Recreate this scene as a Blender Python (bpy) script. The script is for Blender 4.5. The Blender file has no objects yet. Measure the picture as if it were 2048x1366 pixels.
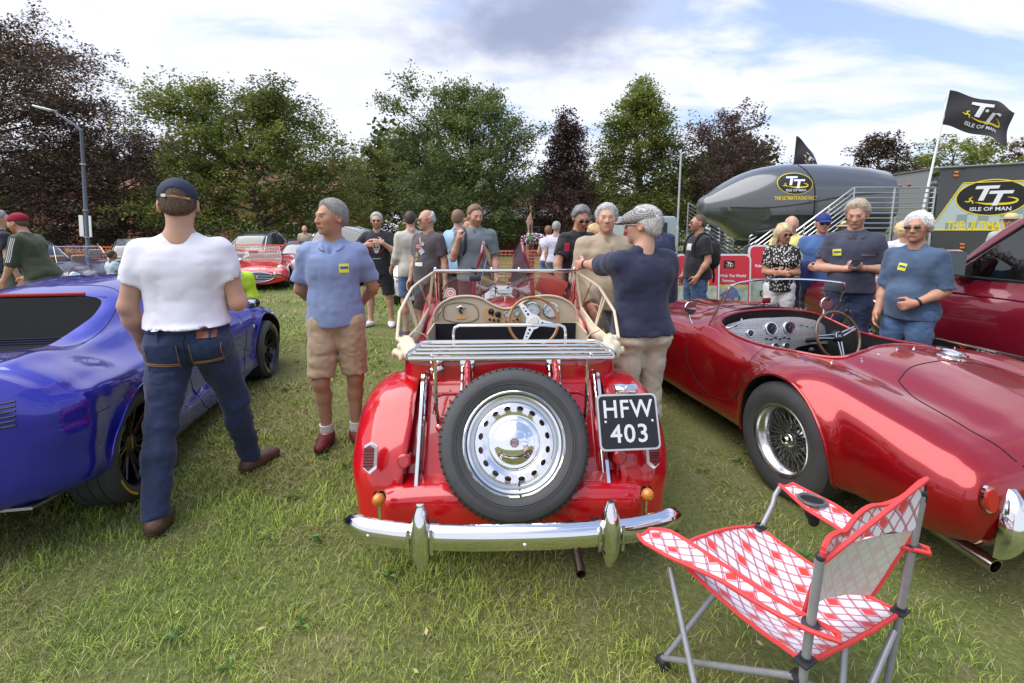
import bpy, bmesh, math, random
import numpy as np
from mathutils import Vector, Matrix, Euler
from mathutils.bvhtree import BVHTree
random.seed(7)
RNG=np.random.default_rng(11)
SC=bpy.context.scene
COL=SC.collection
R=math.radians
pi=math.pi
CAMH, PITCH, FPX, PY0=1.52, R(7.95), 950.0, 593.0
cam_d=bpy.data.cameras.new('camera')
cam=bpy.data.objects.new('camera', cam_d);COL.objects.link(cam)
cam.location=(0, 0, CAMH);cam.rotation_euler=(R(90)-PITCH, 0, 0)
cam_d.sensor_width=36;cam_d.lens=FPX/2048*36
cam_d.shift_y=(PY0-683)/2048
cam_d.clip_start=.05;cam_d.clip_end=3000
SC.camera=cam
SUN_EL, SUN_AZ=R(60), R(-105)
w=bpy.data.worlds.new('World');SC.world=w;w.use_nodes=True
nt=w.node_tree;nt.nodes.clear()
def wn(t, **k):
 n=nt.nodes.new(t)
 for a, b in k.items():setattr(n, a, b)
 return n
def wmath(op, a, b=None, c=None):
 n=wn('ShaderNodeMath', operation=op)
 for i, v in enumerate((a, b, c)):
  if v is None:continue
  if isinstance(v, (int, float)):n.inputs[i].default_value=v
  else:nt.links.new(v, n.inputs[i])
 return n.outputs[0]
sky=wn('ShaderNodeTexSky', sky_type='NISHITA');sky.sun_disc=False
sky.sun_elevation=SUN_EL;sky.sun_rotation=SUN_AZ;sky.air_density=1.2;sky.dust_density=1.2;sky.ozone_density=2.0
tc=wn('ShaderNodeTexCoord');sep=wn('ShaderNodeSeparateXYZ');nt.links.new(tc.outputs['Generated'], sep.inputs[0])
zc=wmath('MAXIMUM', wmath('ADD', sep.outputs[2], .22), .05)
cx=wmath('DIVIDE', sep.outputs[0], zc);cy=wmath('DIVIDE', sep.outputs[1], zc)
cmb=wn('ShaderNodeCombineXYZ');nt.links.new(cx, cmb.inputs[0]);nt.links.new(cy, cmb.inputs[1])
mp=wn('ShaderNodeMapping');nt.links.new(cmb.outputs[0], mp.inputs[0]);mp.inputs['Scale'].default_value=(1.0, 2.0, 1);mp.inputs['Rotation'].default_value=(0, 0, R(-28));mp.inputs['Location'].default_value=(3.1, .6, 0)
n1=wn('ShaderNodeTexNoise');nt.links.new(mp.outputs[0], n1.inputs['Vector']);n1.inputs['Scale'].default_value=1.25;n1.inputs['Detail'].default_value=9;n1.inputs['Roughness'].default_value=.55;n1.inputs['Distortion'].default_value=.35
n2=wn('ShaderNodeTexNoise');nt.links.new(cmb.outputs[0], n2.inputs['Vector']);n2.inputs['Scale'].default_value=2.6;n2.inputs['Detail'].default_value=7;n2.inputs['Roughness'].default_value=.6
cov=wmath('SUBTRACT', n1.outputs[0], wmath('MULTIPLY', sep.outputs[0], .12))
cov=wmath('ADD', cov, wmath('MULTIPLY', wmath('SUBTRACT', .5, sep.outputs[2]), .22))
mr=wn('ShaderNodeMapRange', interpolation_type='SMOOTHSTEP');nt.links.new(cov, mr.inputs[0]);mr.inputs[1].default_value=.36;mr.inputs[2].default_value=.54
def blob(dx, dy, dz, r0, r1, amp):
 d=wn('ShaderNodeVectorMath', operation='SUBTRACT');nt.links.new(tc.outputs['Generated'], d.inputs[0]);v=Vector((dx, dy, dz)).normalized();d.inputs[1].default_value=v
 s=wn('ShaderNodeVectorMath', operation='MULTIPLY');nt.links.new(d.outputs[0], s.inputs[0]);s.inputs[1].default_value=(1, 1, 2.6)
 l=wn('ShaderNodeVectorMath', operation='LENGTH');nt.links.new(s.outputs[0], l.inputs[0])
 dd=wmath('ADD', l.outputs[1], wmath('MULTIPLY', wmath('SUBTRACT', n2.outputs[0], .5), .45))
 m=wn('ShaderNodeMapRange', interpolation_type='SMOOTHSTEP');nt.links.new(dd, m.inputs[0]);m.inputs[1].default_value=r0;m.inputs[2].default_value=r1;m.inputs[3].default_value=amp;m.inputs[4].default_value=0
 return m.outputs[0]
dark=blob(.05, .93, .385, .04, .34, 1.0)
SKYK=.135
cl=wn('ShaderNodeMix', data_type='RGBA');nt.links.new(wmath('MULTIPLY', n2.outputs[0], 1.0), cl.inputs[0])
cl.inputs[6].default_value=(3.9, 4.2, 5.2, 1);cl.inputs[7].default_value=(5.6, 5.65, 5.95, 1)
cl2=wn('ShaderNodeMix', data_type='RGBA');nt.links.new(dark, cl2.inputs[0]);nt.links.new(cl.outputs[2], cl2.inputs[6]);cl2.inputs[7].default_value=(1.9, 2.15, 3.1, 1)
tint=wn('ShaderNodeMix', data_type='RGBA');tint.inputs[0].default_value=.42;nt.links.new(sky.outputs[0], tint.inputs[6]);tint.inputs[7].default_value=(3.1, 3.7, 5.9, 1)
fin=wn('ShaderNodeMix', data_type='RGBA');nt.links.new(wmath('MAXIMUM', mr.outputs[0], dark), fin.inputs[0]);nt.links.new(tint.outputs[2], fin.inputs[6]);nt.links.new(cl2.outputs[2], fin.inputs[7])
bg=wn('ShaderNodeBackground');nt.links.new(fin.outputs[2], bg.inputs[0]);bg.inputs[1].default_value=SKYK
wo=wn('ShaderNodeOutputWorld');nt.links.new(bg.outputs[0], wo.inputs[0])
sl=bpy.data.lights.new('sun', 'SUN');sl.energy=2.7;sl.angle=R(75);sl.color=(1, .97, .93)
sun=bpy.data.objects.new('sun', sl);COL.objects.link(sun)
sd=Vector((math.sin(SUN_AZ)*math.cos(SUN_EL), math.cos(SUN_AZ)*math.cos(SUN_EL), math.sin(SUN_EL)))
sun.rotation_euler=sd.to_track_quat('Z', 'Y').to_euler();sun.location=sd*60
vs=SC.view_settings;vs.view_transform='Standard';vs.look='None';vs.gamma=1;vs.exposure=.66;vs.use_curve_mapping=False
SC.cycles.max_bounces=8;SC.cycles.transparent_max_bounces=12;SC.cycles.caustics_reflective=False;SC.cycles.caustics_refractive=False
SC.cycles.use_denoising=True
def ray(px, py):
 a, b=(px-1024)/FPX, (py-PY0)/FPX
 return Vector((a, math.cos(PITCH)-b*math.sin(PITCH), -math.sin(PITCH)-b*math.cos(PITCH)))
def atz(px, py, z=0):
 d=ray(px, py);t=(z-CAMH)/d.z;return Vector((d.x*t, d.y*t, z))
def aty(px, py, y):
 d=ray(px, py);t=y/d.y;return Vector((d.x*t, y, CAMH+d.z*t))
MATS={}
def mat(name, col, rough=.5, metal=0., coat=0., coat_r=.03, bump=None, var=None, trans=0., ior=1.45, alpha=1., sheen=0., emit=None, spec=None, attr=None, subs=0., aniso_bump=None):
 """bump=(scale,strength,distance[,stretch]) var=(scale,amount[,second colour])"""
 if name in MATS:return MATS[name]
 m=bpy.data.materials.new(name);MATS[name]=m;m.use_nodes=True
 t=m.node_tree;L=t.links;p=t.nodes['Principled BSDF']
 c=(*col, 1)if len(col)==3 else col
 p.inputs['Base Color'].default_value=c;p.inputs['Roughness'].default_value=rough;p.inputs['Metallic'].default_value=metal
 p.inputs['IOR'].default_value=ior
 if coat:p.inputs['Coat Weight'].default_value=coat;p.inputs['Coat Roughness'].default_value=coat_r
 if trans:p.inputs['Transmission Weight'].default_value=trans
 if alpha<1:p.inputs['Alpha'].default_value=alpha
 if sheen:p.inputs['Sheen Weight'].default_value=sheen
 if spec is not None:p.inputs['Specular IOR Level'].default_value=spec
 if emit:p.inputs['Emission Color'].default_value=(*emit[0], 1);p.inputs['Emission Strength'].default_value=emit[1]
 if subs:p.inputs['Subsurface Weight'].default_value=subs;p.inputs['Subsurface Radius'].default_value=(.012, .005, .003);p.inputs['Subsurface Scale'].default_value=1
 out=None
 def tcoord(sc, st=None):
  tc=t.nodes.new('ShaderNodeTexCoord');mp=t.nodes.new('ShaderNodeMapping');L.new(tc.outputs['Object'], mp.inputs[0])
  if st:mp.inputs['Scale'].default_value=st
  n=t.nodes.new('ShaderNodeTexNoise');L.new(mp.outputs[0], n.inputs['Vector']);n.inputs['Scale'].default_value=sc;n.inputs['Detail'].default_value=5
  return n
 if var:
  n=tcoord(var[0]);n.inputs['Roughness'].default_value=.6
  mr=t.nodes.new('ShaderNodeMapRange');L.new(n.outputs[0], mr.inputs[0]);mr.inputs[1].default_value=.3;mr.inputs[2].default_value=.7
  mx=t.nodes.new('ShaderNodeMix');mx.data_type='RGBA';L.new(mr.outputs[0], mx.inputs[0])
  if len(var)>2:mx.inputs[6].default_value=c;mx.inputs[7].default_value=(*var[2], 1)
  else:
   mx.inputs[6].default_value=tuple(x*(1-var[1])for x in c[:3])+(1, );mx.inputs[7].default_value=tuple(min(1, x*(1+var[1]))for x in c[:3])+(1, )
  out=mx.outputs[2]
 if attr:
  a=t.nodes.new('ShaderNodeAttribute');a.attribute_name=attr
  mx=t.nodes.new('ShaderNodeMix');mx.data_type='RGBA';mx.blend_type='MULTIPLY';mx.inputs[0].default_value=1
  if out:L.new(out, mx.inputs[6])
  else:mx.inputs[6].default_value=c
  L.new(a.outputs['Color'], mx.inputs[7]);out=mx.outputs[2]
 if out:L.new(out, p.inputs['Base Color'])
 if bump:
  n=tcoord(bump[0], bump[3]if len(bump)>3 else None)
  b=t.nodes.new('ShaderNodeBump');b.inputs['Strength'].default_value=bump[1];b.inputs['Distance'].default_value=bump[2]
  L.new(n.outputs[0], b.inputs['Height']);L.new(b.outputs[0], p.inputs['Normal'])
 return m
def tag(o, label=None, cat=None, group=None, kind=None):
 if label:o['label']=label
 if cat:o['category']=cat
 if group:o['group']=group
 if kind:o['kind']=kind
 return o
def thing(name, label, cat, loc=(0, 0, 0), rz=0, group=None, sc=1):
 o=bpy.data.objects.new(name, None);COL.objects.link(o);o.location=loc;o.rotation_euler=(0, 0, rz);o.scale=(sc, sc, sc);o.empty_display_size=.1
 return tag(o, label, cat, group)
def mesh(name, V, F, m, parent=None, smooth=True, angle=40, uv=None, label=None, mi=None, attr=None):
 me=bpy.data.meshes.new(name)
 V=np.asarray(V, dtype=np.float32).reshape(-1, 3)
 if isinstance(F, np.ndarray)and F.ndim==2:
  n, k=F.shape
  me.vertices.add(len(V));me.vertices.foreach_set('co', V.ravel())
  me.loops.add(n*k);me.loops.foreach_set('vertex_index', F.astype(np.int32).ravel())
  me.polygons.add(n);me.polygons.foreach_set('loop_start', np.arange(0, n*k, k, dtype=np.int32))
  me.update(calc_edges=True)
 else:
  me.from_pydata(V.tolist(), [], [list(f)for f in F])
 for q in(m if isinstance(m, (list, tuple))else[m]):me.materials.append(q)
 if mi is not None:me.polygons.foreach_set('material_index', np.asarray(mi, dtype=np.int32))
 if smooth:
  me.shade_smooth()
  if angle:me.set_sharp_from_angle(angle=R(angle))
 else:me.shade_flat()
 if attr is not None:
  a=me.color_attributes.new('tint', 'FLOAT_COLOR', 'POINT');a.data.foreach_set('color', np.asarray(attr, dtype=np.float32).ravel())
 if uv is not None:
  u=me.uv_layers.new(name='uv');li=np.empty(len(me.loops), dtype=np.int32);me.loops.foreach_get('vertex_index', li)
  u.data.foreach_set('uv', np.asarray(uv, dtype=np.float32)[li].ravel())
 o=bpy.data.objects.new(name, me);COL.objects.link(o)
 if parent:o.parent=parent
 if label:o['label']=label
 return o
def obj_of(name, me, parent=None, loc=None, rot=None, sc=None):
 o=bpy.data.objects.new(name, me);COL.objects.link(o)
 if parent:o.parent=parent
 if loc is not None:o.location=loc
 if rot is not None:o.rotation_euler=rot
 if sc is not None:o.scale=sc
 return o
def copy_tree(o, parent=None):
 c=o.copy();COL.objects.link(c);c.parent=parent
 for ch in list(o.children):copy_tree(ch, c)
 return c
class MB:
 """collects primitives for one mesh"""
 def __init__(s):s.V=[];s.F=[];s.mi=[];s.cur=0
 def add(s, V, F, M=None):
  b=len(s.V)
  for v in V:
   v=Vector(v)
   s.V.append(tuple(M@v)if M else tuple(v))
  for f in F:s.F.append([i+b for i in f]);s.mi.append(s.cur)
  return s
 def box(s, c, d, rot=None, bev=0):
  x, y, z=d[0]/2, d[1]/2, d[2]/2
  M=Matrix.Translation(c)@(Euler(rot).to_matrix().to_4x4()if rot else Matrix())
  if not bev:
   V=[(-x, -y, -z), (x, -y, -z), (x, y, -z), (-x, y, -z), (-x, -y, z), (x, -y, z), (x, y, z), (-x, y, z)]
   return s.add(V, [(0, 3, 2, 1), (4, 5, 6, 7), (0, 1, 5, 4), (1, 2, 6, 5), (2, 3, 7, 6), (3, 0, 4, 7)], M)
  bm=bmesh.new();bmesh.ops.create_cube(bm, size=1)
  for v in bm.verts:v.co=Vector((v.co.x*d[0], v.co.y*d[1], v.co.z*d[2]))
  bmesh.ops.bevel(bm, geom=bm.edges[:], offset=bev, segments=2, profile=.5, affect='EDGES')
  bm.verts.index_update();V=[v.co[:]for v in bm.verts];F=[[v.index for v in f.verts]for f in bm.faces];bm.free()
  return s.add(V, F, M)
 def tube(s, P, r, n=8, closed=False, cap=True):
  P=[Vector(p)for p in P];k=len(P);rs=r if isinstance(r, (list, tuple))else[r]*k
  V=[];F=[]
  up=None
  for i, p in enumerate(P):
   a=P[(i-1)%k]if(i>0 or closed)else p;b=P[(i+1)%k]if(i<k-1 or closed)else p
   t=(b-a)
   t=t.normalized()if t.length>1e-9 else Vector((0, 0, 1))
   if up is None:up=t.orthogonal().normalized()
   up=(up-t*up.dot(t));up=up.normalized()if up.length>1e-6 else t.orthogonal().normalized()
   w_=t.cross(up)
   for j in range(n):
    a_=2*pi*j/n
    V.append(p+(up*math.cos(a_)+w_*math.sin(a_))*rs[i])
  for i in range(k if closed else k-1):
   i2=(i+1)%k
   for j in range(n):F.append((i*n+j, i*n+(j+1)%n, i2*n+(j+1)%n, i2*n+j))
  if cap and not closed:F.append(tuple(range(n))[::-1]);F.append(tuple(range((k-1)*n, k*n)))
  return s.add(V, F)
 def lathe(s, prof, n=32, M=None, arc=2*pi):
  """prof [(r, h)] about local z"""
  V=[];F=[];k=len(prof);full=abs(arc-2*pi)<1e-6;m_=n if full else n+1
  for j in range(m_):
   a=arc*j/n
   for r_, h in prof:V.append((r_*math.cos(a), r_*math.sin(a), h))
  for j in range(n):
   j2=(j+1)%m_
   for i in range(k-1):F.append((j*k+i, j2*k+i, j2*k+i+1, j*k+i+1))
  return s.add(V, F, M)
 def cyl(s, a, b, r, r2=None, n=16):
  return s.tube([a, b], [r, r if r2 is None else r2], n)
 def prism(s, pts, h, M=None):
  """polygon pts (x,y) extruded to z=h"""
  n=len(pts);V=[(x, y, 0)for x, y in pts]+[(x, y, h)for x, y in pts]
  F=[tuple(range(n))[::-1], tuple(range(n, 2*n))]+[(i, (i+1)%n, n+(i+1)%n, n+i)for i in range(n)]
  return s.add(V, F, M)
 def ell(s, c, r, n=16, m_=10, M=None):
  V=[];F=[]
  for i in range(m_+1):
   th=pi*i/m_
   for j in range(n):
    a=2*pi*j/n;V.append((c[0]+r[0]*math.sin(th)*math.cos(a), c[1]+r[1]*math.sin(th)*math.sin(a), c[2]+r[2]*math.cos(th)))
  for i in range(m_):
   for j in range(n):F.append((i*n+j, (i+1)*n+j, (i+1)*n+(j+1)%n, i*n+(j+1)%n))
  return s.add(V, F, M)
 def quad(s, a, b, c, d):return s.add([a, b, c, d], [(0, 1, 2, 3)])
 def build(s, name, m, parent=None, smooth=True, angle=40, label=None):
  return mesh(name, s.V, s.F, m, parent, smooth, angle, label=label, mi=s.mi if isinstance(m, (list, tuple))else None)
def axes(o, z, up=(0, 0, 1)):
 """matrix with local z along z and local y near up"""
 z=Vector(z).normalized();x=Vector(up).cross(z)
 if x.length<1e-5:x=Vector((1, 0, 0))
 x.normalize();y=z.cross(x)
 M=Matrix((x, y, z)).transposed().to_4x4();M.translation=Vector(o);return M
def text_mesh(body, size, bold=0, depth=.001, shear=0, space=1, sx=1, align='CENTER'):
 cu=bpy.data.curves.new('lettering', 'FONT');cu.body=body;cu.size=size;cu.align_x=align;cu.align_y='CENTER';cu.extrude=depth;cu.offset=bold;cu.shear=shear;cu.space_character=space;cu.resolution_u=3
 o=bpy.data.objects.new('lettering', cu);COL.objects.link(o);bpy.context.view_layer.update()
 me=bpy.data.meshes.new_from_object(o.evaluated_get(bpy.context.evaluated_depsgraph_get()))
 bpy.data.objects.remove(o);bpy.data.curves.remove(cu)
 if sx!=1:me.transform(Matrix.Diagonal((sx, 1, 1, 1)))
 return me
def lettering(body, size, M, m, parent, name='lettering', **k):
 me=text_mesh(body, size, **k);me.transform(M);me.materials.clear();me.materials.append(m)
 for p in me.polygons:p.material_index=0
 return obj_of(name, me, parent)
def hermite(T, P, tt):
 T=np.asarray(T, float);P=np.asarray(P, float);n=len(T)
 sh=(n-1, )+(1, )*(P.ndim-1)
 d=(P[1:]-P[:-1])/(T[1:]-T[:-1]).reshape(sh)
 m=np.empty_like(P);m[0]=d[0];m[-1]=d[-1]
 if n>2:
  h0=(T[1:-1]-T[:-2]).reshape((n-2, )+(1, )*(P.ndim-1));h1=(T[2:]-T[1:-1]).reshape(h0.shape)
  m[1:-1]=(d[:-1]*h1+d[1:]*h0)/(h0+h1)
 tt=np.clip(np.asarray(tt, float), T[0], T[-1]);i=np.clip(np.searchsorted(T, tt, 'right')-1, 0, n-2)
 h=(T[i+1]-T[i]);s=(tt-T[i])/h;ex=(len(tt), )+(1, )*(P.ndim-1);h=h.reshape(ex);s=s.reshape(ex)
 return(2*s**3-3*s**2+1)*P[i]+(s**3-2*s**2+s)*h*m[i]+(-2*s**3+3*s**2)*P[i+1]+(s**3-s**2)*h*m[i+1]
def smooth_line(P, n, closed=False):
 P=np.asarray(P, float)
 if closed:P=np.vstack([P[-1:], P, P[:2]])
 d=np.r_[0, np.cumsum(np.maximum(np.linalg.norm(np.diff(P, axis=0), axis=1), 1e-6))]
 if closed:return hermite(d, P, np.linspace(d[1], d[-2], n, endpoint=False))
 return hermite(d, P, np.linspace(0, d[-1], n))
def loft(st, ny, ns):
 """st: [(y,[(x,z)..])] half sections from the centre line down to the bottom, x>=0. returns closed solid V,F (y along the car)."""
 Y=np.array([s_[0]for s_ in st], float);C=np.array([[(x, z)for x, z in s_[1]]for s_ in st], float)
 yy=np.unique(np.concatenate([np.linspace(Y[i], Y[i+1], max(2, int(round(ny*(Y[i+1]-Y[i])/(Y[-1]-Y[0])))+1))for i in range(len(Y)-1)]))
 S=hermite(Y, C, yy)
 rows=[]
 tk=np.arange(C.shape[1], dtype=float);ts=np.linspace(0, tk[-1], ns)
 for r_ in S:
  sec=hermite(tk, r_, ts);sec[0, 0]=0;sec[:, 0]=np.maximum(sec[:, 0], 0)
  left=sec[:0:-1]*np.array([-1, 1]);rows.append(np.vstack([left, sec]))
 S=np.array(rows);n, m_=S.shape[:2]
 V=np.empty((n, m_, 3));V[..., 0]=S[..., 0];V[..., 1]=yy[:, None];V[..., 2]=S[..., 1]
 V=V.reshape(-1, 3)
 F=[]
 for i in range(n-1):
  for j in range(m_):
   j2=(j+1)%m_;F.append((i*m_+j, i*m_+j2, (i+1)*m_+j2, (i+1)*m_+j))
 F.append(tuple(range(m_))[::-1]);F.append(tuple(range((n-1)*m_, n*m_)))
 return V, F
def flip_check(o):
 bm=bmesh.new();bm.from_mesh(o.data);bmesh.ops.recalc_face_normals(bm, faces=bm.faces[:]);bm.to_mesh(o.data);bm.free()
def cut(o, cutters, op='DIFFERENCE'):
 """boolean with temporary cutter objects (cutter materials are kept)"""
 for c in cutters:
  md=o.modifiers.new('b', 'BOOLEAN');md.operation=op;md.object=c;md.solver='EXACT'
  try:md.material_mode='TRANSFER'
  except Exception:pass
 bpy.context.view_layer.update()
 me=bpy.data.meshes.new_from_object(o.evaluated_get(bpy.context.evaluated_depsgraph_get()))
 o.modifiers.clear();old=o.data;o.data=me;me.name=old.name;bpy.data.meshes.remove(old)
 for c in cutters:
  d=c.data;bpy.data.objects.remove(c);bpy.data.meshes.remove(d)
 me.shade_smooth();me.set_sharp_from_angle(angle=R(38))
 return o
def bvh(o):
 me=o.data;return BVHTree.FromPolygons([v.co[:]for v in me.vertices], [p.vertices[:]for p in me.polygons])
def drop(tree, pts, d, off=.0015, back=3):
 """project points on a surface along direction d (local)"""
 d=Vector(d).normalized();out=[]
 for p in pts:
  h=tree.ray_cast(Vector(p)-d*back, d)
  if h[0]is not None:out.append(h[0]+h[1]*off if h[1].dot(d)<0 else h[0]-h[1]*off)
 return out
_L=RNG.random((24, 24, 24)).astype(np.float32)
def vnoise(x, y, z):
 xi=np.floor(x).astype(int);yi=np.floor(y).astype(int);zi=np.floor(z).astype(int)
 fx, fy, fz=x-xi, y-yi, z-zi
 fx, fy, fz=[f*f*(3-2*f)for f in(fx, fy, fz)]
 g=lambda a, b, c:_L[(xi+a)%24, (yi+b)%24, (zi+c)%24]
 return((g(0, 0, 0)*(1-fx)+g(1, 0, 0)*fx)*(1-fy)+(g(0, 1, 0)*(1-fx)+g(1, 1, 0)*fx)*fy)*(1-fz)+((g(0, 0, 1)*(1-fx)+g(1, 0, 1)*fx)*(1-fy)+(g(0, 1, 1)*(1-fx)+g(1, 1, 1)*fx)*fy)*fz-.5
class Field:
 def __init__(s, lo, hi, h, fine=()):
  """fine: [(centre, radius, h)] regions with a denser grid"""
  s.ax=[]
  for a in range(3):
   xs=[lo[a]]
   while xs[-1]<hi[a]:
    x=xs[-1];st=h
    for c, r_, hf in fine:
     if abs(x-c[a])<r_:st=min(st, hf)
    xs.append(x+st)
   s.ax.append(np.array(xs, dtype=np.float32))
  s.F=np.full([len(a)for a in s.ax], .5, dtype=np.float32)
  s.Rm=None;s.o=None
 def frame(s, Rm=None, o=None):s.Rm=None if Rm is None else np.array(Rm, dtype=np.float32);s.o=None if o is None else np.array(o, dtype=np.float32)
 def _w(s, p):
  p=np.asarray(p, dtype=np.float32)
  return p if s.Rm is None else s.Rm@p+s.o
 def _sl(s, c, r_):
  return tuple(slice(max(0, np.searchsorted(s.ax[i], c[i]-r_)-1), np.searchsorted(s.ax[i], c[i]+r_)+1)for i in range(3))
 def _p(s, sl):
  X, Y, Z=np.meshgrid(s.ax[0][sl[0]], s.ax[1][sl[1]], s.ax[2][sl[2]], indexing='ij', sparse=s.Rm is None)
  if s.Rm is None:return X, Y, Z
  X=X-s.o[0];Y=Y-s.o[1];Z=Z-s.o[2];M=s.Rm
  return M[0, 0]*X+M[1, 0]*Y+M[2, 0]*Z, M[0, 1]*X+M[1, 1]*Y+M[2, 1]*Z, M[0, 2]*X+M[1, 2]*Y+M[2, 2]*Z
 def _mix(s, sl, d, k, op):
  A=s.F[sl]
  if A.size==0:return
  if op=='sub':d=-d
  if op=='u':
   h=np.maximum(k-np.abs(A-d), 0)/k;s.F[sl]=np.minimum(A, d)-h*h*k*.25
  else:
   h=np.maximum(k-np.abs(A-d), 0)/k;s.F[sl]=np.maximum(A, d)+h*h*k*.25
 def ell(s, c, r_, k=.02, op='u'):
  r_=np.asarray(r_, float);sl=s._sl(s._w(c), r_.max()+k+.02);X, Y, Z=s._p(sl)
  a, b, e=(X-c[0])/r_[0], (Y-c[1])/r_[1], (Z-c[2])/r_[2]
  q=np.sqrt(a*a+b*b+e*e)+1e-6;g=np.sqrt((a/r_[0])**2+(b/r_[1])**2+(e/r_[2])**2)+1e-6
  s._mix(sl, q*(q-1)/g, k, op)
 def cone(s, a, b, ra, rb, k=.02, op='u', fx=1., fy=1.):
  a=np.asarray(a, float);b=np.asarray(b, float);c=(a+b)/2
  m_=max(ra, rb)*max(fx, fy, 1)+k+.02+np.linalg.norm(b-a)/2
  if s.Rm is None:
   wa, wb=a, b;e=max(ra, rb)*max(fx, fy, 1)+k+.02
   sl=tuple(slice(max(0, np.searchsorted(s.ax[i], min(wa[i], wb[i])-e)-1), np.searchsorted(s.ax[i], max(wa[i], wb[i])+e)+1)for i in range(3))
  else:sl=s._sl(s._w(c), m_)
  X, Y, Z=s._p(sl);ba=b-a;L2=ba@ba+1e-9
  x, y, z=X-a[0], Y-a[1], Z-a[2]
  t=np.clip((x*ba[0]+y*ba[1]+z*ba[2])/L2, 0, 1)
  r_=ra+(rb-ra)*t
  s._mix(sl, np.sqrt(((x-t*ba[0])/fx)**2+((y-t*ba[1])/fy)**2+(z-t*ba[2])**2)-r_, k, op)
 def plane(s, n, o, k=.006):
  """keep the side where (p-o).n < 0"""
  X, Y, Z=s._p((slice(None), )*3);n=np.asarray(n, float);n=n/np.linalg.norm(n)
  s._mix((slice(None), )*3, (X-o[0])*n[0]+(Y-o[1])*n[1]+(Z-o[2])*n[2]+0*s.F, k, 'max')
 def trim(s, n, o, c, r_, k=.006):
  """like plane but only within radius r_ of c"""
  sl=s._sl(s._w(c), r_);X, Y, Z=s._p(sl);n=np.asarray(n, float);n=n/np.linalg.norm(n)
  d=(X-o[0])*n[0]+(Y-o[1])*n[1]+(Z-o[2])*n[2]+0*s.F[sl]
  rr=np.sqrt((X-c[0])**2+(Y-c[1])**2+(Z-c[2])**2)
  A=s.F[sl];s.F[sl]=np.where(rr<r_, np.maximum(A, d), A)
 def func(s, fn):
  X, Y, Z=s._p((slice(None), )*3);s.F=fn(s.F, X, Y, Z).astype(np.float32)
 def noise(s, amp, fr, seed=0, ridge=False):
  near=np.abs(s.F)<amp*3+.03;ii=np.nonzero(near)
  x, y, z=s.ax[0][ii[0]], s.ax[1][ii[1]], s.ax[2][ii[2]]
  n=vnoise(x*fr[0]+seed, y*fr[1]+seed*1.7, z*fr[2]+seed*.6)
  if ridge:n=.5-2*np.abs(n)
  s.F[ii]+=(amp*n).astype(np.float32)
 def nets(s, relax=1):
  F=s.F;nx, ny, nz=F.shape
  I=F<0
  c=np.zeros((nx-1, ny-1, nz-1), np.int8)
  for a in(0, 1):
   for b in(0, 1):
    for d in(0, 1):c+=I[a:nx-1+a, b:ny-1+b, d:nz-1+d]
  act=np.argwhere((c>0)&(c<8));
  if len(act)==0:return np.zeros((0, 3)), np.zeros((0, 4), int)
  P=np.zeros((len(act), 3));n=np.zeros(len(act));i, j, k=act.T
  ax, ay, az=s.ax
  cs=[(a, b, d)for a in(0, 1)for b in(0, 1)for d in(0, 1)]
  for A in cs:
   for q in range(3):
    if A[q]:continue
    B=list(A);B[q]=1
    fa=F[i+A[0], j+A[1], k+A[2]];fb=F[i+B[0], j+B[1], k+B[2]]
    m_=(fa<0)!=(fb<0);t=np.where(m_, fa/np.where(m_, fa-fb, 1), 0)
    pa=np.stack([ax[i+A[0]], ay[j+A[1]], az[k+A[2]]], 1);pb=np.stack([ax[i+B[0]], ay[j+B[1]], az[k+B[2]]], 1)
    P+=np.where(m_[:, None], pa+(pb-pa)*t[:, None], 0);n+=m_
  P/=n[:, None]
  idx=np.full(c.shape, -1, np.int64);idx[i, j, k]=np.arange(len(act))
  Fs=[]
  for q in range(3):
   sl0=[slice(None)]*3;sl1=[slice(None)]*3;sl0[q]=slice(0, -1);sl1[q]=slice(1, None)
   a=I[tuple(sl0)];b=I[tuple(sl1)];e=np.argwhere(a!=b)
   u, v=(q+1)%3, (q+2)%3
   ok=(e[:, u]>0)&(e[:, v]>0)&(e[:, u]<F.shape[u]-1)&(e[:, v]<F.shape[v]-1);e=e[ok]
   def g(du, dv):w_=e.copy();w_[:, u]+=du;w_[:, v]+=dv;return idx[w_[:, 0], w_[:, 1], w_[:, 2]]
   Q=np.stack([g(-1, -1), g(0, -1), g(0, 0), g(-1, 0)], 1);ins=a[e[:, 0], e[:, 1], e[:, 2]]
   Q[~ins]=Q[~ins][:, ::-1];Fs.append(Q)
  Fc=np.vstack(Fs);Fc=Fc[(Fc>=0).all(1)]
  for _ in range(relax):
   acc=np.zeros_like(P);cn=np.zeros(len(P))
   for a, b in((0, 1), (1, 2), (2, 3), (3, 0)):
    np.add.at(acc, Fc[:, a], P[Fc[:, b]]);np.add.at(acc, Fc[:, b], P[Fc[:, a]]);np.add.at(cn, Fc[:, a], 1);np.add.at(cn, Fc[:, b], 1)
   P=P*.5+acc/np.maximum(cn, 1)[:, None]*.5
  return P, Fc
 def build(s, name, m, parent=None, relax=1, angle=None, tint=None, label=None):
  V, F_=s.nets(relax)
  return mesh(name, V, F_, m, parent, True, angle, label=label, attr=None if tint is None else tint(V))
CHROME=mat('chrome', (.78, .79, .80), .07, 1)
STEEL=mat('steel', (.42, .43, .45), .32, 1)
GALV=mat('galvanised steel', (.5, .51, .53), .4, .8, var=(9, .12))
RUBBER=mat('tyre rubber', (.028, .028, .030), .62, bump=(90, .25, .002), var=(14, .18))
BLACK=mat('black trim', (.012, .012, .014), .45)
DARK=mat('dark cavity', (.008, .008, .009), .9)
WHITE=mat('white paint', (.8, .8, .8), .4)
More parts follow.
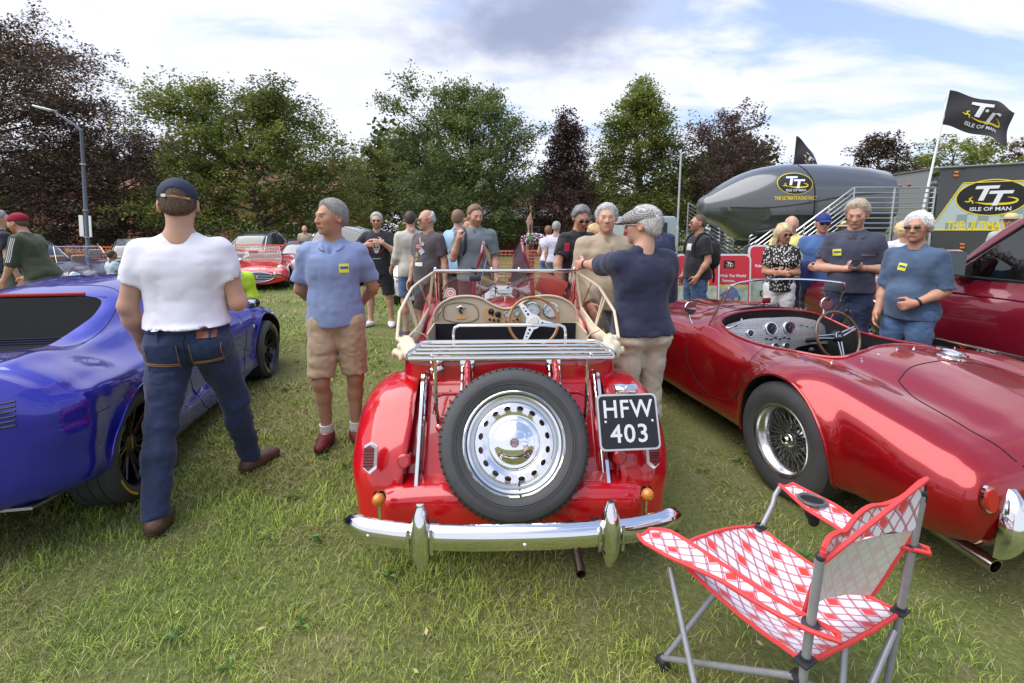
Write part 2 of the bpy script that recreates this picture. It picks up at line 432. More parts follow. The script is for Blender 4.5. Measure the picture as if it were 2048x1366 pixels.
def glassmat(name, tint=(1, 1, 1), a=.12, rough=.02):
 if name in MATS:return MATS[name]
 m=bpy.data.materials.new(name);MATS[name]=m;m.use_nodes=True;t=m.node_tree;t.nodes.clear();L=t.links
 tr=t.nodes.new('ShaderNodeBsdfTransparent');tr.inputs[0].default_value=(*tint, 1)
 gl=t.nodes.new('ShaderNodeBsdfGlossy');gl.inputs['Roughness'].default_value=rough
 lf=t.nodes.new('ShaderNodeLayerWeight');lf.inputs[0].default_value=.5;lw=t.nodes.new('ShaderNodeMath');lw.operation='POWER';lw.inputs[1].default_value=4.0;L.new(lf.outputs['Facing'], lw.inputs[0])
 ad=t.nodes.new('ShaderNodeMath');ad.operation='MULTIPLY_ADD';ad.inputs[1].default_value=.8;ad.inputs[2].default_value=.028+a*.4;L.new(lw.outputs[0], ad.inputs[0])
 mx=t.nodes.new('ShaderNodeMixShader');L.new(ad.outputs[0], mx.inputs[0]);L.new(tr.outputs[0], mx.inputs[1]);L.new(gl.outputs[0], mx.inputs[2])
 o=t.nodes.new('ShaderNodeOutputMaterial');L.new(mx.outputs[0], o.inputs[0]);return m
GLASS=glassmat('clear glass', (.93, .95, .94), .10)
GLASSD=glassmat('tinted glass', (.42, .46, .45), .02)
PLAST=glassmat('clear plastic', (.86, .83, .74), .12, .22)
# ==========================================================
def ground_mat():
 m=bpy.data.materials.new('mown grass ground');m.use_nodes=True;t=m.node_tree;L=t.links;p=t.nodes['Principled BSDF']
 g=t.nodes.new('ShaderNodeNewGeometry')
 def noi(s, d=6, r_=.6):
  n=t.nodes.new('ShaderNodeTexNoise');n.inputs['Scale'].default_value=s;n.inputs['Detail'].default_value=d;n.inputs['Roughness'].default_value=r_;L.new(g.outputs['Position'], n.inputs['Vector']);return n.outputs[0]
 def ramp(f, pts):
  r_=t.nodes.new('ShaderNodeValToRGB');L.new(f, r_.inputs[0])
  while len(r_.color_ramp.elements)<len(pts):r_.color_ramp.elements.new(.5)
  for e, (q, c)in zip(r_.color_ramp.elements, pts):e.position=q;e.color=(*c, 1)
  return r_.outputs[0]
 def mix(f, a, b, mode='MIX'):
  x=t.nodes.new('ShaderNodeMix');x.data_type='RGBA';x.blend_type=mode
  if isinstance(f, float):x.inputs[0].default_value=f
  else:L.new(f, x.inputs[0])
  for i, v in((6, a), (7, b)):
   if isinstance(v, tuple):x.inputs[i].default_value=(*v, 1)
   else:L.new(v, x.inputs[i])
  return x.outputs[2]
 a=ramp(noi(38), [(.3, (.045, .055, .02)), (.5, (.12, .13, .045)), (.7, (.26, .24, .10))])
 b=ramp(noi(.8), [(.38, (.11, .17, .035)), (.62, (.25, .225, .10))])
 c=mix(.5, a, b)
 mr=t.nodes.new('ShaderNodeMapRange');L.new(noi(2.3, 8, .7), mr.inputs[0]);mr.inputs[1].default_value=.54;mr.inputs[2].default_value=.74;mr.inputs[4].default_value=.75
 c=mix(mr.outputs[0], c, (.24, .195, .115))
 L.new(c, p.inputs['Base Color']);p.inputs['Roughness'].default_value=.95;p.inputs['Specular IOR Level'].default_value=.15
 bp=t.nodes.new('ShaderNodeBump');bp.inputs['Strength'].default_value=.9;bp.inputs['Distance'].default_value=.02;L.new(noi(60), bp.inputs['Height']);L.new(bp.outputs[0], p.inputs['Normal'])
 return m
gv=[];gf=[]
N_=40
lim=700
xs=np.sign(np.linspace(-1, 1, 61))*np.abs(np.linspace(-1, 1, 61))**3*lim
V_=[(x, y, 0)for y in xs for x in xs]
F_=[(j*61+i, j*61+i+1, (j+1)*61+i+1, (j+1)*61+i)for j in range(60)for i in range(60)]
GROUND=mesh('ground', V_, F_, ground_mat(), smooth=False);tag(GROUND, kind='structure')
def grass_mat():
 m=mat('grass blades', (1, 1, 1), .6, attr='tint', spec=.25)
 p=m.node_tree.nodes['Principled BSDF'];return m
def make_grass():
 rg=np.random.default_rng(5)
 Vs=[];Fs=[];Cs=[];base=0
 bands=[(.7, 2.4, 17000, .019, .0024), (2.4, 4.2, 8000, .021, .0040), (4.2, 8, 2200, .026, .008), (8, 16, 380, .035, .017)]
 for y0, y1, dens, hh, ww in bands:
  area=0.5*(1.45*(y0+y1)*2)*(y1-y0);n=int(area*dens)
  y=rg.uniform(y0, y1, n);y=np.sqrt(rg.uniform(y0**2, y1**2, n));x=rg.uniform(-1.4, 1.4, n)*(y+.35)
  pn=vnoise(x*.9+7, y*.9, x*0)*.6+vnoise(x*3.1, y*3.1+5, x*0+3)*.5+vnoise(x*11, y*11+5, x*0+9)*.35
  bare=np.clip((vnoise(x*.75+11, y*.75+2, x*0)+.35*vnoise(x*2.6, y*2.6, x*0+4)-.16)*6, 0, .88);keep=rg.random(n)<np.clip(.66+1.6*pn, .14, 1)*(1-bare);x, y, pn=x[keep], y[keep], pn[keep];n=len(x)
  tuft=np.clip((vnoise(x*.8+20.3, y*.8+5, x*0+2)+.5*vnoise(x*3.7, y*3.7+3, x*0)-.10)*5, 0, 1);hgt=hh*(.9+1.2*pn+.75*tuft)*rg.uniform(.4, 1.3, n);tall=rg.random(n)<.012;hgt=np.where(tall, hgt*2.3, hgt)
  a=rg.uniform(0, 2*pi, n);lean=rg.uniform(.35, 2.3, n)*hgt*(1.25-.5*tuft);wd=ww*rg.uniform(.6, 1.3, n)
  dx, dy=np.cos(a), np.sin(a);b=a+rg.uniform(-.9, .9, n);lx, ly=-np.sin(b)*lean, np.cos(b)*lean
  v=np.empty((n, 5, 3))
  v[:, 0]=np.stack([x-dx*wd/2, y-dy*wd/2, 0*x-.003], 1);v[:, 1]=np.stack([x+dx*wd/2, y+dy*wd/2, 0*x-.003], 1)
  mx_, my_=x+lx*.38, y+ly*.38
  v[:, 2]=np.stack([mx_+dx*wd*.42, my_+dy*wd*.42, hgt*.62], 1);v[:, 3]=np.stack([mx_-dx*wd*.42, my_-dy*wd*.42, hgt*.62], 1)
  v[:, 4]=np.stack([x+lx, y+ly, hgt], 1)
  Vs.append(v.reshape(-1, 3));i=base+np.arange(n)*5
  Fs.append(np.concatenate([np.stack([i, i+1, i+2], 1), np.stack([i, i+2, i+3], 1), np.stack([i+3, i+2, i+4], 1)]));base+=n*5
  g=rg.random(n);bare=bare[keep];dry=(rg.random(n)<.22-.14*tuft+.22*np.clip(-pn*2, 0, 1)+.45*bare)
  fresh=np.clip(.5+vnoise(x*.5+3, y*.5, x*0+1)*1.6, 0, 1)
  c=np.stack([.18+.20*g*(1-.45*fresh)+.05*(1-fresh), .26+.17*g, .045+.06*g], 1)*rg.uniform(.4, 1.35, (n, 1))*(.78+.5*np.clip(pn+.35, 0, 1))[:, None];c[:, 1]*=1+.14*tuft;c=c*(.86+.24*tuft)[:, None];far=np.clip((y-4)/5, 0, 1)[:, None]
  c=c*(1-far*.35)+far*.35*np.array([.22, .32, .055])
  c[dry]=np.stack([.36+.22*g, .30+.20*g, .17+.13*g], 1)[dry]*rg.uniform(.45, 1, (dry.sum(), 1))
  c=np.concatenate([c, np.ones((n, 1))], 1);Cs.append(np.repeat(c, 5, 0))
 o=mesh('grass', np.vstack(Vs), np.vstack(Fs), grass_mat(), smooth=False, attr=np.vstack(Cs));tag(o, kind='stuff');tag(o, 'short mown green grass with dry straw patches across the field', 'grass')
 return o
make_grass()
def litter():
 rg=np.random.default_rng(3);mb=MB()
 for _ in range(90):
  y=rg.uniform(1.2, 6);x=rg.uniform(-1, 1)*(y+.2);s=rg.uniform(.008, .02);a=rg.uniform(0, 6);c=Vector((x, y, .022+rg.uniform(0, .012)))
  u=Vector((math.cos(a), math.sin(a), rg.uniform(-.4, .4)))*s;v=Vector((-math.sin(a), math.cos(a), rg.uniform(-.4, .4)))*s*.5
  mb.cur=int(rg.integers(0, 3));mb.add([c-u, c-v, c+u, c+v], [(0, 1, 2, 3)])
 o=mb.build('fallen_leaves', [mat('straw leaf', (.45, .36, .14), .7), mat('yellow leaf', (.4, .42, .10), .7), mat('brown leaf', (.22, .12, .05), .7)], smooth=False)
 tag(o, 'small dry fallen leaves scattered over the grass', 'leaves', kind='stuff')
litter()
def weeds():
 rg=np.random.default_rng(9);mb=MB()
 for _ in range(80):
  y=math.sqrt(rg.uniform(1, 30));x=rg.uniform(-1, 1)*(y+.2)
  for _k in range(int(rg.integers(5, 9))):
   a=rg.uniform(0, 6.28);l=rg.uniform(.025, .06);wd=l*.33;u=Vector((math.cos(a), math.sin(a), 0));s=Vector((-math.sin(a), math.cos(a), 0));c=Vector((x, y, .012));z=Vector((0, 0, 1))
   mb.add([c, c+u*l*.5+s*wd*.5+z*.018, c+u*l+z*.01, c+u*l*.5-s*wd*.5+z*.018], [(0, 1, 2), (0, 2, 3)])
 o=mb.build('weeds', mat('weed leaf', (.12, .22, .05), .6, var=(20, .3)), smooth=False)
 tag(o, 'flat rosettes of clover and plantain among the grass', 'weeds', kind='stuff')
weeds()
# ==========================================================
BARK=mat('bark', (.09, .07, .055), .9, bump=(14, .8, .03), var=(6, .3))
def leafmat(name):
 m=bpy.data.materials.new(name);m.use_nodes=True;t=m.node_tree;L=t.links;t.nodes.clear()
 a=t.nodes.new('ShaderNodeAttribute');a.attribute_name='tint'
 p=t.nodes.new('ShaderNodeBsdfPrincipled');p.inputs['Roughness'].default_value=.5;p.inputs['Specular IOR Level'].default_value=.35;L.new(a.outputs['Color'], p.inputs['Base Color'])
 tr=t.nodes.new('ShaderNodeBsdfTranslucent');mu=t.nodes.new('ShaderNodeMix');mu.data_type='RGBA';mu.blend_type='MULTIPLY';mu.inputs[0].default_value=1;L.new(a.outputs['Color'], mu.inputs[6]);mu.inputs[7].default_value=(1.5, 1.6, .9, 1);L.new(mu.outputs[2], tr.inputs[0])
 mx=t.nodes.new('ShaderNodeMixShader');mx.inputs[0].default_value=.32;L.new(p.outputs[0], mx.inputs[1]);L.new(tr.outputs[0], mx.inputs[2])
 o=t.nodes.new('ShaderNodeOutputMaterial');L.new(mx.outputs[0], o.inputs[0]);return m
LEAF=leafmat('leaves')
def tree(name, label, loc, Ht, Wd, cols, nleaf=20000, trunk_h=2.2, shape='round', leaf=.24, seed=1, group='trees along the edge of the field', droop=.15, gaps=.5, multi=1):
 rg=np.random.default_rng(seed);T=thing(name, label, 'tree', loc, 0, group)
 prof={'round':[(0, .55), (.12, .9), (.35, 1.0), (.6, .9), (.8, .62), (.93, .34), (1, .06)], 'wide':[(0, .75), (.1, 1.0), (.3, 1.0), (.55, .86), (.78, .60), (.92, .36), (1, .12)], 'cone':[(0, .85), (.15, 1.0), (.35, .88), (.55, .62), (.75, .42), (.9, .2), (1, .03)], 'spire':[(0, .8), (.2, 1.0), (.45, .7), (.65, .42), (.82, .26), (1, .03)], 'dome':[(0, .9), (.2, 1), (.5, .92), (.75, .7), (.9, .42), (1, .1)]}[shape]
 pt, pr=zip(*prof);z0=trunk_h*.5
 radius=lambda z:np.interp((z-z0)/(Ht-z0), pt, pr)*Wd/2
 mb=MB();tips=[]
 tr=.028*Ht+.08
 stems=[]
 for m_ in range(multi):
  off=Vector((rg.normal()*.35, rg.normal()*.35, 0))if multi>1 else Vector((0, 0, 0))
  path=[off*.3];
  for i in range(1, 9):path.append(Vector((off.x*(1+i*.3)+rg.normal()*.12, off.y*(1+i*.3)+rg.normal()*.12, Ht*.92*i/8)))
  mb.tube(path, [tr*(1-.93*i/8)/(multi**.4)for i in range(9)], 7);stems.append(path)
 nb=46
 for b in range(nb):
  path=stems[b%multi];f=(.14+.84*(b/nb)**.9);z=Ht*.92*f;i=min(7, int(f*8));q=path[i].lerp(path[i+1], f*8-i)
  a=b*2.399+rg.normal()*.4;L_=radius(max(z, z0))*rg.uniform(.75, 1.1);up=rg.uniform(.12, .5)+.35*f
  pts=[q];d=Vector((math.cos(a), math.sin(a), up)).normalized();n=5
  for s_ in range(n):
   d=(d+Vector((rg.normal()*.13, rg.normal()*.13, -droop*.35*(s_/n)))).normalized();pts.append(pts[-1]+d*L_/n)
  r0=max(.02, tr*.35*(1-f)+.02);mb.tube(pts, [r0*(1-.85*k/n)for k in range(n+1)], 5)
  tips.append(pts)
  for _s in range(5):
   k=int(rg.integers(2, n));p=pts[k];e=(d+Vector((rg.normal()*.7, rg.normal()*.7, rg.normal()*.35))).normalized();l=L_*rg.uniform(.22, .45)
   sp=[p, p+e*l*.5, p+e*l+Vector((0, 0, -droop*l*.3))];mb.tube(sp, [r0*.35, r0*.2, r0*.08], 4, cap=False);tips.append(sp)
 mb.build('trunk', BARK, T)
 nc=nleaf//26;C=[];
 for i in range(nc):
  if rg.random()<.55:
   p=tips[int(rg.integers(len(tips)))];k=int(rg.integers(max(1, len(p)-3), len(p)));u=rg.random();q=p[k-1].lerp(p[k], u);C.append((q.x+rg.normal()*.25, q.y+rg.normal()*.25, q.z+rg.normal()*.22))
  else:
   z=z0*.8+(Ht-z0*.8)*rg.beta(1.05, 1.45);rr=radius(z)*math.sqrt(rg.uniform(.10, 1.08));a=rg.uniform(0, 2*pi);C.append((rr*math.cos(a), rr*math.sin(a), z))
 C=np.array(C)
 dn=vnoise(C[:, 0]*.55+seed, C[:, 1]*.55, C[:, 2]*.7);C=C[dn>-.5*(1-gaps*.45)-0+(.0 if gaps<.1 else-.0)+(gaps-.5)*.3-.02]if gaps else C
 C=C[C[:, 2]>z0*.75];nc=len(C)
 dirs=rg.normal(size=(nc, 3));dirs[:, 2]*=.35;out=C.copy();out[:, 2]=0;dirs+=out/(np.linalg.norm(out, axis=1, keepdims=True)+.3)*1.1;dirs[:, 2]-=droop;dirs/=np.linalg.norm(dirs, axis=1, keepdims=True)
 per=26;ln=rg.uniform(.35, 1.0, nc)*(.5+.05*Ht)
 P=np.repeat(C, per, 0)+np.repeat(dirs*ln[:, None], per, 0)*rg.random((nc*per, 1))+rg.normal(size=(nc*per, 3))*.13*(1+.02*Ht)
 n=len(P);nr=rg.normal(size=(n, 3));nr[:, 2]=np.abs(nr[:, 2])+.5;nr/=np.linalg.norm(nr, axis=1, keepdims=True)
 u=np.cross(nr, rg.normal(size=(n, 3)));u/=np.linalg.norm(u, axis=1, keepdims=True);v=np.cross(nr, u);s=leaf*rg.uniform(.5, 1.15, (n, 1))
 V=np.stack([P-u*s*.5, P-v*s*.3, P+u*s*.5, P+v*s*.3], 1).reshape(-1, 3);F=np.arange(n*4).reshape(-1, 4)
 c0, c1, c2=[np.array(c)for c in cols]
 k=rg.random((nc, 1));base=np.where(k<.5, c0+(c1-c0)*k*2, c1+(c2-c1)*(k-.5)*2)
 big=np.clip(.5+1.5*vnoise(C[:, 0]*.3+seed*2, C[:, 1]*.3, C[:, 2]*.3), 0, 1)[:, None];base=base*(.62+.5*big)
 cc=np.repeat(base, per, 0)*rg.uniform(.7, 1.3, (n, 1));cc=np.concatenate([cc, np.ones((n, 1))], 1)
 zz=np.percentile(P[:, 2], 99.8);rr=np.percentile(np.hypot(P[:, 0], P[:, 1]), 98.5)
 T.scale=(Wd/2/rr*1.03, Wd/2/rr*1.03, Ht*.91/zz)
 mesh('crown', V, F, LEAF, T, smooth=False, attr=np.repeat(cc, 4, 0))
 return T
GR1=((.085, .115, .030), (.15, .175, .045), (.25, .25, .075));GR2=((.085, .12, .045), (.13, .165, .06), (.20, .23, .09));GR3=((.10, .13, .025), (.16, .18, .04), (.22, .22, .06))
CP1=((.060, .038, .036), (.085, .052, .048), (.12, .075, .055));CP2=((.065, .036, .042), (.09, .05, .052), (.12, .075, .065))
def tp(px, Y):p=aty(px, 460, Y);return(p.x, Y, 0)
def th(py, Y):return aty(1024, py, Y).z
tree('copper_beech_tree', 'huge copper beech with dark purple leaves filling the left edge behind the lamp post', tp(-50, 24), th(-40, 24), 17.5, CP1, 120000, 2.0, 'wide', .165, 3, droop=.45, gaps=.35)
tree('copper_beech_tree', 'spreading purple beech with drooping arms just right of the tall lamp post', tp(240, 30), th(205, 30), 12.5, CP1, 60000, 2.4, 'wide', .17, 4, droop=.5, gaps=.4)
tree('hornbeam_tree', 'big round olive green tree behind the man in the white shirt and cap', tp(548, 27), th(140, 27), 11.6, GR1, 84000, 1.6, 'dome', .19, 5, droop=.3, gaps=.35, multi=2)
tree('ash_tree', 'yellow green tree peeping out right of the big round olive tree', tp(742, 42), th(270, 42), 8.5, GR3, 18000, 2.5, 'round', .26, 6)
tree('lime_tree', 'tall broad green tree with many pale stems behind the roadster windscreen', tp(945, 30), th(140, 30), 9.8, GR2, 80000, 2.2, 'round', .19, 7, droop=.1, gaps=.45, multi=4)
tree('copper_beech_tree', 'narrow purple spire tree between two tall green trees', tp(1130, 30), th(190, 30), 4.8, CP2, 21000, 2.0, 'spire', .2, 8, droop=.2, gaps=.5)
tree('alder_tree', 'tall pointed green tree behind the flat cap man', tp(1272, 32), th(122, 32), 8.0, GR1, 50000, 1.4, 'cone', .2, 9, droop=.45, gaps=.4)
tree('copper_beech_tree', 'loose purple leaved tree left of the nose of the grey pod', tp(1440, 32), th(190, 32), 8.4, CP2, 28000, 2.2, 'dome', .19, 10, droop=-.1, gaps=.6, multi=3)
tree('copper_beech_tree', 'small dark purple tree behind the roof of the grey pod', tp(1745, 44), th(242, 44), 8.6, CP1, 15000, 2.5, 'cone', .27, 12, droop=.1)
tree('maple_tree', 'low olive tree behind the flag pole on the exhibition trailer', tp(1890, 46), th(250, 46), 12, GR3, 20000, 2.5, 'dome', .28, 13)
tree('copper_beech_tree', 'purple tree at the far right above the black trailer roof', tp(2070, 42), th(238, 42), 8, CP1, 11000, 2.5, 'dome', .27, 14)
def wood():
 rg=np.random.default_rng(21);Vs=[];Cs=[]
 nc=5200;px=rg.uniform(-120, 2150, nc);Y=rg.uniform(50, 62, nc)
 top=330+55*np.sin(px*.006+1)+30*np.sin(px*.021);top=np.where(px<760, 345+30*np.sin(px*.02), top)
 top=np.where((px>1520), 405, top)
 x=(px-1024)/FPX*Y*1.02;zt=CAMH+Y*(460-top)/FPX*1.02;z=rg.uniform(.2, 1, nc)**.8*zt*rg.uniform(.85, 1.08, nc)
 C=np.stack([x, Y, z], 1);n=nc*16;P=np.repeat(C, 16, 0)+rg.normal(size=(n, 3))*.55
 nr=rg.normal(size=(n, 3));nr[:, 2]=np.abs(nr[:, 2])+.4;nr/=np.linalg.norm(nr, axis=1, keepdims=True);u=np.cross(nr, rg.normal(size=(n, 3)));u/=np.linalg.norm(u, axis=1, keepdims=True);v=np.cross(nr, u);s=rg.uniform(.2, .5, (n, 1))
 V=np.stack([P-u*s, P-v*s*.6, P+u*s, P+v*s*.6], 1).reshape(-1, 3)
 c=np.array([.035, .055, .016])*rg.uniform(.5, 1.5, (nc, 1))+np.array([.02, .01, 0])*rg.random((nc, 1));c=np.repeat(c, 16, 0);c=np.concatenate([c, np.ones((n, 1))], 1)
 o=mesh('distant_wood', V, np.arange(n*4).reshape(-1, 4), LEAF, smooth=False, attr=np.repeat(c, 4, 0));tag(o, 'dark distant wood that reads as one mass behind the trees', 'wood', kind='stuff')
wood()
def hedge(label, px0, px1, Y, h, d=1.2, cols=GR1, seed=1):
 rg=np.random.default_rng(seed);x0, x1=tp(px0, Y)[0], tp(px1, Y)[0];T=thing('hedge', label, 'hedge', ((x0+x1)/2, Y, 0), 0)
 L_=(x1-x0);nc=int(L_*h*60);C=np.stack([rg.uniform(-L_/2, L_/2, nc), rg.uniform(-d/2, d/2, nc), rg.uniform(0, 1, nc)*h*(1+.0)], 1);C[:, 2]*=(1+.25*vnoise(C[:, 0]*.7+seed, C[:, 1]*0, C[:, 1]*0)*2)
 n=nc*8;P=np.repeat(C, 8, 0)+rg.normal(size=(n, 3))*.12;nr=rg.normal(size=(n, 3));nr[:, 2]=np.abs(nr[:, 2]);nr/=np.linalg.norm(nr, axis=1, keepdims=True);u=np.cross(nr, rg.normal(size=(n, 3)));u/=np.linalg.norm(u, axis=1, keepdims=True);v=np.cross(nr, u);s=rg.uniform(.04, .12, (n, 1))
 V=np.stack([P-u*s, P-v*s, P+u*s, P+v*s], 1).reshape(-1, 3);c=np.repeat(np.array(cols)[rg.integers(0, 3, nc)], 8, 0)*rg.uniform(.6, 1.4, (n, 1));c=np.concatenate([c, np.ones((n, 1))], 1)
 mesh('foliage', V, np.arange(n*4).reshape(-1, 4), LEAF, T, smooth=False, attr=np.repeat(c, 4, 0))
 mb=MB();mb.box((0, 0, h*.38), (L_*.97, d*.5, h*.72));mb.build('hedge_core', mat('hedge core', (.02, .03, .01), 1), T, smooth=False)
hedge('bright green hedge below the purple beech left of the brick house', 75, 118, 33, 1.6, seed=2, cols=GR3)
hedge('rounded green hedge right of the lamp post in front of the brick house', 178, 245, 36, 2.1, seed=3, cols=GR1)
hedge('pale green hedge under the lime tree behind the bearded men', 800, 915, 34, 1.9, seed=4, cols=GR3)
# ==========================================================
RED=mat('signal red paint', (.50, .005, .011), .20, 0, coat=1, coat_r=.03, bump=(3, .02, .002))
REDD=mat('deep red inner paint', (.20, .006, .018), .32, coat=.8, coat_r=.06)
CREAM=mat('cream canvas', (.62, .53, .38), .85, bump=(260, .25, .0008), var=(7, .12), sheen=.2)
BEIGE=mat('beige leathercloth', (.54, .45, .33), .55, bump=(300, .12, .0006), var=(5, .08))
WOODP=mat('tan wood veneer', (.55, .38, .20), .4, var=(12, .15))
WOOD=mat('varnished wood', (.30, .135, .045), .25, coat=.8, var=(30, .25))
AMBER=mat('amber lens', (.75, .22, .01), .12, coat=1, trans=.25)
REDL=mat('red lens', (.16, .004, .006), .12, coat=1)
DIAL=mat('pale dial', (.62, .72, .76), .35, coat=1)
PLATEB=mat('black number plate', (.012, .012, .015), .35, var=(30, .2))
SILV=mat('silver digits', (.72, .72, .74), .35, .3)
TYREW=mat('worn tyre wall', (.055, .055, .058), .55, bump=(160, .15, .0008), var=(8, .15))
def mg():
 A=2.42
 T=thing('vintage_roadster', 'bright red vintage roadster with spare wheel and chrome rack, number plate HFW 403', 'car', (-.012, A, 0), R(2))
 def P(name, mb, m, parent=None, **k):
  o=mb.build(name, m, parent or T, **k)if isinstance(mb, MB)else mb
  if not isinstance(mb, MB):o.parent=parent or T
  o.location=(0, -A, 0)if parent is None else(0, 0, 0)
  return o
 sy=(-1, 1)
 plan=smooth_line([(0, 2.32), (.25, 2.32), (.42, 2.325), (.52, 2.38), (.545, 2.55), (.56, 2.85), (.552, 3.15), (.525, 3.45), (.50, 3.62)], 60)
 def topz(y):return float(np.interp(y, [2.3, 2.6, 2.75, 2.95, 3.1, 3.25, 3.45, 3.62], [.895, .895, .86, .77, .80, .90, .945, .95]))
 full=[(-x, y)for x, y in plan[:0:-1]]+[tuple(p)for p in plan]
 V=[];F=[];n=len(full)
 for i, (x, y)in enumerate(full):
  a=Vector(full[max(0, i-1)]);b=Vector(full[min(n-1, i+1)]);t=(b-a).normalized();nr=Vector((t.y, -t.x))
  z=topz(y);
  for off, zz in((-.0, .30), (.012, .45), (.016, .62), (.008, z-.05), (0, z-.012), (-.008, z), (-.022, z), (-.03, z-.012), (-.032, z-.1), (-.035, .30)):
   V.append((x+nr.x*off, y+nr.y*off, zz))
 k=10
 for i in range(n-1):
  for j in range(k-1):F.append((i*k+j, (i+1)*k+j, (i+1)*k+j+1, i*k+j+1))
 mi=[0 if(q%(k-1))<6 else 1 for q in range(len(F))]
 tub=mesh('body_tub', V, F, [RED, BEIGE], T, mi=mi, angle=60);tub.location=(0, -A, 0)
 mb=MB();mb.box((0, 2.95, .31), (1.0, 1.25, .03));mb.box((0, 3.29, .59), (.98, .02, .56));mb.box((0, 2.42, .6), (.98, .02, .55));P('floor_pan', mb, mat('dark carpet', (.012, .012, .018), .95), smooth=False)
 for s in sy:
  mb=MB();mb.box((s*.25, 2.66, .60), (.44, .12, .44), (R(-12), 0, 0), bev=.04);mb.box((s*.25, 2.88, .40), (.44, .42, .12), bev=.04);P('seat', mb, mat('dark red leather', (.10, .012, .015), .5, bump=(60, .3, .002)))
  mb=MB();mb.box((s*.50, 3.12, .70), (.012, .40, .36));P('door_card', mb, BEIGE, smooth=False)
  d=P('door_seam', MB().tube([(s*.575, 2.80, .45), (s*.578, 2.80, .62), (s*.572, 2.80, .84)], .0025, 6), DARK)
  h=MB();h.tube([(s*.58, 2.86, .74), (s*.60, 2.87, .742), (s*.60, 2.96, .742)], .008, 8);P('door_handle', h, CHROME)
 def slab(yb, zb, yt, zt, hw, th, m, name, r=.03):
  d=Vector((0, yt-yb, zt-zb));L_=d.length;up=d.normalized();nr=Vector((0, -up.z, up.y))
  mb=MB();Mx=Matrix((Vector((1, 0, 0)), up, Vector((1, 0, 0)).cross(up))).transposed().to_4x4();Mx.translation=Vector((0, (yb+yt)/2, (zb+zt)/2))-nr*th/2
  bm=bmesh.new();bmesh.ops.create_cube(bm, size=1)
  for v in bm.verts:v.co=Vector((v.co.x*hw*2, v.co.y*L_, v.co.z*th))
  bmesh.ops.bevel(bm, geom=bm.edges[:], offset=r, segments=4, profile=.5, affect='EDGES');V=[v.co[:]for v in bm.verts];bm.verts.index_update();F=[[v.index for v in f.verts]for f in bm.faces];bm.free()
  mb.add(V, F, Mx);return P(name, mb, m)
 tank=slab(2.005, .40, 2.275, .80, .412, .26, RED, 'fuel_tank', .03)
 for s in sy:
  for q, w_ in((.418, .009), ):
   mb=MB();a=Vector((s*q, 1.995, .385));b=Vector((s*q, 2.268, .79));c=Vector((s*q, 2.36, .82));mb.tube([a, a.lerp(b, .5), b, b.lerp(c, .35)+Vector((0, 0, .014)), c], [.009]*5, 8)
   mb.box((s*(q+.004), 2.12, .60), (.014, .10, .50), (R(-34), 0, 0));P('tank_edge_strip', mb, CHROME)
  mb=MB();mb.ell((s*.42, 1.985, .375), (.010, .010, .010));P('tank_bolt', mb, CHROME)
  mb=MB();zz=lambda z:2.005+(z-.40)*.675-.004
  pts=[(s*.37, .73), (s*.28, .735), (s*.19, .735)];mb.tube([(x, zz(z), z)for x, z in[(s*.375, .66), (s*.37, .72), (s*.33, .735), (s*.20, .735)]], .006, 6);mb.tube([(x, zz(z), z)for x, z in[(s*.37, .66), (s*.33, .64), (s*.24, .64)]], .005, 6)
  mb.tube([(x, zz(z), z)for x, z in[(s*.295, .71), (s*.295, .58)]], .005, 6);P('tank_rib', mb, RED)
 mb=MB();M=axes((-.365, 2.30, .845), (0, -.35, 1));mb.lathe([(0, .0), (.036, .0), (.038, .006), (.030, .012), (.024, .03), (.032, .034), (.033, .044), (.026, .05), (0, .052)], 24, M);mb.tube([M@Vector((.03, 0, .045)), M@Vector((.06, 0, .045))], .006, 6);P('filler_cap', mb, CHROME)
 V, F=loft([(1.885, [(0, .375), (.2, .375), (.40, .372), (.50, .365), (.535, .345), (.54, .30), (.53, .262), (.4, .258), (.2, .258), (0, .258)]), (1.905, [(0, .402), (.2, .402), (.42, .40), (.53, .39), (.56, .365), (.565, .30), (.555, .25), (.4, .245), (.2, .245), (0, .245)]), (1.99, [(0, .425), (.2, .425), (.42, .422), (.53, .41), (.565, .38), (.57, .30), (.56, .25), (.4, .245), (.2, .245), (0, .245)]), (2.20, [(0, .44), (.2, .44), (.42, .43), (.53, .42), (.56, .38), (.57, .30), (.56, .25), (.4, .245), (.2, .245), (0, .245)])], 12, 50)
 o=mesh('rear_valance', V, F, RED, T, angle=50);o.location=(0, -A, 0);flip_check(o)
 def wing(s, path, xin, xout, b, name, flange=True):
  path=smooth_line(path, 54);n=len(path);V=[];F=[];m_=22
  for i, p in enumerate(path):
   y, z=p[0], p[1];q0=path[max(0, i-1)];q1=path[min(n-1, i+1)];t=Vector((q1[0]-q0[0], q1[1]-q0[1])).normalized();nr=Vector((t.y, -t.x))
   u=i/(n-1);xi=xin(u);xo=xout(u);bb=b(u)
   for j in range(m_):
    f=j/(m_-3)
    if j<m_-2:
     ph=f*pi/2;x=xi+(xo-xi)*(math.sin(ph)**.92);off=-bb*(1-math.cos(ph))**1.15-.012*math.exp(-((f-.55)/.05)**2)*0+(.006*math.exp(-((f-.38)/.035)**2))
    elif j==m_-2:x=xo+.004;off=-bb-.006
    else:x=xo-.02;off=-bb-.012
    V.append((s*x, y+nr.x*off, z+nr.y*off))
  for i in range(n-1):
   for j in range(m_-1):
    q=(i*m_+j, (i+1)*m_+j, (i+1)*m_+j+1, i*m_+j+1);F.append(q)
  n0=len(V);V2=[]
  for i in range(n):
   for j in range(m_):
    v=V[i*m_+j];V2.append((v[0]*.985, v[1]+(2.42-v[1])*.04 if y<9 else v[1], v[2]-.012))
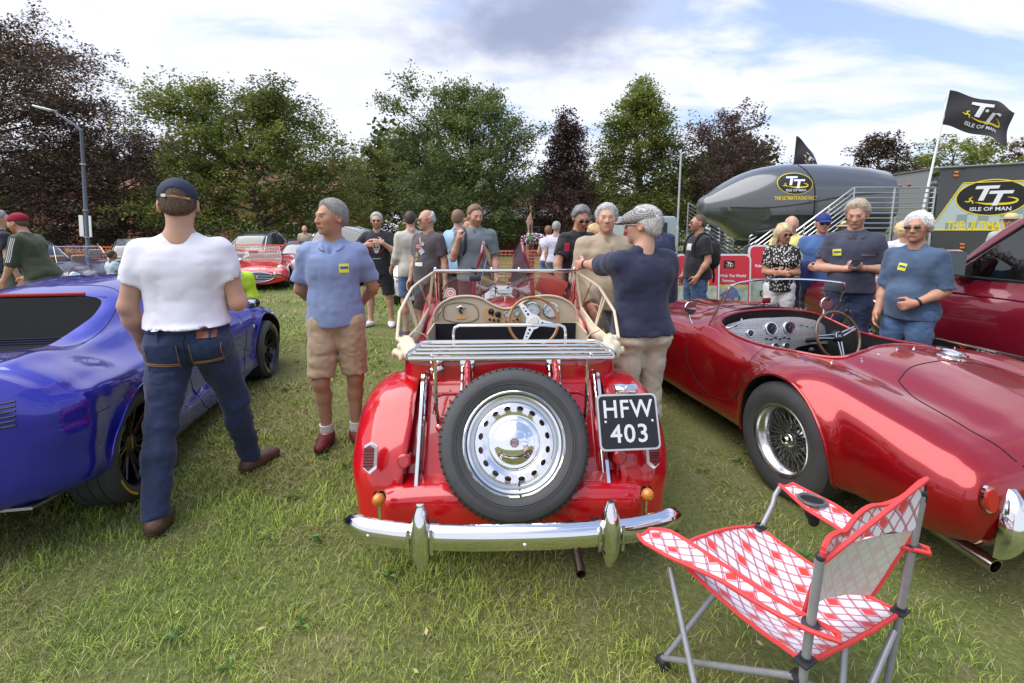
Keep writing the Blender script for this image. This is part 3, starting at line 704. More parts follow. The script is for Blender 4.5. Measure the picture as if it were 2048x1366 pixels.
  o=mesh(name, V, F, RED, T, angle=70);o.location=(0, -A, 0)
  md=o.modifiers.new('s', 'SOLIDIFY');md.thickness=.006;md.offset=-1 if s<0 else 1
  return o
 for s in sy:
  wing(s, [(3.08, .29), (2.98, .38), (2.90, .50), (2.78, .645), (2.61, .745), (2.42, .785), (2.24, .745), (2.08, .62), (1.975, .45), (1.935, .25)], lambda u:.455+.06*(max(0, u-.72)/.28)**1.5, lambda u:.728+.022*math.sin(pi*min(1, u*.72+.1))-.055*(max(0, u-.82)/.18)**1.6, lambda u:.10+.115*math.sin(pi*min(1, u*1.02))**.6, 'rear_wing')
  wing(s, [(3.25, .27), (3.55, .29), (3.85, .38), (4.10, .55), (4.36, .70), (4.66, .775), (4.92, .73), (5.12, .58), (5.22, .40), (5.24, .26)], lambda u:.50-.10*min(1, u*2), lambda u:.71+.01*math.sin(pi*u), lambda u:.06+.10*u, 'front_wing')
  mb=MB();mb.box((s*.61, 3.12, .285), (.21, .55, .025), bev=.01);P('running_board', mb, RED)
  V=[(s*.50, y, z)for y, z in((2.92, .28), (2.86, .50), (2.74, .64), (2.58, .72), (2.42, .76), (2.26, .72), (2.12, .60), (2.02, .44), (1.99, .28))]+[(s*.50, 2.4, .28)]
  V=[(s*.488, v[1], v[2])for v in V];mesh('wing_inner_side', V, [(i, i+1, 9)for i in range(8)], RED, T, smooth=False).location=(0, -A, 0)
  mb=MB();mb.prism([(2.95, .28), (2.86, .47), (2.74, .61), (2.58, .69), (2.42, .725), (2.27, .70), (2.14, .60), (2.045, .44), (2.02, .27)], .09, Matrix.Translation((s*.40 if s>0 else-.49, 0, 0))@Matrix(((0, 0, 1, 0), (1, 0, 0, 0), (0, 1, 0, 0), (0, 0, 0, 1))));P('tub_side', mb, RED)
  mb=MB();mb.tube([(s*.56, 2.85, .55), (s*.56, 2.7, .69), (s*.555, 2.5, .775), (s*.53, 2.36, .775), (s*.495, 2.24, .735), (s*.485, 2.11, .63), (s*.48, 2.03, .50)], .006, 6);P('wing_piping', mb, REDD)
 def small_wheel(x, y, name='wheel'):
  mb=MB();M=Matrix.Translation((x, y, .33))@Matrix.Rotation(pi/2, 4, 'Y');mb.lathe([(.20, -.07), (.27, -.075), (.315, -.065), (.33, -.045), (.33, .045), (.315, .065), (.27, .075), (.20, .07)], 40, M);w_=P(name, mb, RUBBER)
  mb=MB();mb.lathe([(0, .04), (.07, .045), (.10, .03), (.15, .03), (.2, .05), (.21, .07)], 32, M);mb.lathe([(0, -.04), (.07, -.045), (.10, -.03), (.15, -.03), (.2, -.05), (.21, -.07)], 32, M);P('rim', mb, CHROME, w_)
 for y in(2.42, 4.78):
  for s in sy:small_wheel(s*.61, y)
 tilt=R(25);nrm=Vector((0, -math.cos(tilt), math.sin(tilt)));M=axes((.006, 2.0, .584), nrm)
 mb=MB();mb.lathe([(.205, .048), (.222, .062), (.245, .072), (.275, .076), (.300, .072), (.312, .066), (.3155, .060), (.3158, .058), (.324, .052), (.3285, .04), (.329, .034), (.324, .033), (.324, .029), (.330, .028), (.331, .010), (.325, .009), (.325, .004), (.331, .003), (.331, -.003), (.325, -.004), (.325, -.009), (.331, -.010), (.330, -.028), (.324, -.04), (.31, -.06), (.275, -.074), (.24, -.07), (.205, -.048)], 120, M)
 for r_ in(.252, .262, .270):mb.lathe([(r_-.0022, .0735), (r_, .0775), (r_+.0022, .0745)], 90, M)
 tyre=P('spare_tyre', mb, TYREW, angle=28)
 mb=MB()
 for i in range(66):
  a=2*pi*i/66;Mr=M@Matrix.Rotation(a, 4, 'Z');mb.box((0, 0, 0), (.0, .0, .0))if 0 else None
  b=MB();b.box((.3215, 0, .048), (.016, .0045, .020), (0, R(-28), 0));mb.add(b.V, b.F, Mr)
 P('tread_notches', mb, mat('tread shadow rubber', (.012, .012, .012), .9), tyre, smooth=False)['kind']='stuff'
 mb=MB();mb.lathe([(.105, .020), (.115, .018), (.125, .022), (.150, .030), (.168, .026), (.176, .012), (.180, -.006), (.192, .0), (.196, .022), (.200, .030), (.212, .034), (.214, .050), (.220, .062), (.226, .058), (.226, .045)], 96, M)
 rim=P('spare_rim', mb, mat('bright wheel chrome', (.80, .81, .82), .13, 1), angle=60)
 me=rim
 cu=MB()
 for i in range(16):
  a=2*pi*(i+.5)/16;c=M@Vector((.149*math.cos(a), .149*math.sin(a), 0));q=M@Vector((.149*math.cos(a), .149*math.sin(a), .06));
  Mo=M@Matrix.Rotation(a, 4, 'Z')@Matrix.Translation((.149, 0, 0))@Matrix.Diagonal((.010, .0145, 1, 1));b=MB();b.lathe([(0, -.01), (1, -.01), (1, .06), (0, .06)], 16);cu.add(b.V, b.F, Mo)
 md=rim.modifiers.new('s', 'SOLIDIFY');md.thickness=.004;md.offset=-1
 bpy.context.view_layer.update();me2=bpy.data.meshes.new_from_object(rim.evaluated_get(bpy.context.evaluated_depsgraph_get()));rim.modifiers.clear();rim.data=me2
 co=cu.build('cutter', DARK, T);co.location=(0, -A, 0);cut(rim, [co]);me2=rim.data
 mb=MB();mb.lathe([(.0, -.03), (.19, -.03)], 40, M);P('brake_backing', mb, REDD, rim)
 mb=MB();mb.lathe([(0, .066), (.020, .065), (.050, .058), (.074, .046), (.088, .034), (.093, .032), (.102, .034), (.112, .030), (.117, .021), (.115, .014)], 80, M);cap=P('hub_cap', mb, mat('hub cap mirror', (.86, .87, .88), .03, 1), rim, angle=60)
 oc=[(.021*math.cos(R(22.5+45*i)), .021*math.sin(R(22.5+45*i)))for i in range(8)];oi=[(x*.84, y*.84)for x, y in oc]
 mb=MB();mb.prism(oc, .008, M@Matrix.Translation((0, 0, .058)));bd=P('badge', mb, mat('badge grey enamel', (.30, .29, .29), .3, .6), cap, smooth=False)
 mr=mat('badge red enamel', (.25, .01, .02), .3)
 mb=MB()
 for i in range(8):
  a, b=Vector((*oi[i], .0665)), Vector((*oi[(i+1)%8], .0665));mb.tube([M@a, M@b], .0009, 5)
 P('badge_rim', mb, mr, cap)
 lettering('MG', .020, M@Matrix.Translation((0, 0, .0668)), mr, cap, 'badge_letters', depth=.0004, space=.9)
 mb=MB();mb.tube([M@Vector((.02, -.176, .02)), M@Vector((.02, -.168, .055))], .004, 8);P('tyre_valve', mb, RUBBER, rim)
 for s in sy:
  x=s*.215
  mb=MB();mb.box((x, 2.305, .865), (.072, .012, .075), (R(-10), 0, 0), bev=.004);mb.ell((x-.025, 2.295, .845), (.007, .007, .007));mb.ell((x+.025, 2.295, .845), (.007, .007, .007));P('hinge_plate', mb, CHROME)
  mb=MB();mb.tube([(x+.004, 2.29, .87), (x+.004, 2.255, .868), (x+.006, 2.21, .83), (x+.012*-s, 2.16, .72), (x-.012*s, 2.12, .64)], .016, 10);P('carrier_arm', mb, RED)
  for q in(-.024, .026):
   mb=MB();mb.tube([(x+q, 2.28, .85), (x+q, 2.245, .80), (x+q, 2.20, .72)], .0045, 6);P('carrier_strap', mb, CHROME)
 mb=MB();zr=.95
 for y, hw in((2.095, .468), (2.165, .466), (2.235, .458), (2.305, .445)):
  mb.box((0, y, zr+(.0 if y>2.1 else-.004)), (hw*2, .020 if y>2.1 else.026, .015), bev=.005)
 for s in sy:mb.tube([(s*.468, 2.095, zr), (s*.475, 2.12, zr+.002), (s*.472, 2.2, zr+.004), (s*.445, 2.36, zr+.006), (s*.40, 2.375, zr+.006)], .0095, 8);
 mb.tube([(-.40, 2.375, zr+.006), (.40, 2.375, zr+.006)], .0095, 8)
 rk=P('luggage_rack', mb, CHROME)
 mb=MB();mb.tube([(-.292, 2.43, .93), (-.292, 2.43, .995), (-.285, 2.43, 1.018), (-.262, 2.43, 1.03), (.262, 2.43, 1.03), (.285, 2.43, 1.018), (.292, 2.43, .995), (.292, 2.43, .93)], .0085, 10);P('rack_hoop', mb, CHROME, rk)
 for s in sy:
  for q in(0, ):
   mb=MB();mb.tube([(s*.350, 2.12, .945), (s*.352, 2.13, .86), (s*.350, 2.125, .70), (s*.342, 2.13, .625)], .0085, 8);mb.ell((s*.342, 2.125, .61), (.014, .014, .014));mb.tube([(s*.375, 2.19, .945), (s*.372, 2.24, .83)], .006, 6);P('rack_stay', mb, CHROME, rk)
  mb=MB();mb.ell((s*.332, 2.12, .605), (.022, .02, .018));P('stay_foot', mb, RED, rk)
  for x in(s*.36, ):
   mb=MB();mb.lathe([(0, 0), (.008, 0), (.008, .006), (.005, .012), (0, .013)], 10, Matrix.Translation((x, 2.095, zr+.007)));P('rack_nut', mb, CHROME, rk)
 f=Field((-.66, 2.26, .84), (.66, 2.85, 1.05), .011)
 f.cone((-.50, 2.37, .90), (.50, 2.37, .90), .036, .036, .03, fy=1.9)
 f.cone((-.49, 2.318, .90), (.49, 2.318, .90), .022, .022, .03)
 for s in sy:
  for dx, dz, y0, y1, r_ in((0, 0, 2.34, 2.66, .030), (.022, -.022, 2.36, 2.74, .022), (-.022, .022, 2.36, 2.60, .022), (.034, .006, 2.40, 2.64, .017), (-.004, .034, 2.38, 2.56, .016), (.04, -.04, 2.38, 2.70, .016)):
   for q in range(4):
    u0, u1=q/4, (q+1)/4;P0=lambda u:(s*(.515+dx+.065*u), y0+(y1-y0)*u, .912+dz*(1-u*.6)+.012*math.sin(u*3.1))
    f.cone(P0(u0), P0(u1), r_*(1-.25*u0), r_*(1-.25*u1), .007)
  f.cone((s*.46, 2.345, .93), (s*.565, 2.42, .925), .020, .024, .008);f.cone((s*.50, 2.335, .895), (s*.60, 2.44, .885), .020, .018, .008);f.cone((s*.595, 2.44, .90), (s*.625, 2.47, .84), .016, .008, .01)
 f.noise(.010, (16, 22, 20), 3, True);f.noise(.004, (50, 50, 50), 8)
 o=f.build('folded_hood', CREAM, T);o.location=(0, -A, 0)
 xw=.515;zt, yt, yb, zb=1.225, 3.47, 3.54, .955
 mb=MB();mb.box((0, yt, zt), (xw*2+.02, .022, .026), bev=.006);ws=P('windscreen_frame', mb, CHROME)
 mb=MB();mb.box((0, yt+.012, zt+.004), (xw*2, .02, .012));P('top_rail_rubber', mb, BLACK, ws, smooth=False)
 for s in sy:
  mb=MB();mb.tube([(s*xw, yt, zt), (s*xw, yb, zb)], .010, 8);mb.tube([(s*(xw-.022), yt, zt), (s*(xw-.022), yb, zb)], .006, 6);P('windscreen_post', mb, CHROME, ws)
  mb=MB();mb.ell((s*(xw-.005), yt, zt+.017), (.012, .012, .012));P('hood_peg', mb, CHROME, ws)
  mb=MB();mb.ell((s*.10, yt+.01, zt+.016), (.010, .010, .010));P('hood_peg', mb, CHROME, ws)
 mb=MB();mb.box((0, (yt+yb)/2, (zt+zb)/2), (xw*2-.04, .004, .275), (math.atan2(yb-yt, zt-zb), 0, 0));P('windscreen_glass', mb, GLASS, smooth=False)
 mb=MB();mb.box((-.22, yt-.02, 1.175), (.085, .05, .045), bev=.012);mb.tube([(-.22, yt, 1.20), (-.22, yt, 1.24), (-.25, yt-.01, 1.25)], .008, 8);P('wiper_motor', mb, mat('wiper motor casing', (.03, .03, .04), .35))
 mb=MB();mb.tube([(-.20, yt-.01, 1.19), (-.10, yt+.01, 1.15), (.04, yt+.015, 1.135)], .004, 6);P('wiper_arm', mb, CHROME)
 mb=MB();M2=axes((-.405, 3.49, 1.06), (0, -1, .1));mb.lathe([(0, .002), (.040, .002), (.040, 0), (0, 0)], 28, M2);tx=P('tax_disc', mb, mat('paper disc', (.75, .70, .66), .6));mb=MB();mb.lathe([(.026, .003), (.033, .003)], 28, M2);mb.lathe([(.006, .003), (.014, .003)], 12, M2);P('disc_print', mb, mat('disc print red', (.5, .2, .2), .6), tx)
 mb=MB();mb.box((-.005, 3.36, 1.085), (.105, .018, .046), bev=.007);mb.tube([(-.005, 3.37, 1.07), (-.005, 3.385, 1.01)], .006, 8);mir=P('rear_view_mirror', mb, CHROME);mb=MB();mb.box((-.005, 3.3505, 1.085), (.094, .002, .036));P('mirror_glass', mb, mat('mirror glass', (.62, .72, .74), .02, 1), mir, smooth=False)
 top=smooth_line([(-.505, .885), (-.505, .93), (-.475, .99), (-.40, 1.042), (-.29, 1.064), (-.18, 1.05), (-.09, 1.0), (0, .972), (.09, 1.0), (.18, 1.05), (.29, 1.064), (.40, 1.042), (.475, .99), (.505, .93), (.505, .885)], 60)
 bot=[(.50, .868), (.30, .862), (.16, .850), (.10, .835), (-.10, .835), (-.16, .850), (-.30, .862), (-.50, .868)]
 pts=[tuple(p)for p in top]+bot;M3=Matrix.Translation((0, 3.30, 0))@Matrix.Rotation(pi/2, 4, 'X')
 mb=MB();mb.prism([(x, z)for x, z in pts][::-1], -.03, M3@Matrix.Translation((0, 0, 0)));dash=P('dashboard', mb, BEIGE, angle=30)
 mb=MB();mb.tube([(x, 3.295, z)for x, z in top], .009, 8);mb.tube([(x, 3.30, z)for x, z in[(.505, .885)]+bot+[(-.505, .885)]], .006, 6);P('dash_piping', mb, BEIGE, dash)
 mb=MB();cp=smooth_line([(-.155, .975), (-.165, .94), (-.15, .895), (-.10, .862), (-.02, .858), (.08, .862), (.105, .89), (.10, .935), (.06, .955), (-.04, .962), (-.12, .985)], 40, True);mb.prism([tuple(p)for p in cp], .004, M3@Matrix.Translation((0, 0, .001)));P('switch_panel', mb, WOODP, dash)
 mb=MB()
 gb=[(-.43, .90), (-.44, .95), (-.425, .995), (-.38, 1.012), (-.26, 1.012), (-.215, .995), (-.195, .95), (-.20, .905), (-.22, .893), (-.40, .890)];gb=smooth_line(gb, 50, True);mb.tube([(x, 3.297, z)for x, z in gb], .003, 5, closed=True);P('glovebox_edge', mb, mat('dark beige piping', (.17, .14, .11), .6), dash)
 mb=MB();mb.ell((-.315, 3.292, .985), (.034, .006, .008));mb.ell((-.315, 3.290, .985), (.016, .007, .017));P('glovebox_latch', mb, CHROME, dash)
 mb=MB();mb.ell((-.315, 3.284, .985), (.008, .004, .008));mb.box((-.318, 3.285, .955), (.03, .012, .012), (0, R(45), 0));P('latch_knob', mb, BLACK, dash)
 mb=MB();mb.box((-.315, 3.296, .915), (.066, .002, .026));P('dash_label', mb, mat('orange label', (.75, .42, .16), .6), dash, smooth=False)
 mb=MB();mb.tube([(-.485, 3.29, .90), (-.465, 3.275, .945), (-.44, 3.28, .99)], .006, 8);P('side_clamp', mb, CHROME, dash)
 def dial(x, z, r_, face, nm='gauge', ticks=True):
  Md=axes((x, 3.296, z), (0, -1, 0));mb=MB();mb.lathe([(r_*.86, .001), (r_*.9, .010), (r_, .009), (r_*1.02, 0)], 32, Md);g=P(nm, mb, CHROME, dash);mb=MB();mb.lathe([(0, .002), (r_*.87, .002)], 32, Md);P('dial_face', mb, face, g)
  if ticks:
   mb=MB()
   for i in range(9):
    a=R(-135+270*i/8)+pi/2;mb.box(tuple(Md@Vector((r_*.68*math.cos(a), r_*.68*math.sin(a), .003))), (.002, .001, r_*.2), (0, -(a-pi/2), 0))
   mb.box(tuple(Md@Vector((-.2*r_, -.1*r_, .004))), (.0025, .001, r_*.7), (0, R(60), 0));P('dial_marks', mb, mat('dial print', (.05, .12, .14), .5), g, smooth=False)
 dial(.185, .965, .056, DIAL);dial(.315, .962, .056, DIAL);dial(.008, .935, .023, DIAL, ticks=False);dial(.075, .945, .023, DIAL, ticks=False)
 for x, z, r_ in((-.105, .955, .021), (-.055, .935, .021), (-.115, .898, .009), (-.085, .893, .009), (-.055, .89, .009), (.0, .89, .008), (.05, .893, .008), (.08, .898, .009), (-.10, .955, .008)):
  mb=MB();mb.lathe([(0, .016), (r_*.7, .015), (r_, .010), (r_, 0)], 16, axes((x, 3.296, z), (0, -1, 0)));
  if r_>.02:mb.box((x+.006, 3.278, z-.012), (.007, .012, .034), (0, R(-30), 0))
  P('switch_knob', mb, BLACK if r_!=.008 else CHROME, dash)
 mb=MB();mb.box((.045, 3.29, .812), (.035, .01, .03), bev=.004);mb.ell((.045, 3.28, .79), (.012, .008, .016));P('ignition_tag', mb, CHROME, dash)
 V, F=loft([(3.31, [(0, .968), (.09, .998), (.18, 1.048), (.29, 1.062), (.40, 1.040), (.475, .985), (.515, .90), (.53, .70), (.53, .4), (0, .4)]), (3.45, [(0, .985), (.09, .995), (.18, 1.015), (.29, 1.015), (.39, 1.0), (.465, .96), (.51, .89), (.52, .70), (.52, .4), (0, .4)]), (3.75, [(0, .99), (.09, .985), (.18, .97), (.27, .95), (.35, .92), (.42, .87), (.45, .80), (.46, .65), (.46, .4), (0, .4)])], 10, 40)
 o=mesh('scuttle', V, F, RED, T, angle=50);o.location=(0, -A, 0);flip_check(o)
 for s in sy:mb=MB();mb.box((s*.40, 4.33, .60), (.02, 1.16, .42), bev=.006);P('bonnet_side', mb, RED)
 mb=MB();mb.box((0, 4.35, .66), (.26, .75, .26), bev=.03);mb.box((.02, 4.35, .83), (.15, .62, .10), bev=.03);mb.cyl((-.2, 4.05, .6), (-.2, 4.05, .85), .06);mb.cyl((.22, 4.3, .72), (.22, 4.45, .72), .07);P('engine', mb, mat('engine grey metal', (.14, .14, .15), .4, .8))
 mb=MB();mb.box((0, 4.95, .62), (.44, .12, .66), bev=.04);rd=P('radiator_shell', mb, CHROME)
 mb=MB()
 for i in range(17):mb.box((-.16+i*.02, 5.012, .62), (.007, .01, .5))
 P('radiator_slats', mb, RED, rd, smooth=False)
 MB_=mat('bonnet red darkened for shade', (.17, .006, .018), .2, coat=1)  # body red, with the shade on the raised panels put into the colour
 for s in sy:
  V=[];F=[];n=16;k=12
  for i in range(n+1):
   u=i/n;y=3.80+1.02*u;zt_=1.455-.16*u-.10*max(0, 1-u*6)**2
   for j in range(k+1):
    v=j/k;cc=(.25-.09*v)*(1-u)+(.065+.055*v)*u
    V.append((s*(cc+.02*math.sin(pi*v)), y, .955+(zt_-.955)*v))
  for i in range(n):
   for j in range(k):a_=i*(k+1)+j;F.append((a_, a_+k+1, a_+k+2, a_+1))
  o=mesh('raised_bonnet_panel', V, F, MB_, T, angle=60);o.location=(0, -A, 0);md=o.modifiers.new('s', 'SOLIDIFY');md.thickness=.022;o['label']='bonnet panel standing up like a wing, its red painted darker for shade'
  mb=MB();mb.tube([V[3*(k+1)+1], V[9*(k+1)+k-3]], .004, 6);P('bonnet_stay', mb, CHROME, o)
  mb=MB();mb.lathe([(0, .10), (.05, .09), (.09, .04), (.10, 0), (.095, -.005), (0, -.02)], 28, axes((s*.40, 4.95, .66), (0, 1, 0)));P('headlamp', mb, CHROME)
 bp=smooth_line([(-.648, 1.755), (-.60, 1.70), (-.48, 1.655), (-.30, 1.628), (0, 1.615), (.30, 1.628), (.48, 1.655), (.60, 1.70), (.648, 1.755)], 70)
 V=[];F=[];prof=smooth_line([(.012, .046), (-.010, .040), (-.024, .022), (-.028, 0), (-.024, -.022), (-.010, -.040), (.012, -.046)], 18);k=len(prof)
 for i, (x, y)in enumerate(bp):
  a=bp[max(0, i-1)];b=bp[min(len(bp)-1, i+1)];t=Vector((b[0]-a[0], b[1]-a[1])).normalized();nr=Vector((-t.y, t.x));e=min(1, (min(i, len(bp)-1-i)+.6)/4)**.5
  for u, z in prof:V.append((x+nr.x*u, y+nr.y*u, .392+z*e))
 for i in range(len(bp)-1):
  for j in range(k-1):F.append((i*k+j, (i+1)*k+j, (i+1)*k+j+1, i*k+j+1))
 bu=mesh('rear_bumper', V, F, CHROME, T, angle=60);bu.location=(0, -A, 0);md=bu.modifiers.new('s', 'SOLIDIFY');md.thickness=.004
 for s in sy:
  V, F=[], [];hs=np.linspace(-.125, .135, 22);
  for i, h in enumerate(hs):
   u=(h+.125)/.26;w2=.037*(math.sin(pi*min(.97, max(.03, u)))**.42);pr=.052*(math.sin(pi*min(.96, max(.04, u)))**.5)
   for j in range(20):
    a=pi*j/19;V.append((s*.352+w2*math.cos(a), 1.625-pr*math.sin(a)**.8+.02*(u-.5)**2, .392+h))
  for i in range(21):
   for j in range(19):F.append((i*20+j, i*20+j+1, (i+1)*20+j+1, (i+1)*20+j))
  F.append(tuple(range(20))[::-1]);F.append(tuple(range(420, 440)))
  V+=[];o=mesh('over_rider', V, F, CHROME, bu, angle=50)
  for q in(-1, 1):mb=MB();mb.tube([(s*.352+q*.042, 1.60, .345), (s*.352+q*.044, 1.592, .392), (s*.352+q*.042, 1.60, .44)], [.006, .008, .006], 8);P('over_rider_washer', mb, CHROME, bu)
  mb=MB();mb.ell((s*.55, 1.645, .395), (.008, .008, .008));P('bumper_bolt', mb, CHROME, bu)
  mb=MB();mb.box((s*.34, 1.74, .31), (.035, .20, .03));P('bumper_iron', mb, BLACK, bu, smooth=False)
  yy=1.985;c=Vector((s*.615, yy-.02, .545));Ml=axes(c, (0, -.93, .36));h6=[(-.028, .05), (0, .066), (.028, .05), (.028, -.045), (0, -.068), (-.028, -.045)]
  mb=MB();mb.prism([(x*1.0, y*1.0)for x, y in h6][::-1], .012, Ml);tl=P('tail_lamp', mb, CHROME, smooth=False)
  mb=MB();mb.prism([(x*.78, y*.80)for x, y in h6][::-1], .034, Ml@Matrix.Translation((0, 0, .006)));P('lens', mb, REDL, tl, smooth=False)
  mb=MB();
  for z in(-.032, -.02, -.008, .004, .016, .028, .038):mb.box(tuple(Ml@Vector((0, z, .041))), (.044, .005, .004), (0, 0, 0))
  P('lens_rib', mb, mat('dark red lens rib', (.12, .004, .006), .2, coat=1), tl, smooth=False)
  mb=MB();Mr=axes((s*.478, 1.985, .515), (0, -.95, .3));mb.lathe([(0, .012), (.026, .012), (.030, .008), (.031, -.01)], 28, Mr);mb.tube([Mr@Vector((0, 0, 0)), (s*.47, 2.08, .50)], .01, 8);rf=P('round_reflector', mb, RED);mb=MB();mb.lathe([(0, .0145), (.022, .0145), (.024, .012)], 28, Mr);P('lens', mb, mat('red reflector', (.42, .012, .012), .2, coat=1), rf)
  mb=MB();mb.ell((s*.548, 1.80, .445), (.026, .026, .026));am=P('indicator_lamp', mb, AMBER);mb=MB();mb.lathe([(0, -.03), (.022, -.028), (.028, -.004), (.027, .002)], 20, axes((s*.548, 1.815, .447), (0, -.8, .3)));mb.tube([(s*.548, 1.815, .43), (s*.548, 1.81, .32)], .008, 8);P('lamp_stalk', mb, CHROME, am)
 mb=MB();mb.ell((.03, 1.585, .385), (.009, .008, .009));P('bumper_bolt', mb, CHROME, bu)
 mb=MB();mb.lathe([(.018, -.4), (.019, 0), (.016, .0), (.015, -.06)], 20, axes((.245, 1.62, .235), (0, -1, -.12)));P('exhaust_pipe', mb, mat('exhaust dull metal', (.10, .07, .06), .35, .9))
 Mp=axes((.492, 1.93, .705), (.05, -.92, .38));rr=lambda w_, h_, r_:[(x, y)for cx_, cy_, a0 in((w_-r_, h_-r_, 0), (-(w_-r_), h_-r_, 90), (-(w_-r_), -(h_-r_), 180), (w_-r_, -(h_-r_), 270))for x, y in[(cx_+r_*math.cos(R(a0+t)), cy_+r_*math.sin(R(a0+t)))for t in(0, 30, 60, 90)]]
 mb=MB();mb.prism(rr(.132, .117, .022), .012, Mp);npl=P('number_plate', mb, mat('plate surround', (.6, .6, .6), .35, .7), angle=30);npl['label']='square black number plate reading HFW 403'
 mb=MB();mb.prism(rr(.124, .109, .018), .0125, Mp@Matrix.Translation((0, 0, .001)));P('plate_face', mb, PLATEB, npl, angle=30)
 lettering('HFW', .105, Mp@Matrix.Translation((0, .050, .0140)), SILV, npl, 'plate_letters', depth=.001, bold=.0012, sx=.90, space=1.1)
 lettering('403', .105, Mp@Matrix.Translation((0, -.052, .0140)), SILV, npl, 'plate_numbers', depth=.001, bold=.0012, sx=1.0, space=1.1)
 for x in(-.10, .105):mb=MB();mb.lathe([(0, .017), (.005, .016), (.006, .013)], 10, Mp@Matrix.Translation((x, .002, 0)));P('plate_bolt', mb, SILV, npl)
 mb=MB();V, F=[], [];mb.box(tuple(Mp@Vector((.004, .138, .0))), (.10, .05, .036), (R(20), 0, 0), bev=.014);mb.ell(tuple(Mp@Vector((.004, .145, .022))), (.008, .006, .006));P('plate_lamp', mb, CHROME)
 mb=MB();mb.tube([tuple(Mp@Vector((0, -.05, -.005))), (.43, 2.10, .55)], .012, 8);mb.tube([tuple(Mp@Vector((0, .05, -.005))), (.43, 2.15, .65)], .012, 8);P('plate_bracket', mb, BLACK)
 c=Vector((.175, 3.06, .925));Ms=axes(c, (0, -.955, .30));mb=MB();mb.tube([Ms@Vector((.162*math.cos(a), .162*math.sin(a), 0))for a in np.linspace(0, 2*pi, 64, endpoint=False)], .0105, 10, closed=True);sw=P('steering_wheel', mb, WOOD)
 ALU=mat('brushed aluminium', (.75, .76, .77), .25, 1)
 mb=MB();mb.lathe([(0, .012), (.03, .012), (.036, .004), (.036, -.01)], 28, Ms);P('wheel_boss', mb, mat('boss cream', (.62, .58, .5), .4), sw);mb=MB();mb.lathe([(.0, .0), (.05, -.002), (.05, -.006)], 32, Ms);P('hub_ring', mb, ALU, sw)
 for a in(R(125), R(-10), R(-115)):
  d=Vector((math.cos(a), math.sin(a), 0));n_=Vector((-d.y, d.x, 0));mb=MB();q=[d*.035+n_*.024, d*.155+n_*.012, d*.155-n_*.012, d*.035-n_*.024];V=[Ms@(p+Vector((0, 0, zz)))for zz in(-.003, .001)for p in q];mb.add(V, [(3, 2, 1, 0), (4, 5, 6, 7), (0, 1, 5, 4), (1, 2, 6, 5), (2, 3, 7, 6), (3, 0, 4, 7)]);sp=P('spoke', mb, ALU, sw, smooth=False)
  mb=MB()
  for rr_, s_ in((.06, .0085), (.085, .007), (.108, .0055)):mb.lathe([(0, .0015), (s_, .0015)], 12, Ms@Matrix.Translation(d*rr_));
  P('spoke_hole', mb, DARK, sp)
 for i in range(12):
  a=R(30*i+10);mb=MB();mb.ell(tuple(Ms@Vector((.162*math.cos(a), .162*math.sin(a), .0098))), (.0028, .0028, .0028), 6, 4);P('rivet', mb, CHROME, sw)
 mb=MB();mb.tube([Ms@Vector((0, 0, -.01)), (.19, 3.5, .80)], .02, 10);P('steering_column', mb, BLACK, sw)
 mb=MB();mb.tube([(-.03, 3.1, .5), (-.03, 3.06, .70)], .008, 8);mb.ell((-.03, 3.06, .715), (.018, .018, .018));P('gear_lever', mb, BLACK)
 for s in sy:
  A_=Vector((s*.527, 3.47, 1.215));B_=Vector((s*.60, 3.28, 1.165));C_=Vector((s*.64, 3.02, 1.09));D_=Vector((s*.625, 2.62, .915));E_=Vector((s*.56, 3.45, .955));G_=Vector((s*.575, 3.08, .90));H_=Vector((s*.59, 2.60, .895))
  cb=B_.lerp(C_, .5)+Vector((s*.006, 0, .012));dd=C_.lerp(D_, .5)+Vector((s*.015, 0, .03))
  mb=MB();mb.tube([A_, A_.lerp(B_, .5), B_, cb, C_, dd, D_, H_], [.008, .008, .009, .009, .010, .009, .009, .009], 8);fr=P('side_screen_frame', mb, CREAM)
  mb=MB();mb.tube([A_, E_], .010, 8);mb.tube([E_, E_.lerp(G_, .5), G_, H_], .009, 8);mb.tube([C_, G_.lerp(H_, .15)], .008, 8);mb.tube([C_+Vector((-s*.012, .03, 0)), G_.lerp(H_, .1)], .006, 8);mb.tube([B_, E_], .007, 6);P('screen_rail', mb, CREAM, fr)
  V=[A_, B_, cb, C_, dd, D_, H_, G_, E_];cen=sum(V, Vector())/len(V)+Vector((s*.015, 0, 0));mesh('clear_pane', [tuple(v)for v in V]+[tuple(cen)], [(i, (i+1)%9, 9)for i in range(9)], PLAST, fr)
  sk=[E_, G_, H_];lo=[Vector((s*.55, 3.45, .88)), Vector((s*.572, 3.05, .79)), Vector((s*.56, 2.62, .86))]
  V=[tuple(v)for v in sk+lo];F=[(0, 1, 4, 3), (1, 2, 5, 4)];q=mesh('canvas_skirt', V, F, CREAM, fr);md=q.modifiers.new('s', 'SOLIDIFY');md.thickness=.006
  mb=MB();mb.tube([(s*.545, 2.76, .93), (s*.50, 2.80, .90), (s*.47, 2.83, .84)], .006, 6);P('hood_strap', mb, CREAM, fr)
 return T
MG=mg()
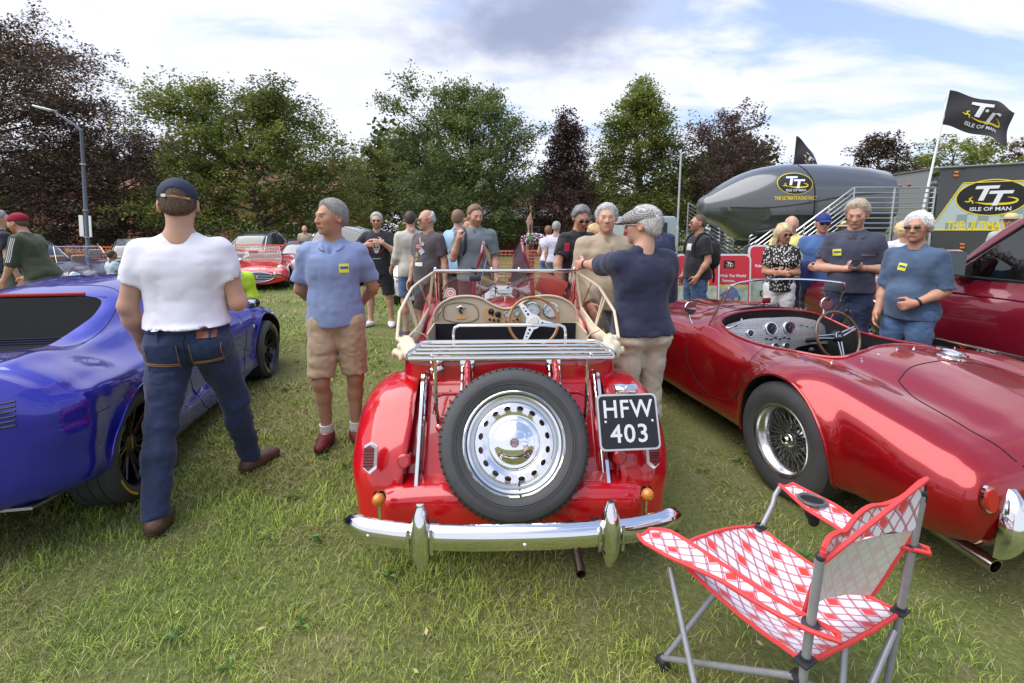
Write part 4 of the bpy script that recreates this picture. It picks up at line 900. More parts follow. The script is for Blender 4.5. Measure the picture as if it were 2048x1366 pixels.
# ==========================================================
def flare(V, ya, zr, r0, r1, amt, xmin):
 V=V.copy()
 for y0 in ya:
  rho=np.hypot(V[:, 1]-y0, V[:, 2]-zr);f=np.clip((r1-rho)/(r1-r0), 0, 1);f=f*f*(3-2*f);m=(np.abs(V[:, 0])>xmin)&(V[:, 2]>zr-.12)
  V[:, 0]+=np.where(m, np.sign(V[:, 0])*f*amt, 0)
 return V
def car_body(T, st, ny, ns, m, cuts=(), fl=None, name='body', mats=None, angle=38, ridge=None):
 V, F=loft(st, ny, ns)
 if ridge:V=ridge(V)
 if fl:V=flare(V, *fl)
 o=mesh(name, V, F, [m], T, angle=angle);flip_check(o)
 for c in cuts:c.parent=T
 if cuts:cut(o, list(cuts));o.data.set_sharp_from_angle(angle=R(52))
 return o
def cyl_cut(x0, x1, y, z, r, m=DARK, n=64):
 mb=MB();mb.tube([(x0, y, z), (x1, y, z)], r, n);o=mb.build('cutter', m, smooth=False);flip_check(o);return o
def prism_cut(pts, z0, z1, m=DARK, taper=None):
 mb=MB();mb.prism(pts, z1-z0, Matrix.Translation((0, 0, z0)));o=mb.build('cutter', m, smooth=False);flip_check(o)
 if taper:taper(o)
 return o
def seam(T, body, pts, d, r=.0035, closed=False, name='panel_gap', m=DARK, par=None, n=40, off=-.0005):
 tr=bvh(body);P_=drop(tr, smooth_line(pts, n, closed), d, off)
 if len(P_)<3:return None
 mb=MB();mb.tube(P_, r, 5, closed=closed);o=mb.build(name, m, T if par is None else par);return o
def tyre_rim(T, x, y, r, w_, rimr, s, kind, name='wheel', dish=.03, tread=True):
 """wheel as part, tyre = own mesh, rim and hub as sub-parts. s = side (+1 outer face towards +x)"""
 M=Matrix.Translation((x, y, r))@Matrix.Rotation(s*pi/2, 4, 'Y');h=w_/2
 mb=MB();pr=[(rimr, -h*.9), (rimr+.02, -h*1.02), ((r+rimr)/2, -h*1.08), (r-.022, -h*.96), (r-.006, -h*.82)]
 tr=[(r, -h*.74)]
 if tread:
  for g in(-.45, 0, .45):tr+=[(r, h*g-.004), (r-.006, h*g-.003), (r-.006, h*g+.003), (r, h*g+.004)]
 pr=pr+tr+[(r, h*.74), (r-.006, h*.82), (r-.022, h*.96), ((r+rimr)/2+.01, h*1.08), ((r+rimr)/2-.01, h*1.07), (rimr+.02, h*1.02), (rimr, h*.9)]
 mb.lathe(pr, 72, M);t=mb.build(name, TYREW, T, angle=30)
 if kind=='wire':
  mb=MB();mb.lathe([(rimr*.80, -h*.5), (rimr*.84, h*.1), (rimr*.88, h*.55), (rimr*.93, h*.62), (rimr*.95, h*.9), (rimr*1.02, h*.97), (rimr*1.04, h*.9), (rimr*1.0, h*.8)], 64, M);mb.build('rim', mat('dull chrome rim', (.55, .55, .56), .22, 1), t, angle=50)
  mb=MB()
  for ring, (hr, hz, rr, rz, n, tw)in enumerate(((.045, h*.30, rimr*.86, h*.25, 24, .5), (.045, h*.30, rimr*.86, h*.25, 24, -.5), (.05, -h*.2, rimr*.83, -h*.1, 20, .35), (.05, -h*.2, rimr*.83, -h*.1, 20, -.35))):
   for i in range(n):
    a=2*pi*(i+.5*ring)/n;mb.tube([M@Vector((hr*math.cos(a+tw), hr*math.sin(a+tw), hz)), M@Vector((rr*math.cos(a), rr*math.sin(a), rz))], .0024, 4, cap=False)
  o=mb.build('wire_spokes', mat('dull chrome rim', (.55, .55, .56), .22, 1), t);o['kind']='stuff'
  mb=MB();mb.lathe([(0, h*.62), (.018, h*.62), (.024, h*.50), (.040, h*.46), (.046, h*.36), (.052, h*.2), (.055, -h*.3)], 24, M);mb.build('hub', CHROME, t)
  for q in(0, 1, 2):
   a=R(120*q+20);mb=MB();mb.box(tuple(M@Vector((.045*math.cos(a), .045*math.sin(a), h*.56))), (.012, .05, .03), (0, 0, a));
  mb=MB();mb.lathe([(0, -h*.4), (rimr*.8, -h*.4)], 40, M);mb.build('brake_drum', mat('dark brake metal', (.04, .04, .045), .5, .6), t)
 elif kind=='multi':
  BK=mat('satin black rim', (.012, .012, .014), .25, .4, coat=.5)
  mb=MB();mb.lathe([(rimr*.78, -h), (rimr*.90, h*.2), (rimr*.93, h*.55), (rimr*1.0, h*.8), (rimr*1.03, h*.92), (rimr*1.01, h*.98)], 64, M);mb.build('rim', BK, t, angle=50)
  for i in range(8):
   for q in(-.13, .13):
    a=2*pi*i/8+q;mb=MB();p0=M@Vector((.045*math.cos(a), .045*math.sin(a), h*.28));p1=M@Vector((rimr*.92*math.cos(a), rimr*.92*math.sin(a), h*.62));mb.tube([p0, p0.lerp(p1, .5), p1], [.013, .009, .008], 6);mb.build('spoke', BK, t)
  mb=MB();mb.lathe([(0, h*.40), (.03, h*.40), (.055, h*.36), (.06, h*.1)], 28, M);mb.build('hub', BK, t)
  mb=MB();mb.lathe([(.0, -h*.1), (rimr*.62, -h*.1), (rimr*.62, -h*.2)], 40, M);mb.build('brake_disc', mat('brake disc steel', (.25, .25, .26), .35, 1), t)
  mb=MB();mb.lathe([(rimr*1.18, h*1.085), (rimr*1.24, h*1.092)], 18, M@Matrix.Rotation(R(110), 4, 'Z'), arc=R(50));mb.lathe([(rimr*1.18, h*1.085), (rimr*1.24, h*1.092)], 18, M@Matrix.Rotation(R(290), 4, 'Z'), arc=R(40));mb.build('tyre_print', mat('yellow tyre print', (.65, .45, .02), .6), t)
  for q in(-.02, .0, .02):mb=MB();mb.box(tuple(M@Vector((.0+q, .0, h*.42))), (.006, .004, .02));mb.build('hub_mark', mat('yellow tyre print', (.65, .45, .02), .6), t, smooth=False)
 else:
  mt={'chrome':CHROME, 'alloy':mat('alloy rim', (.45, .45, .47), .3, .9), 'steel':mat('white steel rim', (.55, .55, .56), .35, .3)}[kind]
  mb=MB();mb.lathe([(0, h*.55), (rimr*.22, h*.52), (rimr*.3, h*.36), (rimr*.55, h*.22), (rimr*.80, h*.3), (rimr*.90, h*.55), (rimr*.95, h*.85), (rimr*1.03, h*.95), (rimr*1.0, h*.7)], 40, M);mb.build('rim', mt, t, angle=50)
  for i in range(8):
   a=2*pi*i/8;mb=MB();c=M@Vector((rimr*.66*math.cos(a), rimr*.66*math.sin(a), h*.27));mb.ell(tuple(c), (.008+.02*0, rimr*.09, rimr*.09), 10, 6);mb.build('rim_hole', DARK, t)
 return t
MAR=mat('candy red paint', (.31, .004, .008), .22, .45, coat=1, coat_r=.025, bump=(2.5, .02, .002))
def cobra():
 T=thing('open_sports_car', 'dark red open two seater with wire wheels, chrome filler cap and engine turned silver dashboard', 'car', (2.29, 2.73, 0), R(11))
 st=[(-.945, [(0, .46), (.2, .46), (.34, .46), (.42, .455), (.47, .45), (.50, .44), (.51, .425), (.50, .41), (.46, .40), (.3, .39), (0, .39)]), (-.94, [(0, .51), (.2, .51), (.35, .51), (.46, .505), (.53, .495), (.575, .475), (.59, .44), (.57, .39), (.50, .36), (.3, .35), (0, .35)]), (-.92, [(0, .575), (.22, .575), (.37, .57), (.50, .56), (.59, .545), (.65, .51), (.67, .445), (.65, .36), (.56, .30), (.3, .30), (0, .30)]), (-.865, [(0, .64), (.23, .635), (.38, .625), (.50, .61), (.60, .595), (.68, .55), (.715, .46), (.70, .35), (.60, .27), (.3, .26), (0, .26)]), (-.70, [(0, .715), (.24, .705), (.40, .68), (.51, .67), (.62, .655), (.715, .605), (.76, .49), (.745, .35), (.65, .24), (.3, .23), (0, .23)]), (-.40, [(0, .785), (.25, .765), (.41, .725), (.53, .73), (.64, .725), (.735, .675), (.785, .55), (.775, .37), (.69, .23), (.3, .21), (0, .21)]), (-.10, [(0, .83), (.25, .805), (.41, .76), (.53, .772), (.65, .775), (.75, .725), (.80, .59), (.80, .40), (.72, .215), (.3, .19), (0, .19)]), (.18, [(0, .835), (.25, .815), (.40, .775), (.51, .77), (.62, .76), (.72, .72), (.77, .60), (.77, .40), (.70, .20), (.3, .18), (0, .18)]), (.45, [(0, .80), (.26, .79), (.40, .765), (.50, .75), (.59, .725), (.66, .68), (.70, .60), (.70, .40), (.66, .19), (.3, .17), (0, .17)]), (.80, [(0, .81), (.26, .805), (.40, .785), (.50, .76), (.58, .73), (.64, .68), (.68, .60), (.685, .40), (.65, .19), (.3, .17), (0, .17)]), (1.08, [(0, .875), (.26, .865), (.40, .845), (.50, .81), (.585, .765), (.65, .705), (.685, .60), (.69, .40), (.655, .19), (.3, .17), (0, .17)]), (1.35, [(0, .885), (.26, .87), (.40, .825), (.50, .79), (.60, .765), (.665, .71), (.70, .60), (.70, .40), (.66, .20), (.3, .17), (0, .17)]), (1.80, [(0, .865), (.25, .84), (.38, .785), (.50, .775), (.61, .77), (.70, .715), (.74, .58), (.74, .40), (.68, .22), (.3, .18), (0, .18)]), (2.29, [(0, .80), (.22, .775), (.36, .72), (.48, .735), (.61, .745), (.72, .695), (.77, .56), (.77, .40), (.70, .24), (.3, .2), (0, .2)]), (2.65, [(0, .71), (.2, .69), (.34, .64), (.46, .645), (.57, .64), (.67, .585), (.71, .48), (.69, .36), (.60, .25), (.3, .22), (0, .22)]), (2.95, [(0, .58), (.2, .57), (.32, .545), (.42, .53), (.5, .50), (.56, .46), (.58, .40), (.54, .34), (.46, .28), (.3, .26), (0, .26)]), (3.05, [(0, .50), (.15, .50), (.25, .49), (.32, .47), (.38, .45), (.42, .42), (.43, .39), (.40, .35), (.34, .32), (.2, .31), (0, .31)])]
 cp=smooth_line([(0, .06), (.10, .065), (.22, .03), (.33, .03), (.43, .13), (.485, .38), (.505, .68), (.50, .90), (.47, 1.02), (.30, 1.085), (0, 1.11), (-.30, 1.085), (-.47, 1.02), (-.50, .90), (-.505, .68), (-.485, .38), (-.43, .13), (-.33, .03), (-.22, .03), (-.10, .065)], 72, True)
 INT=mat('black leather interior', (.012, .011, .012), .5, bump=(60, .2, .001))
 cuts=[cyl_cut(s*.50, s*1.1, y, .33, .368)for s in(-1, 1)for y in(0, 2.29)]+[prism_cut([tuple(p)for p in cp], .30, 1.3, INT)]
 b=car_body(T, st, 110, 76, MAR, cuts, ((0, 2.29), .33, .37, .46, .032, .55))
 tr=bvh(b)
 P_=[(x*1.012, y+(.004 if y>.6 else-.004))for x, y in cp];e=drop(tr, [(x, y, 1)for x, y in P_], (0, 0, -1), .0)
 e=[p for p in e if p.z>.6];mb=MB();mb.tube(e, .011, 8, closed=True);mb.build('cockpit_roll', MAR, T)
 for s in(-1, 1):
  arc=[(s*.90, .37*math.cos(R(a))+y0, .33+.37*math.sin(R(a)))for y0 in(0, )for a in np.linspace(-18, 198, 50)]
  for y0 in(0, 2.29):
   q=drop(tr, [(s*1.1, y0+.376*math.cos(R(a)), .33+.376*math.sin(R(a)))for a in np.linspace(-14, 194, 60)], (-s, 0, 0), .0, back=1)
   q=[p for p in q if abs(p.x)>.6]
   if len(q)>5:mb=MB();mb.tube(q, .009, 7);mb.build('arch_lip', MAR, T)
  seam(T, b, [(s*1.5, .50, .765), (s*1.5, .42, .70), (s*1.5, .42, .55), (s*1.5, .50, .40), (s*1.5, .66, .33), (s*1.5, .9, .34), (s*1.5, 1.06, .43), (s*1.5, 1.13, .58), (s*1.5, 1.12, .70), (s*1.5, 1.08, .77)], (-s, 0, 0), name='door_gap')
  for y in(0, 2.29):tyre_rim(T, s*.685, y, .33, .19, .205, s, 'wire')
 seam(T, b, [(-.36, -.30, 2), (-.20, -.235, 2), (0, -.22, 2), (.2, -.235, 2), (.36, -.30, 2), (.45, -.50, 2), (.47, -.70, 2), (.46, -.86, 2)], (0, 0, -1), name='boot_gap', n=60)
 seam(T, b, [(-.36, -.30, 2), (-.44, -.46, 2), (-.47, -.70, 2), (-.46, -.88, 2)], (0, 0, -1), name='boot_gap')
 seam(T, b, [(-.45, -2, .60), (-.44, -2, .52), (-.40, -2, .42), (0, -2, .40), (.40, -2, .42), (.45, -2, .60)], (0, 1, 0), name='boot_gap')
 seam(T, b, [(-.42, 1.4, 2), (-.40, 2.3, 2), (-.2, 2.75, 2), (.2, 2.75, 2), (.40, 2.3, 2), (.42, 1.4, 2), (0, 1.35, 2)], (0, 0, -1), closed=True, name='bonnet_gap', n=80)
 def on(x, y):h=tr.ray_cast(Vector((x, y, 2)), Vector((0, 0, -1)));return h[0], h[1]
 p, n_=on(.14, -.17);M=axes(p, n_, (0, 1, 0));mb=MB();mb.lathe([(.062, -.004), (.066, .004), (.060, .010), (.050, .012), (.052, .026), (.056, .030), (.054, .042), (.04, .047), (0, .049)], 36, M);mb.box(tuple(M@Vector((0, .062, .034))), (.03, .03, .014));mb.box(tuple(M@Vector((0, -.058, .034))), (.018, .04, .008));mb.build('filler_cap', CHROME, T)
 for x, y in((-.47, .0), (-.33, -.06), (-.20, -.04), (-.05, -.02), (.30, -.05), (.42, -.02), (.07, -.02), (.54, .10)):
  p, n_=on(x, y);mb=MB();mb.lathe([(.007, 0), (.006, .004), (.003, .005), (.003, .010), (.005, .011), (.005, .016), (0, .017)], 10, axes(p, n_, (0, 1, 0)));mb.build('hood_stud', CHROME, T)
 for s in(-1, 1):
  h=tr.ray_cast(Vector((s*.655, -2, .50)), Vector((0, 1, 0)));M=axes(h[0]+Vector((0, -.002, 0)), h[1]if h[1].y<0 else-h[1])
  mb=MB();mb.prism([(.026*math.cos(a)*(1), .052*(1 if math.sin(a)>0 else 1)*math.sin(a))for a in np.linspace(0, 2*pi, 24, endpoint=False)], .014, M);l=mb.build('tail_lamp', CHROME, T);mb=MB();mb.prism([(.020*math.cos(a), .044*math.sin(a))for a in np.linspace(0, 2*pi, 24, endpoint=False)], .026, M);mb.build('lens', mat('red reflector', (.42, .012, .012), .2, coat=1), l)
  V, F=[], [];hs=np.linspace(-.14, .13, 22)
  for i, q in enumerate(hs):
   u=i/21;w2=.045*(math.sin(pi*min(.96, max(.05, .1+u*.86)))**.5);pr=.07*(math.sin(pi*min(.96, max(.04, u*.92+.04)))**.5)
   for j in range(20):a=pi*j/19;V.append((s*.565+w2*math.cos(a)-s*.04*(u-.5), -.945+.06*(u-.3)**2-pr*math.sin(a)**.8, .40+q))
  for i in range(21):
   for j in range(19):F.append((i*20+j, i*20+j+1, (i+1)*20+j+1, (i+1)*20+j))
  F.append(tuple(range(20))[::-1]);F.append(tuple(range(420, 440)));F+=[(i*20, (i+1)*20, (i+1)*20+19, i*20+19)for i in range(21)]
  mesh('over_rider', V, F, CHROME, T, angle=50)
  mb=MB();mb.lathe([(.030, -.5), (.031, 0), (.026, .0), (.025, -.12)], 24, axes((s*.57, -.93, .205), (s*.05, -1, -.06)));mb.build('exhaust_pipe', mat('polished exhaust', (.45, .43, .40), .2, 1), T)
 mb=MB();mb.box((0, -.965, .47), (.52, .012, .12), bev=.006);pl=mb.build('number_plate', PLATEB, T)
 mb=MB();mb.cyl((-.25, -.6, .26), (-.6, -.55, .22), .02)
 m=bpy.data.materials.new('engine turned aluminium');m.use_nodes=True;t=m.node_tree;L=t.links;p_=t.nodes['Principled BSDF'];p_.inputs['Metallic'].default_value=.85;p_.inputs['Roughness'].default_value=.38
 tc=t.nodes.new('ShaderNodeTexCoord');vo=t.nodes.new('ShaderNodeTexVoronoi');vo.inputs['Scale'].default_value=55;vo.inputs['Randomness'].default_value=.25;L.new(tc.outputs['Object'], vo.inputs['Vector']);mr=t.nodes.new('ShaderNodeMapRange');L.new(vo.outputs['Distance'], mr.inputs[0]);mr.inputs[2].default_value=.6;mr.inputs[3].default_value=.40;mr.inputs[4].default_value=.72;L.new(mr.outputs[0], p_.inputs['Base Color']);bpn=t.nodes.new('ShaderNodeBump');bpn.inputs['Strength'].default_value=.5;bpn.inputs['Distance'].default_value=.003;L.new(vo.outputs['Distance'], bpn.inputs['Height']);L.new(bpn.outputs[0], p_.inputs['Normal'])
 top=smooth_line([(-.505, .62), (-.50, .70), (-.45, .765), (-.30, .815), (0, .832), (.30, .815), (.45, .765), (.50, .70), (.505, .62)], 44)
 bot=smooth_line([(.50, .60), (.30, .60), (.17, .57), (.12, .50), (.06, .44), (0, .43), (-.06, .44), (-.12, .50), (-.17, .57), (-.30, .60), (-.50, .60)], 40)
 pts=[tuple(q)for q in top]+[tuple(q)for q in bot];tl=R(12);Md=Matrix.Translation((0, .985, .0))@Matrix.Translation((0, 0, .6))@Matrix.Rotation(-tl, 4, 'X')@Matrix.Translation((0, 0, -.6))@Matrix.Rotation(pi/2, 4, 'X')
 mb=MB();mb.prism(pts[::-1], .012, Md@Matrix.Translation((0, 0, -.012)));d=mb.build('dashboard', m, T, angle=30)
 def dial(x, z, r_):
  Mx=Md@Matrix.Translation((x, z, .0));mb=MB();mb.lathe([(r_*.84, .002), (r_*.88, .012), (r_, .012), (r_*1.04, 0)], 28, Mx);g=mb.build('gauge', CHROME, d);mb=MB();mb.lathe([(0, .003), (r_*.86, .003)], 28, Mx);mb.build('dial_face', BLACK, g)
  mb=MB()
  for i in range(11):
   a=R(-40+260*i/10);mb.add([Mx@Vector((r_*q*math.cos(a+e), r_*q*math.sin(a+e), .004))for q, e in((.62, -.035), (.8, -.03), (.8, .03), (.62, .035))], [(0, 1, 2, 3)])
  mb.add([Mx@Vector(v)for v in((-.002, -.001, .005), (.002, -.001, .005), (r_*.45, r_*.55, .005))], [(0, 1, 2)]);o=mb.build('dial_marks', SILV, g, smooth=False);o['kind']='stuff'
 dial(-.03, .745, .052);dial(.135, .745, .052);dial(-.22, .715, .029);dial(-.15, .60, .027)if 0 else None
 dial(-.105, .60, .024);dial(-.005, .60, .026);dial(.095, .60, .024);dial(-.05, .52, .024)
 for x, z in((-.08, .665), (-.04, .66), (0, .67), (.04, .66), (.08, .668), (.12, .66), (.25, .76), (.30, .75), (.35, .74), (-.35, .78), (.02, .49)):
  mb=MB();Mx=Md@Matrix.Translation((x, z, 0));mb.lathe([(0, .02), (.006, .019), (.009, .012), (.005, .006), (.007, 0)], 12, Mx);mb.build('toggle', BLACK if x<.2 else mat('green jewel lamp', (.02, .2, .12), .2), d)
 mb=MB();Mx=Md@Matrix.Translation((-.33, .655, 0));mb.box(tuple(Mx@Vector((0, 0, .004))), (.22, .008, .022), (-tl, 0, 0));mb.build('dash_plaque', mat('old brass plaque', (.5, .47, .38), .4, .6), d)
 mb=MB();mb.tube([Md@Vector(q)for q in((-.45, .77, .02), (-.43, .765, .045), (-.33, .80, .045), (-.30, .83, .02))], .007, 8);mb.build('grab_handle', CHROME, d)
 for s in(-1, 1):mb=MB();mb.box((s*.25, .20, .48), (.42, .12, .40), (R(-14), 0, 0), bev=.05);mb.box((s*.25, .52, .36), (.42, .44, .12), bev=.04);mb.build('seat', INT, T)
 mb=MB();mb.box((0, .62, .42), (.16, .80, .22), bev=.05);mb.tube([(.0, .70, .5), (-.03, .60, .66)], .007, 6);mb.ell((-.03, .60, .67), (.02, .02, .02));mb.build('transmission_tunnel', INT, T)
 c=Vector((.285, .70, .735));Ms=axes(c, (-.0, -.93, .36));mb=MB();mb.tube([Ms@Vector((.185*math.cos(a), .185*math.sin(a), 0))for a in np.linspace(0, 2*pi, 64, endpoint=False)], .0115, 10, closed=True);sw=mb.build('steering_wheel', mat('dark walnut rim', (.10, .045, .02), .25, coat=.8), T)
 for a in(R(20), R(180), R(270)):
  dd=Vector((math.cos(a), math.sin(a), 0));nn=Vector((-dd.y, dd.x, 0));
  for q in(-.014, .014):mb=MB();mb.tube([Ms@(dd*.04+nn*q), Ms@(dd*.178+nn*q*.6)], .0065, 6);mb.build('spoke', mat('brushed aluminium', (.75, .76, .77), .25, 1), sw)
 mb=MB();mb.lathe([(0, .016), (.03, .014), (.042, .004), (.046, -.01), (.04, -.03)], 28, Ms);mb.build('wheel_boss', BLACK, sw);mb=MB();mb.lathe([(.030, .0160), (.034, .0135)], 28, Ms);mb.build('boss_ring', CHROME, sw);lettering('AC', .026, Ms@Matrix.Translation((0, 0, .0165)), SILV, sw, 'boss_emblem', depth=.0004)
 for i in range(10):a=R(36*i+8);mb=MB();mb.ell(tuple(Ms@Vector((.185*math.cos(a), .185*math.sin(a), .011))), (.003, .003, .003), 6, 4);mb.build('rivet', CHROME, sw)
 mb=MB();mb.tube([Ms@Vector((0, 0, -.02)), (.30, 1.1, .60)], .02, 10);mb.build('steering_column', BLACK, sw)
 def arc(k, lean, z0, r_=1.0):
  out=[]
  for u in np.linspace(-1, 1, 25):out.append(Vector((u*k, 1.19-.14*u*u-lean, z0-.03*abs(u)**3)))
  return out
 lo=arc(.555, 0, .875);hi=arc(.515, .16, 1.135)
 lo=[Vector((p.x, p.y, max(.78, 0.885-.12*abs(p.x/.555)**2.5)))for p in lo]
 V=[tuple(p)for p in lo]+[tuple(p)for p in hi];n=len(lo);g=mesh('windscreen_glass', V, [(i, i+1, n+i+1, n+i)for i in range(n-1)], GLASS, T)
 mb=MB();mb.tube([lo[0]]+[lo[0].lerp(hi[0], q)for q in(.4, .8)]+[hi[0].lerp(hi[1], .4)+Vector((0, 0, .0))]+hi[1:-1]+[hi[-1].lerp(hi[-2], .4)]+[lo[-1].lerp(hi[-1], q)for q in(.8, .4)]+[lo[-1]], .0085, 8);fr=mb.build('windscreen_frame', CHROME, T)
 mb=MB();mb.tube(lo, .010, 8);mb.build('screen_seal', BLACK, fr)
 mb=MB();mb.box((-.02, 1.10, .955), (.075, .014, .045), bev=.006);mb.tube([(-.02, 1.11, .95), (-.02, 1.13, .89)], .005, 6);mr_=mb.build('rear_view_mirror', mat('mirror back red', (.22, .01, .02), .3), T)
 for s in(-1, 1):
  c=Vector((s*.64, 1.18, .90));Mm=axes(c, (-s*.10, -1, 0.05));mb=MB();mb.lathe([(.052, .0), (.055, -.006), (.048, -.03), (.025, -.055), (0, -.062)], 28, Mm);mb.tube([c+Vector((0, .03, -.03)), c+Vector((-s*.01, .02, -.09)), c+Vector((-s*.02, .0, -.13))], .007, 8);mm=mb.build('wing_mirror', CHROME, T);mb=MB();mb.lathe([(0, .0), (.050, .0)], 28, Mm);mb.build('mirror_glass', mat('mirror glass', (.62, .72, .74), .02, 1), mm)
  V=[(s*.56, 1.02, .83), (s*.60, .90, .80), (s*.61, .86, .93), (s*.58, .95, 1.0)];mesh('wind_deflector', V, [(0, 1, 2, 3)], GLASS, T, smooth=False)
  for q in(-.3, 0):mb=MB();mb.tube([(s*.2+q*.3, 1.24, .90), (s*.2+q*.3-.2, 1.17, .885)], .004, 6);mb.build('wiper', BLACK, T)
  mb=MB();mb.lathe([(0, .03), (.07, .02), (.085, 0), (.08, -.05)], 24, axes((s*.52, 2.83, .60), (0, 1, .1)));mb.build('headlamp', CHROME, T)
 mb=MB();mb.prism([(.24*math.cos(a), .085*math.sin(a))for a in np.linspace(0, 2*pi, 28, endpoint=False)], .01, axes((0, 3.055, .40), (0, 1, 0)));mb.build('grille_mouth', DARK, T)
 return T
cobra()
BLUE=mat('metallic royal blue paint', (.014, .013, .34), .26, .35, coat=1, coat_r=.025, bump=(2.5, .02, .002))
def lotus():
 T=thing('sports_coupe', 'metallic royal blue mid engined coupe with black wheels and louvred engine cover', 'car', (-2.93, 2.43, 0), R(10.3))
 A_=lambda*p:list(p)+[(.3, .16), (0, .16)]
 st=[(-.80, A_((0, .74), (.2, .74), (.36, .735), (.46, .73), (.54, .71), (.61, .67), (.65, .58), (.64, .45), (.56, .33))), (-.77, A_((0, .805), (.2, .805), (.38, .80), (.50, .79), (.59, .765), (.67, .71), (.715, .60), (.70, .44), (.62, .29))), (-.64, A_((0, .835), (.22, .835), (.42, .83), (.54, .82), (.64, .79), (.735, .725), (.79, .61), (.79, .43), (.72, .25))), (-.35, A_((0, .855), (.24, .855), (.44, .855), (.56, .845), (.67, .81), (.775, .745), (.845, .63), (.85, .43), (.77, .22))), (0, A_((0, .90), (.25, .90), (.44, .905), (.56, .885), (.67, .84), (.785, .77), (.86, .65), (.865, .44), (.79, .18))), (.32, A_((0, .985), (.26, .985), (.45, .98), (.56, .925), (.665, .85), (.77, .77), (.845, .64), (.845, .42), (.78, .15))), (.62, A_((0, 1.11), (.27, 1.10), (.46, 1.055), (.56, .955), (.645, .86), (.735, .77), (.805, .63), (.79, .40), (.76, .14))), (.95, A_((0, 1.165), (.27, 1.155), (.46, 1.10), (.55, .985), (.63, .86), (.71, .755), (.765, .61), (.75, .38), (.75, .13))), (1.35, A_((0, 1.175), (.27, 1.165), (.45, 1.11), (.54, .985), (.62, .85), (.70, .745), (.76, .60), (.75, .38), (.75, .13))), (1.75, A_((0, 1.10), (.26, 1.085), (.43, 1.03), (.54, .92), (.62, .82), (.70, .74), (.775, .61), (.77, .38), (.75, .14))), (2.10, A_((0, .90), (.26, .89), (.43, .86), (.54, .82), (.63, .785), (.73, .74), (.80, .62), (.80, .40), (.75, .16))), (2.40, A_((0, .74), (.25, .735), (.43, .735), (.54, .75), (.64, .75), (.74, .715), (.82, .60), (.82, .42), (.75, .17))), (2.75, A_((0, .62), (.24, .62), (.42, .635), (.54, .65), (.64, .65), (.73, .615), (.79, .52), (.79, .38), (.72, .18))), (2.98, A_((0, .50), (.22, .50), (.40, .51), (.50, .51), (.58, .50), (.65, .47), (.68, .42), (.68, .34), (.62, .18))), (3.05, A_((0, .42), (.2, .42), (.34, .42), (.42, .42), (.48, .41), (.53, .40), (.56, .37), (.55, .30), (.5, .2)))]
 cuts=[cyl_cut(s*.52, s*1.1, y, .315, .352)for s in(-1, 1)for y in(0, 2.30)]
 mb=MB();V=[(x, y, z)for x, y, z in((-.40, -.25, .80), (.40, -.25, .80), (.40, .78, .90), (-.40, .78, .90), (-.40, -.25, 1.6), (.40, -.25, 1.6), (.40, .66, 1.6), (-.40, .66, 1.6))]
 mb=MB();mb.prism(smooth_line([(-.40, -.12), (-.43, .15), (-.42, .42), (-.36, .575), (-.2, .61), (.2, .61), (.36, .575), (.42, .42), (.43, .15), (.40, -.12), (.3, -.20), (-.3, -.20)], 60, True).tolist(), .8, Matrix.Translation((0, 0, .80)));c1=mb.build('cutter', DARK, smooth=False);flip_check(c1);cuts.append(c1)
 for s in(-1, 1):
  mb=MB();mb.prism([(.72, .87), (.86, 1.06), (1.50, 1.06), (1.86, .90), (1.86, .83), (1.0, .84)], .5, Matrix.Translation((s*.52 if s>0 else-1.02, 0, 0))@Matrix(((0, 0, 1, 0), (1, 0, 0, 0), (0, 1, 0, 0), (0, 0, 0, 1))));c2=mb.build('cutter', DARK, smooth=False);flip_check(c2);cuts.append(c2)
  mb=MB();mb.box((s*.80, .62, .60), (.16, .16, .26), (0, 0, s*R(-25)));c3=mb.build('cutter', DARK, smooth=False);flip_check(c3);cuts.append(c3)
 mb=MB();mb.prism([(-.42, 1.62), (.42, 1.62), (.50, 2.10), (-.50, 2.10)], .8, Matrix.Translation((0, 0, .80)))
 st=[((y_ if y_>-.36 else-.35+(y_+.35)*.72), [(x_*(1.10 if y_<-.5 else 1.03 if y_<-.3 else 1), z_+.09*min(1, max(0, -y_/.4)))for x_, z_ in q_])for y_, q_ in st]
 def ridge(V):
  V=V.copy();x, y, z=V.T;sg=np.sign(x);ax_=np.abs(x)
  for zl, a, w_, y0, y1 in((.76-.03*np.clip(y, -1, 1), .032, .028, -.66, 1.2), (.64+.0*y, .018, .020, -.68, -.30), (.30+.0*y, .020, .03, .4, 1.9)):
   env=np.clip((y-y0)/.15, 0, 1)*np.clip((y1-y)/.5, 0, 1);d=(z-zl);k=np.where(d>0, np.exp(-(d/w_)**2), np.exp(-(d/(w_*3))**2));V[:, 0]+=sg*np.where(ax_>.5, a*env*k, 0)
  dip=np.exp(-((y-.62)/.22)**2)*np.exp(-((z-.60)/.14)**2);V[:, 0]-=sg*np.where(ax_>.5, .06*dip, 0)
  d2=np.clip((z-.74)/.1, 0, 1)*np.exp(-((ax_-.60)/.05)**2)*np.clip((.7-y)/.6, 0, 1)*np.clip((y+.6)/.3, 0, 1);V[:, 2]+=.022*d2
  return V
 b=car_body(T, st, 130, 110, BLUE, cuts, ((0, 2.30), .315, .352, .42, .014, .55), ridge=ridge)
 tr=bvh(b)
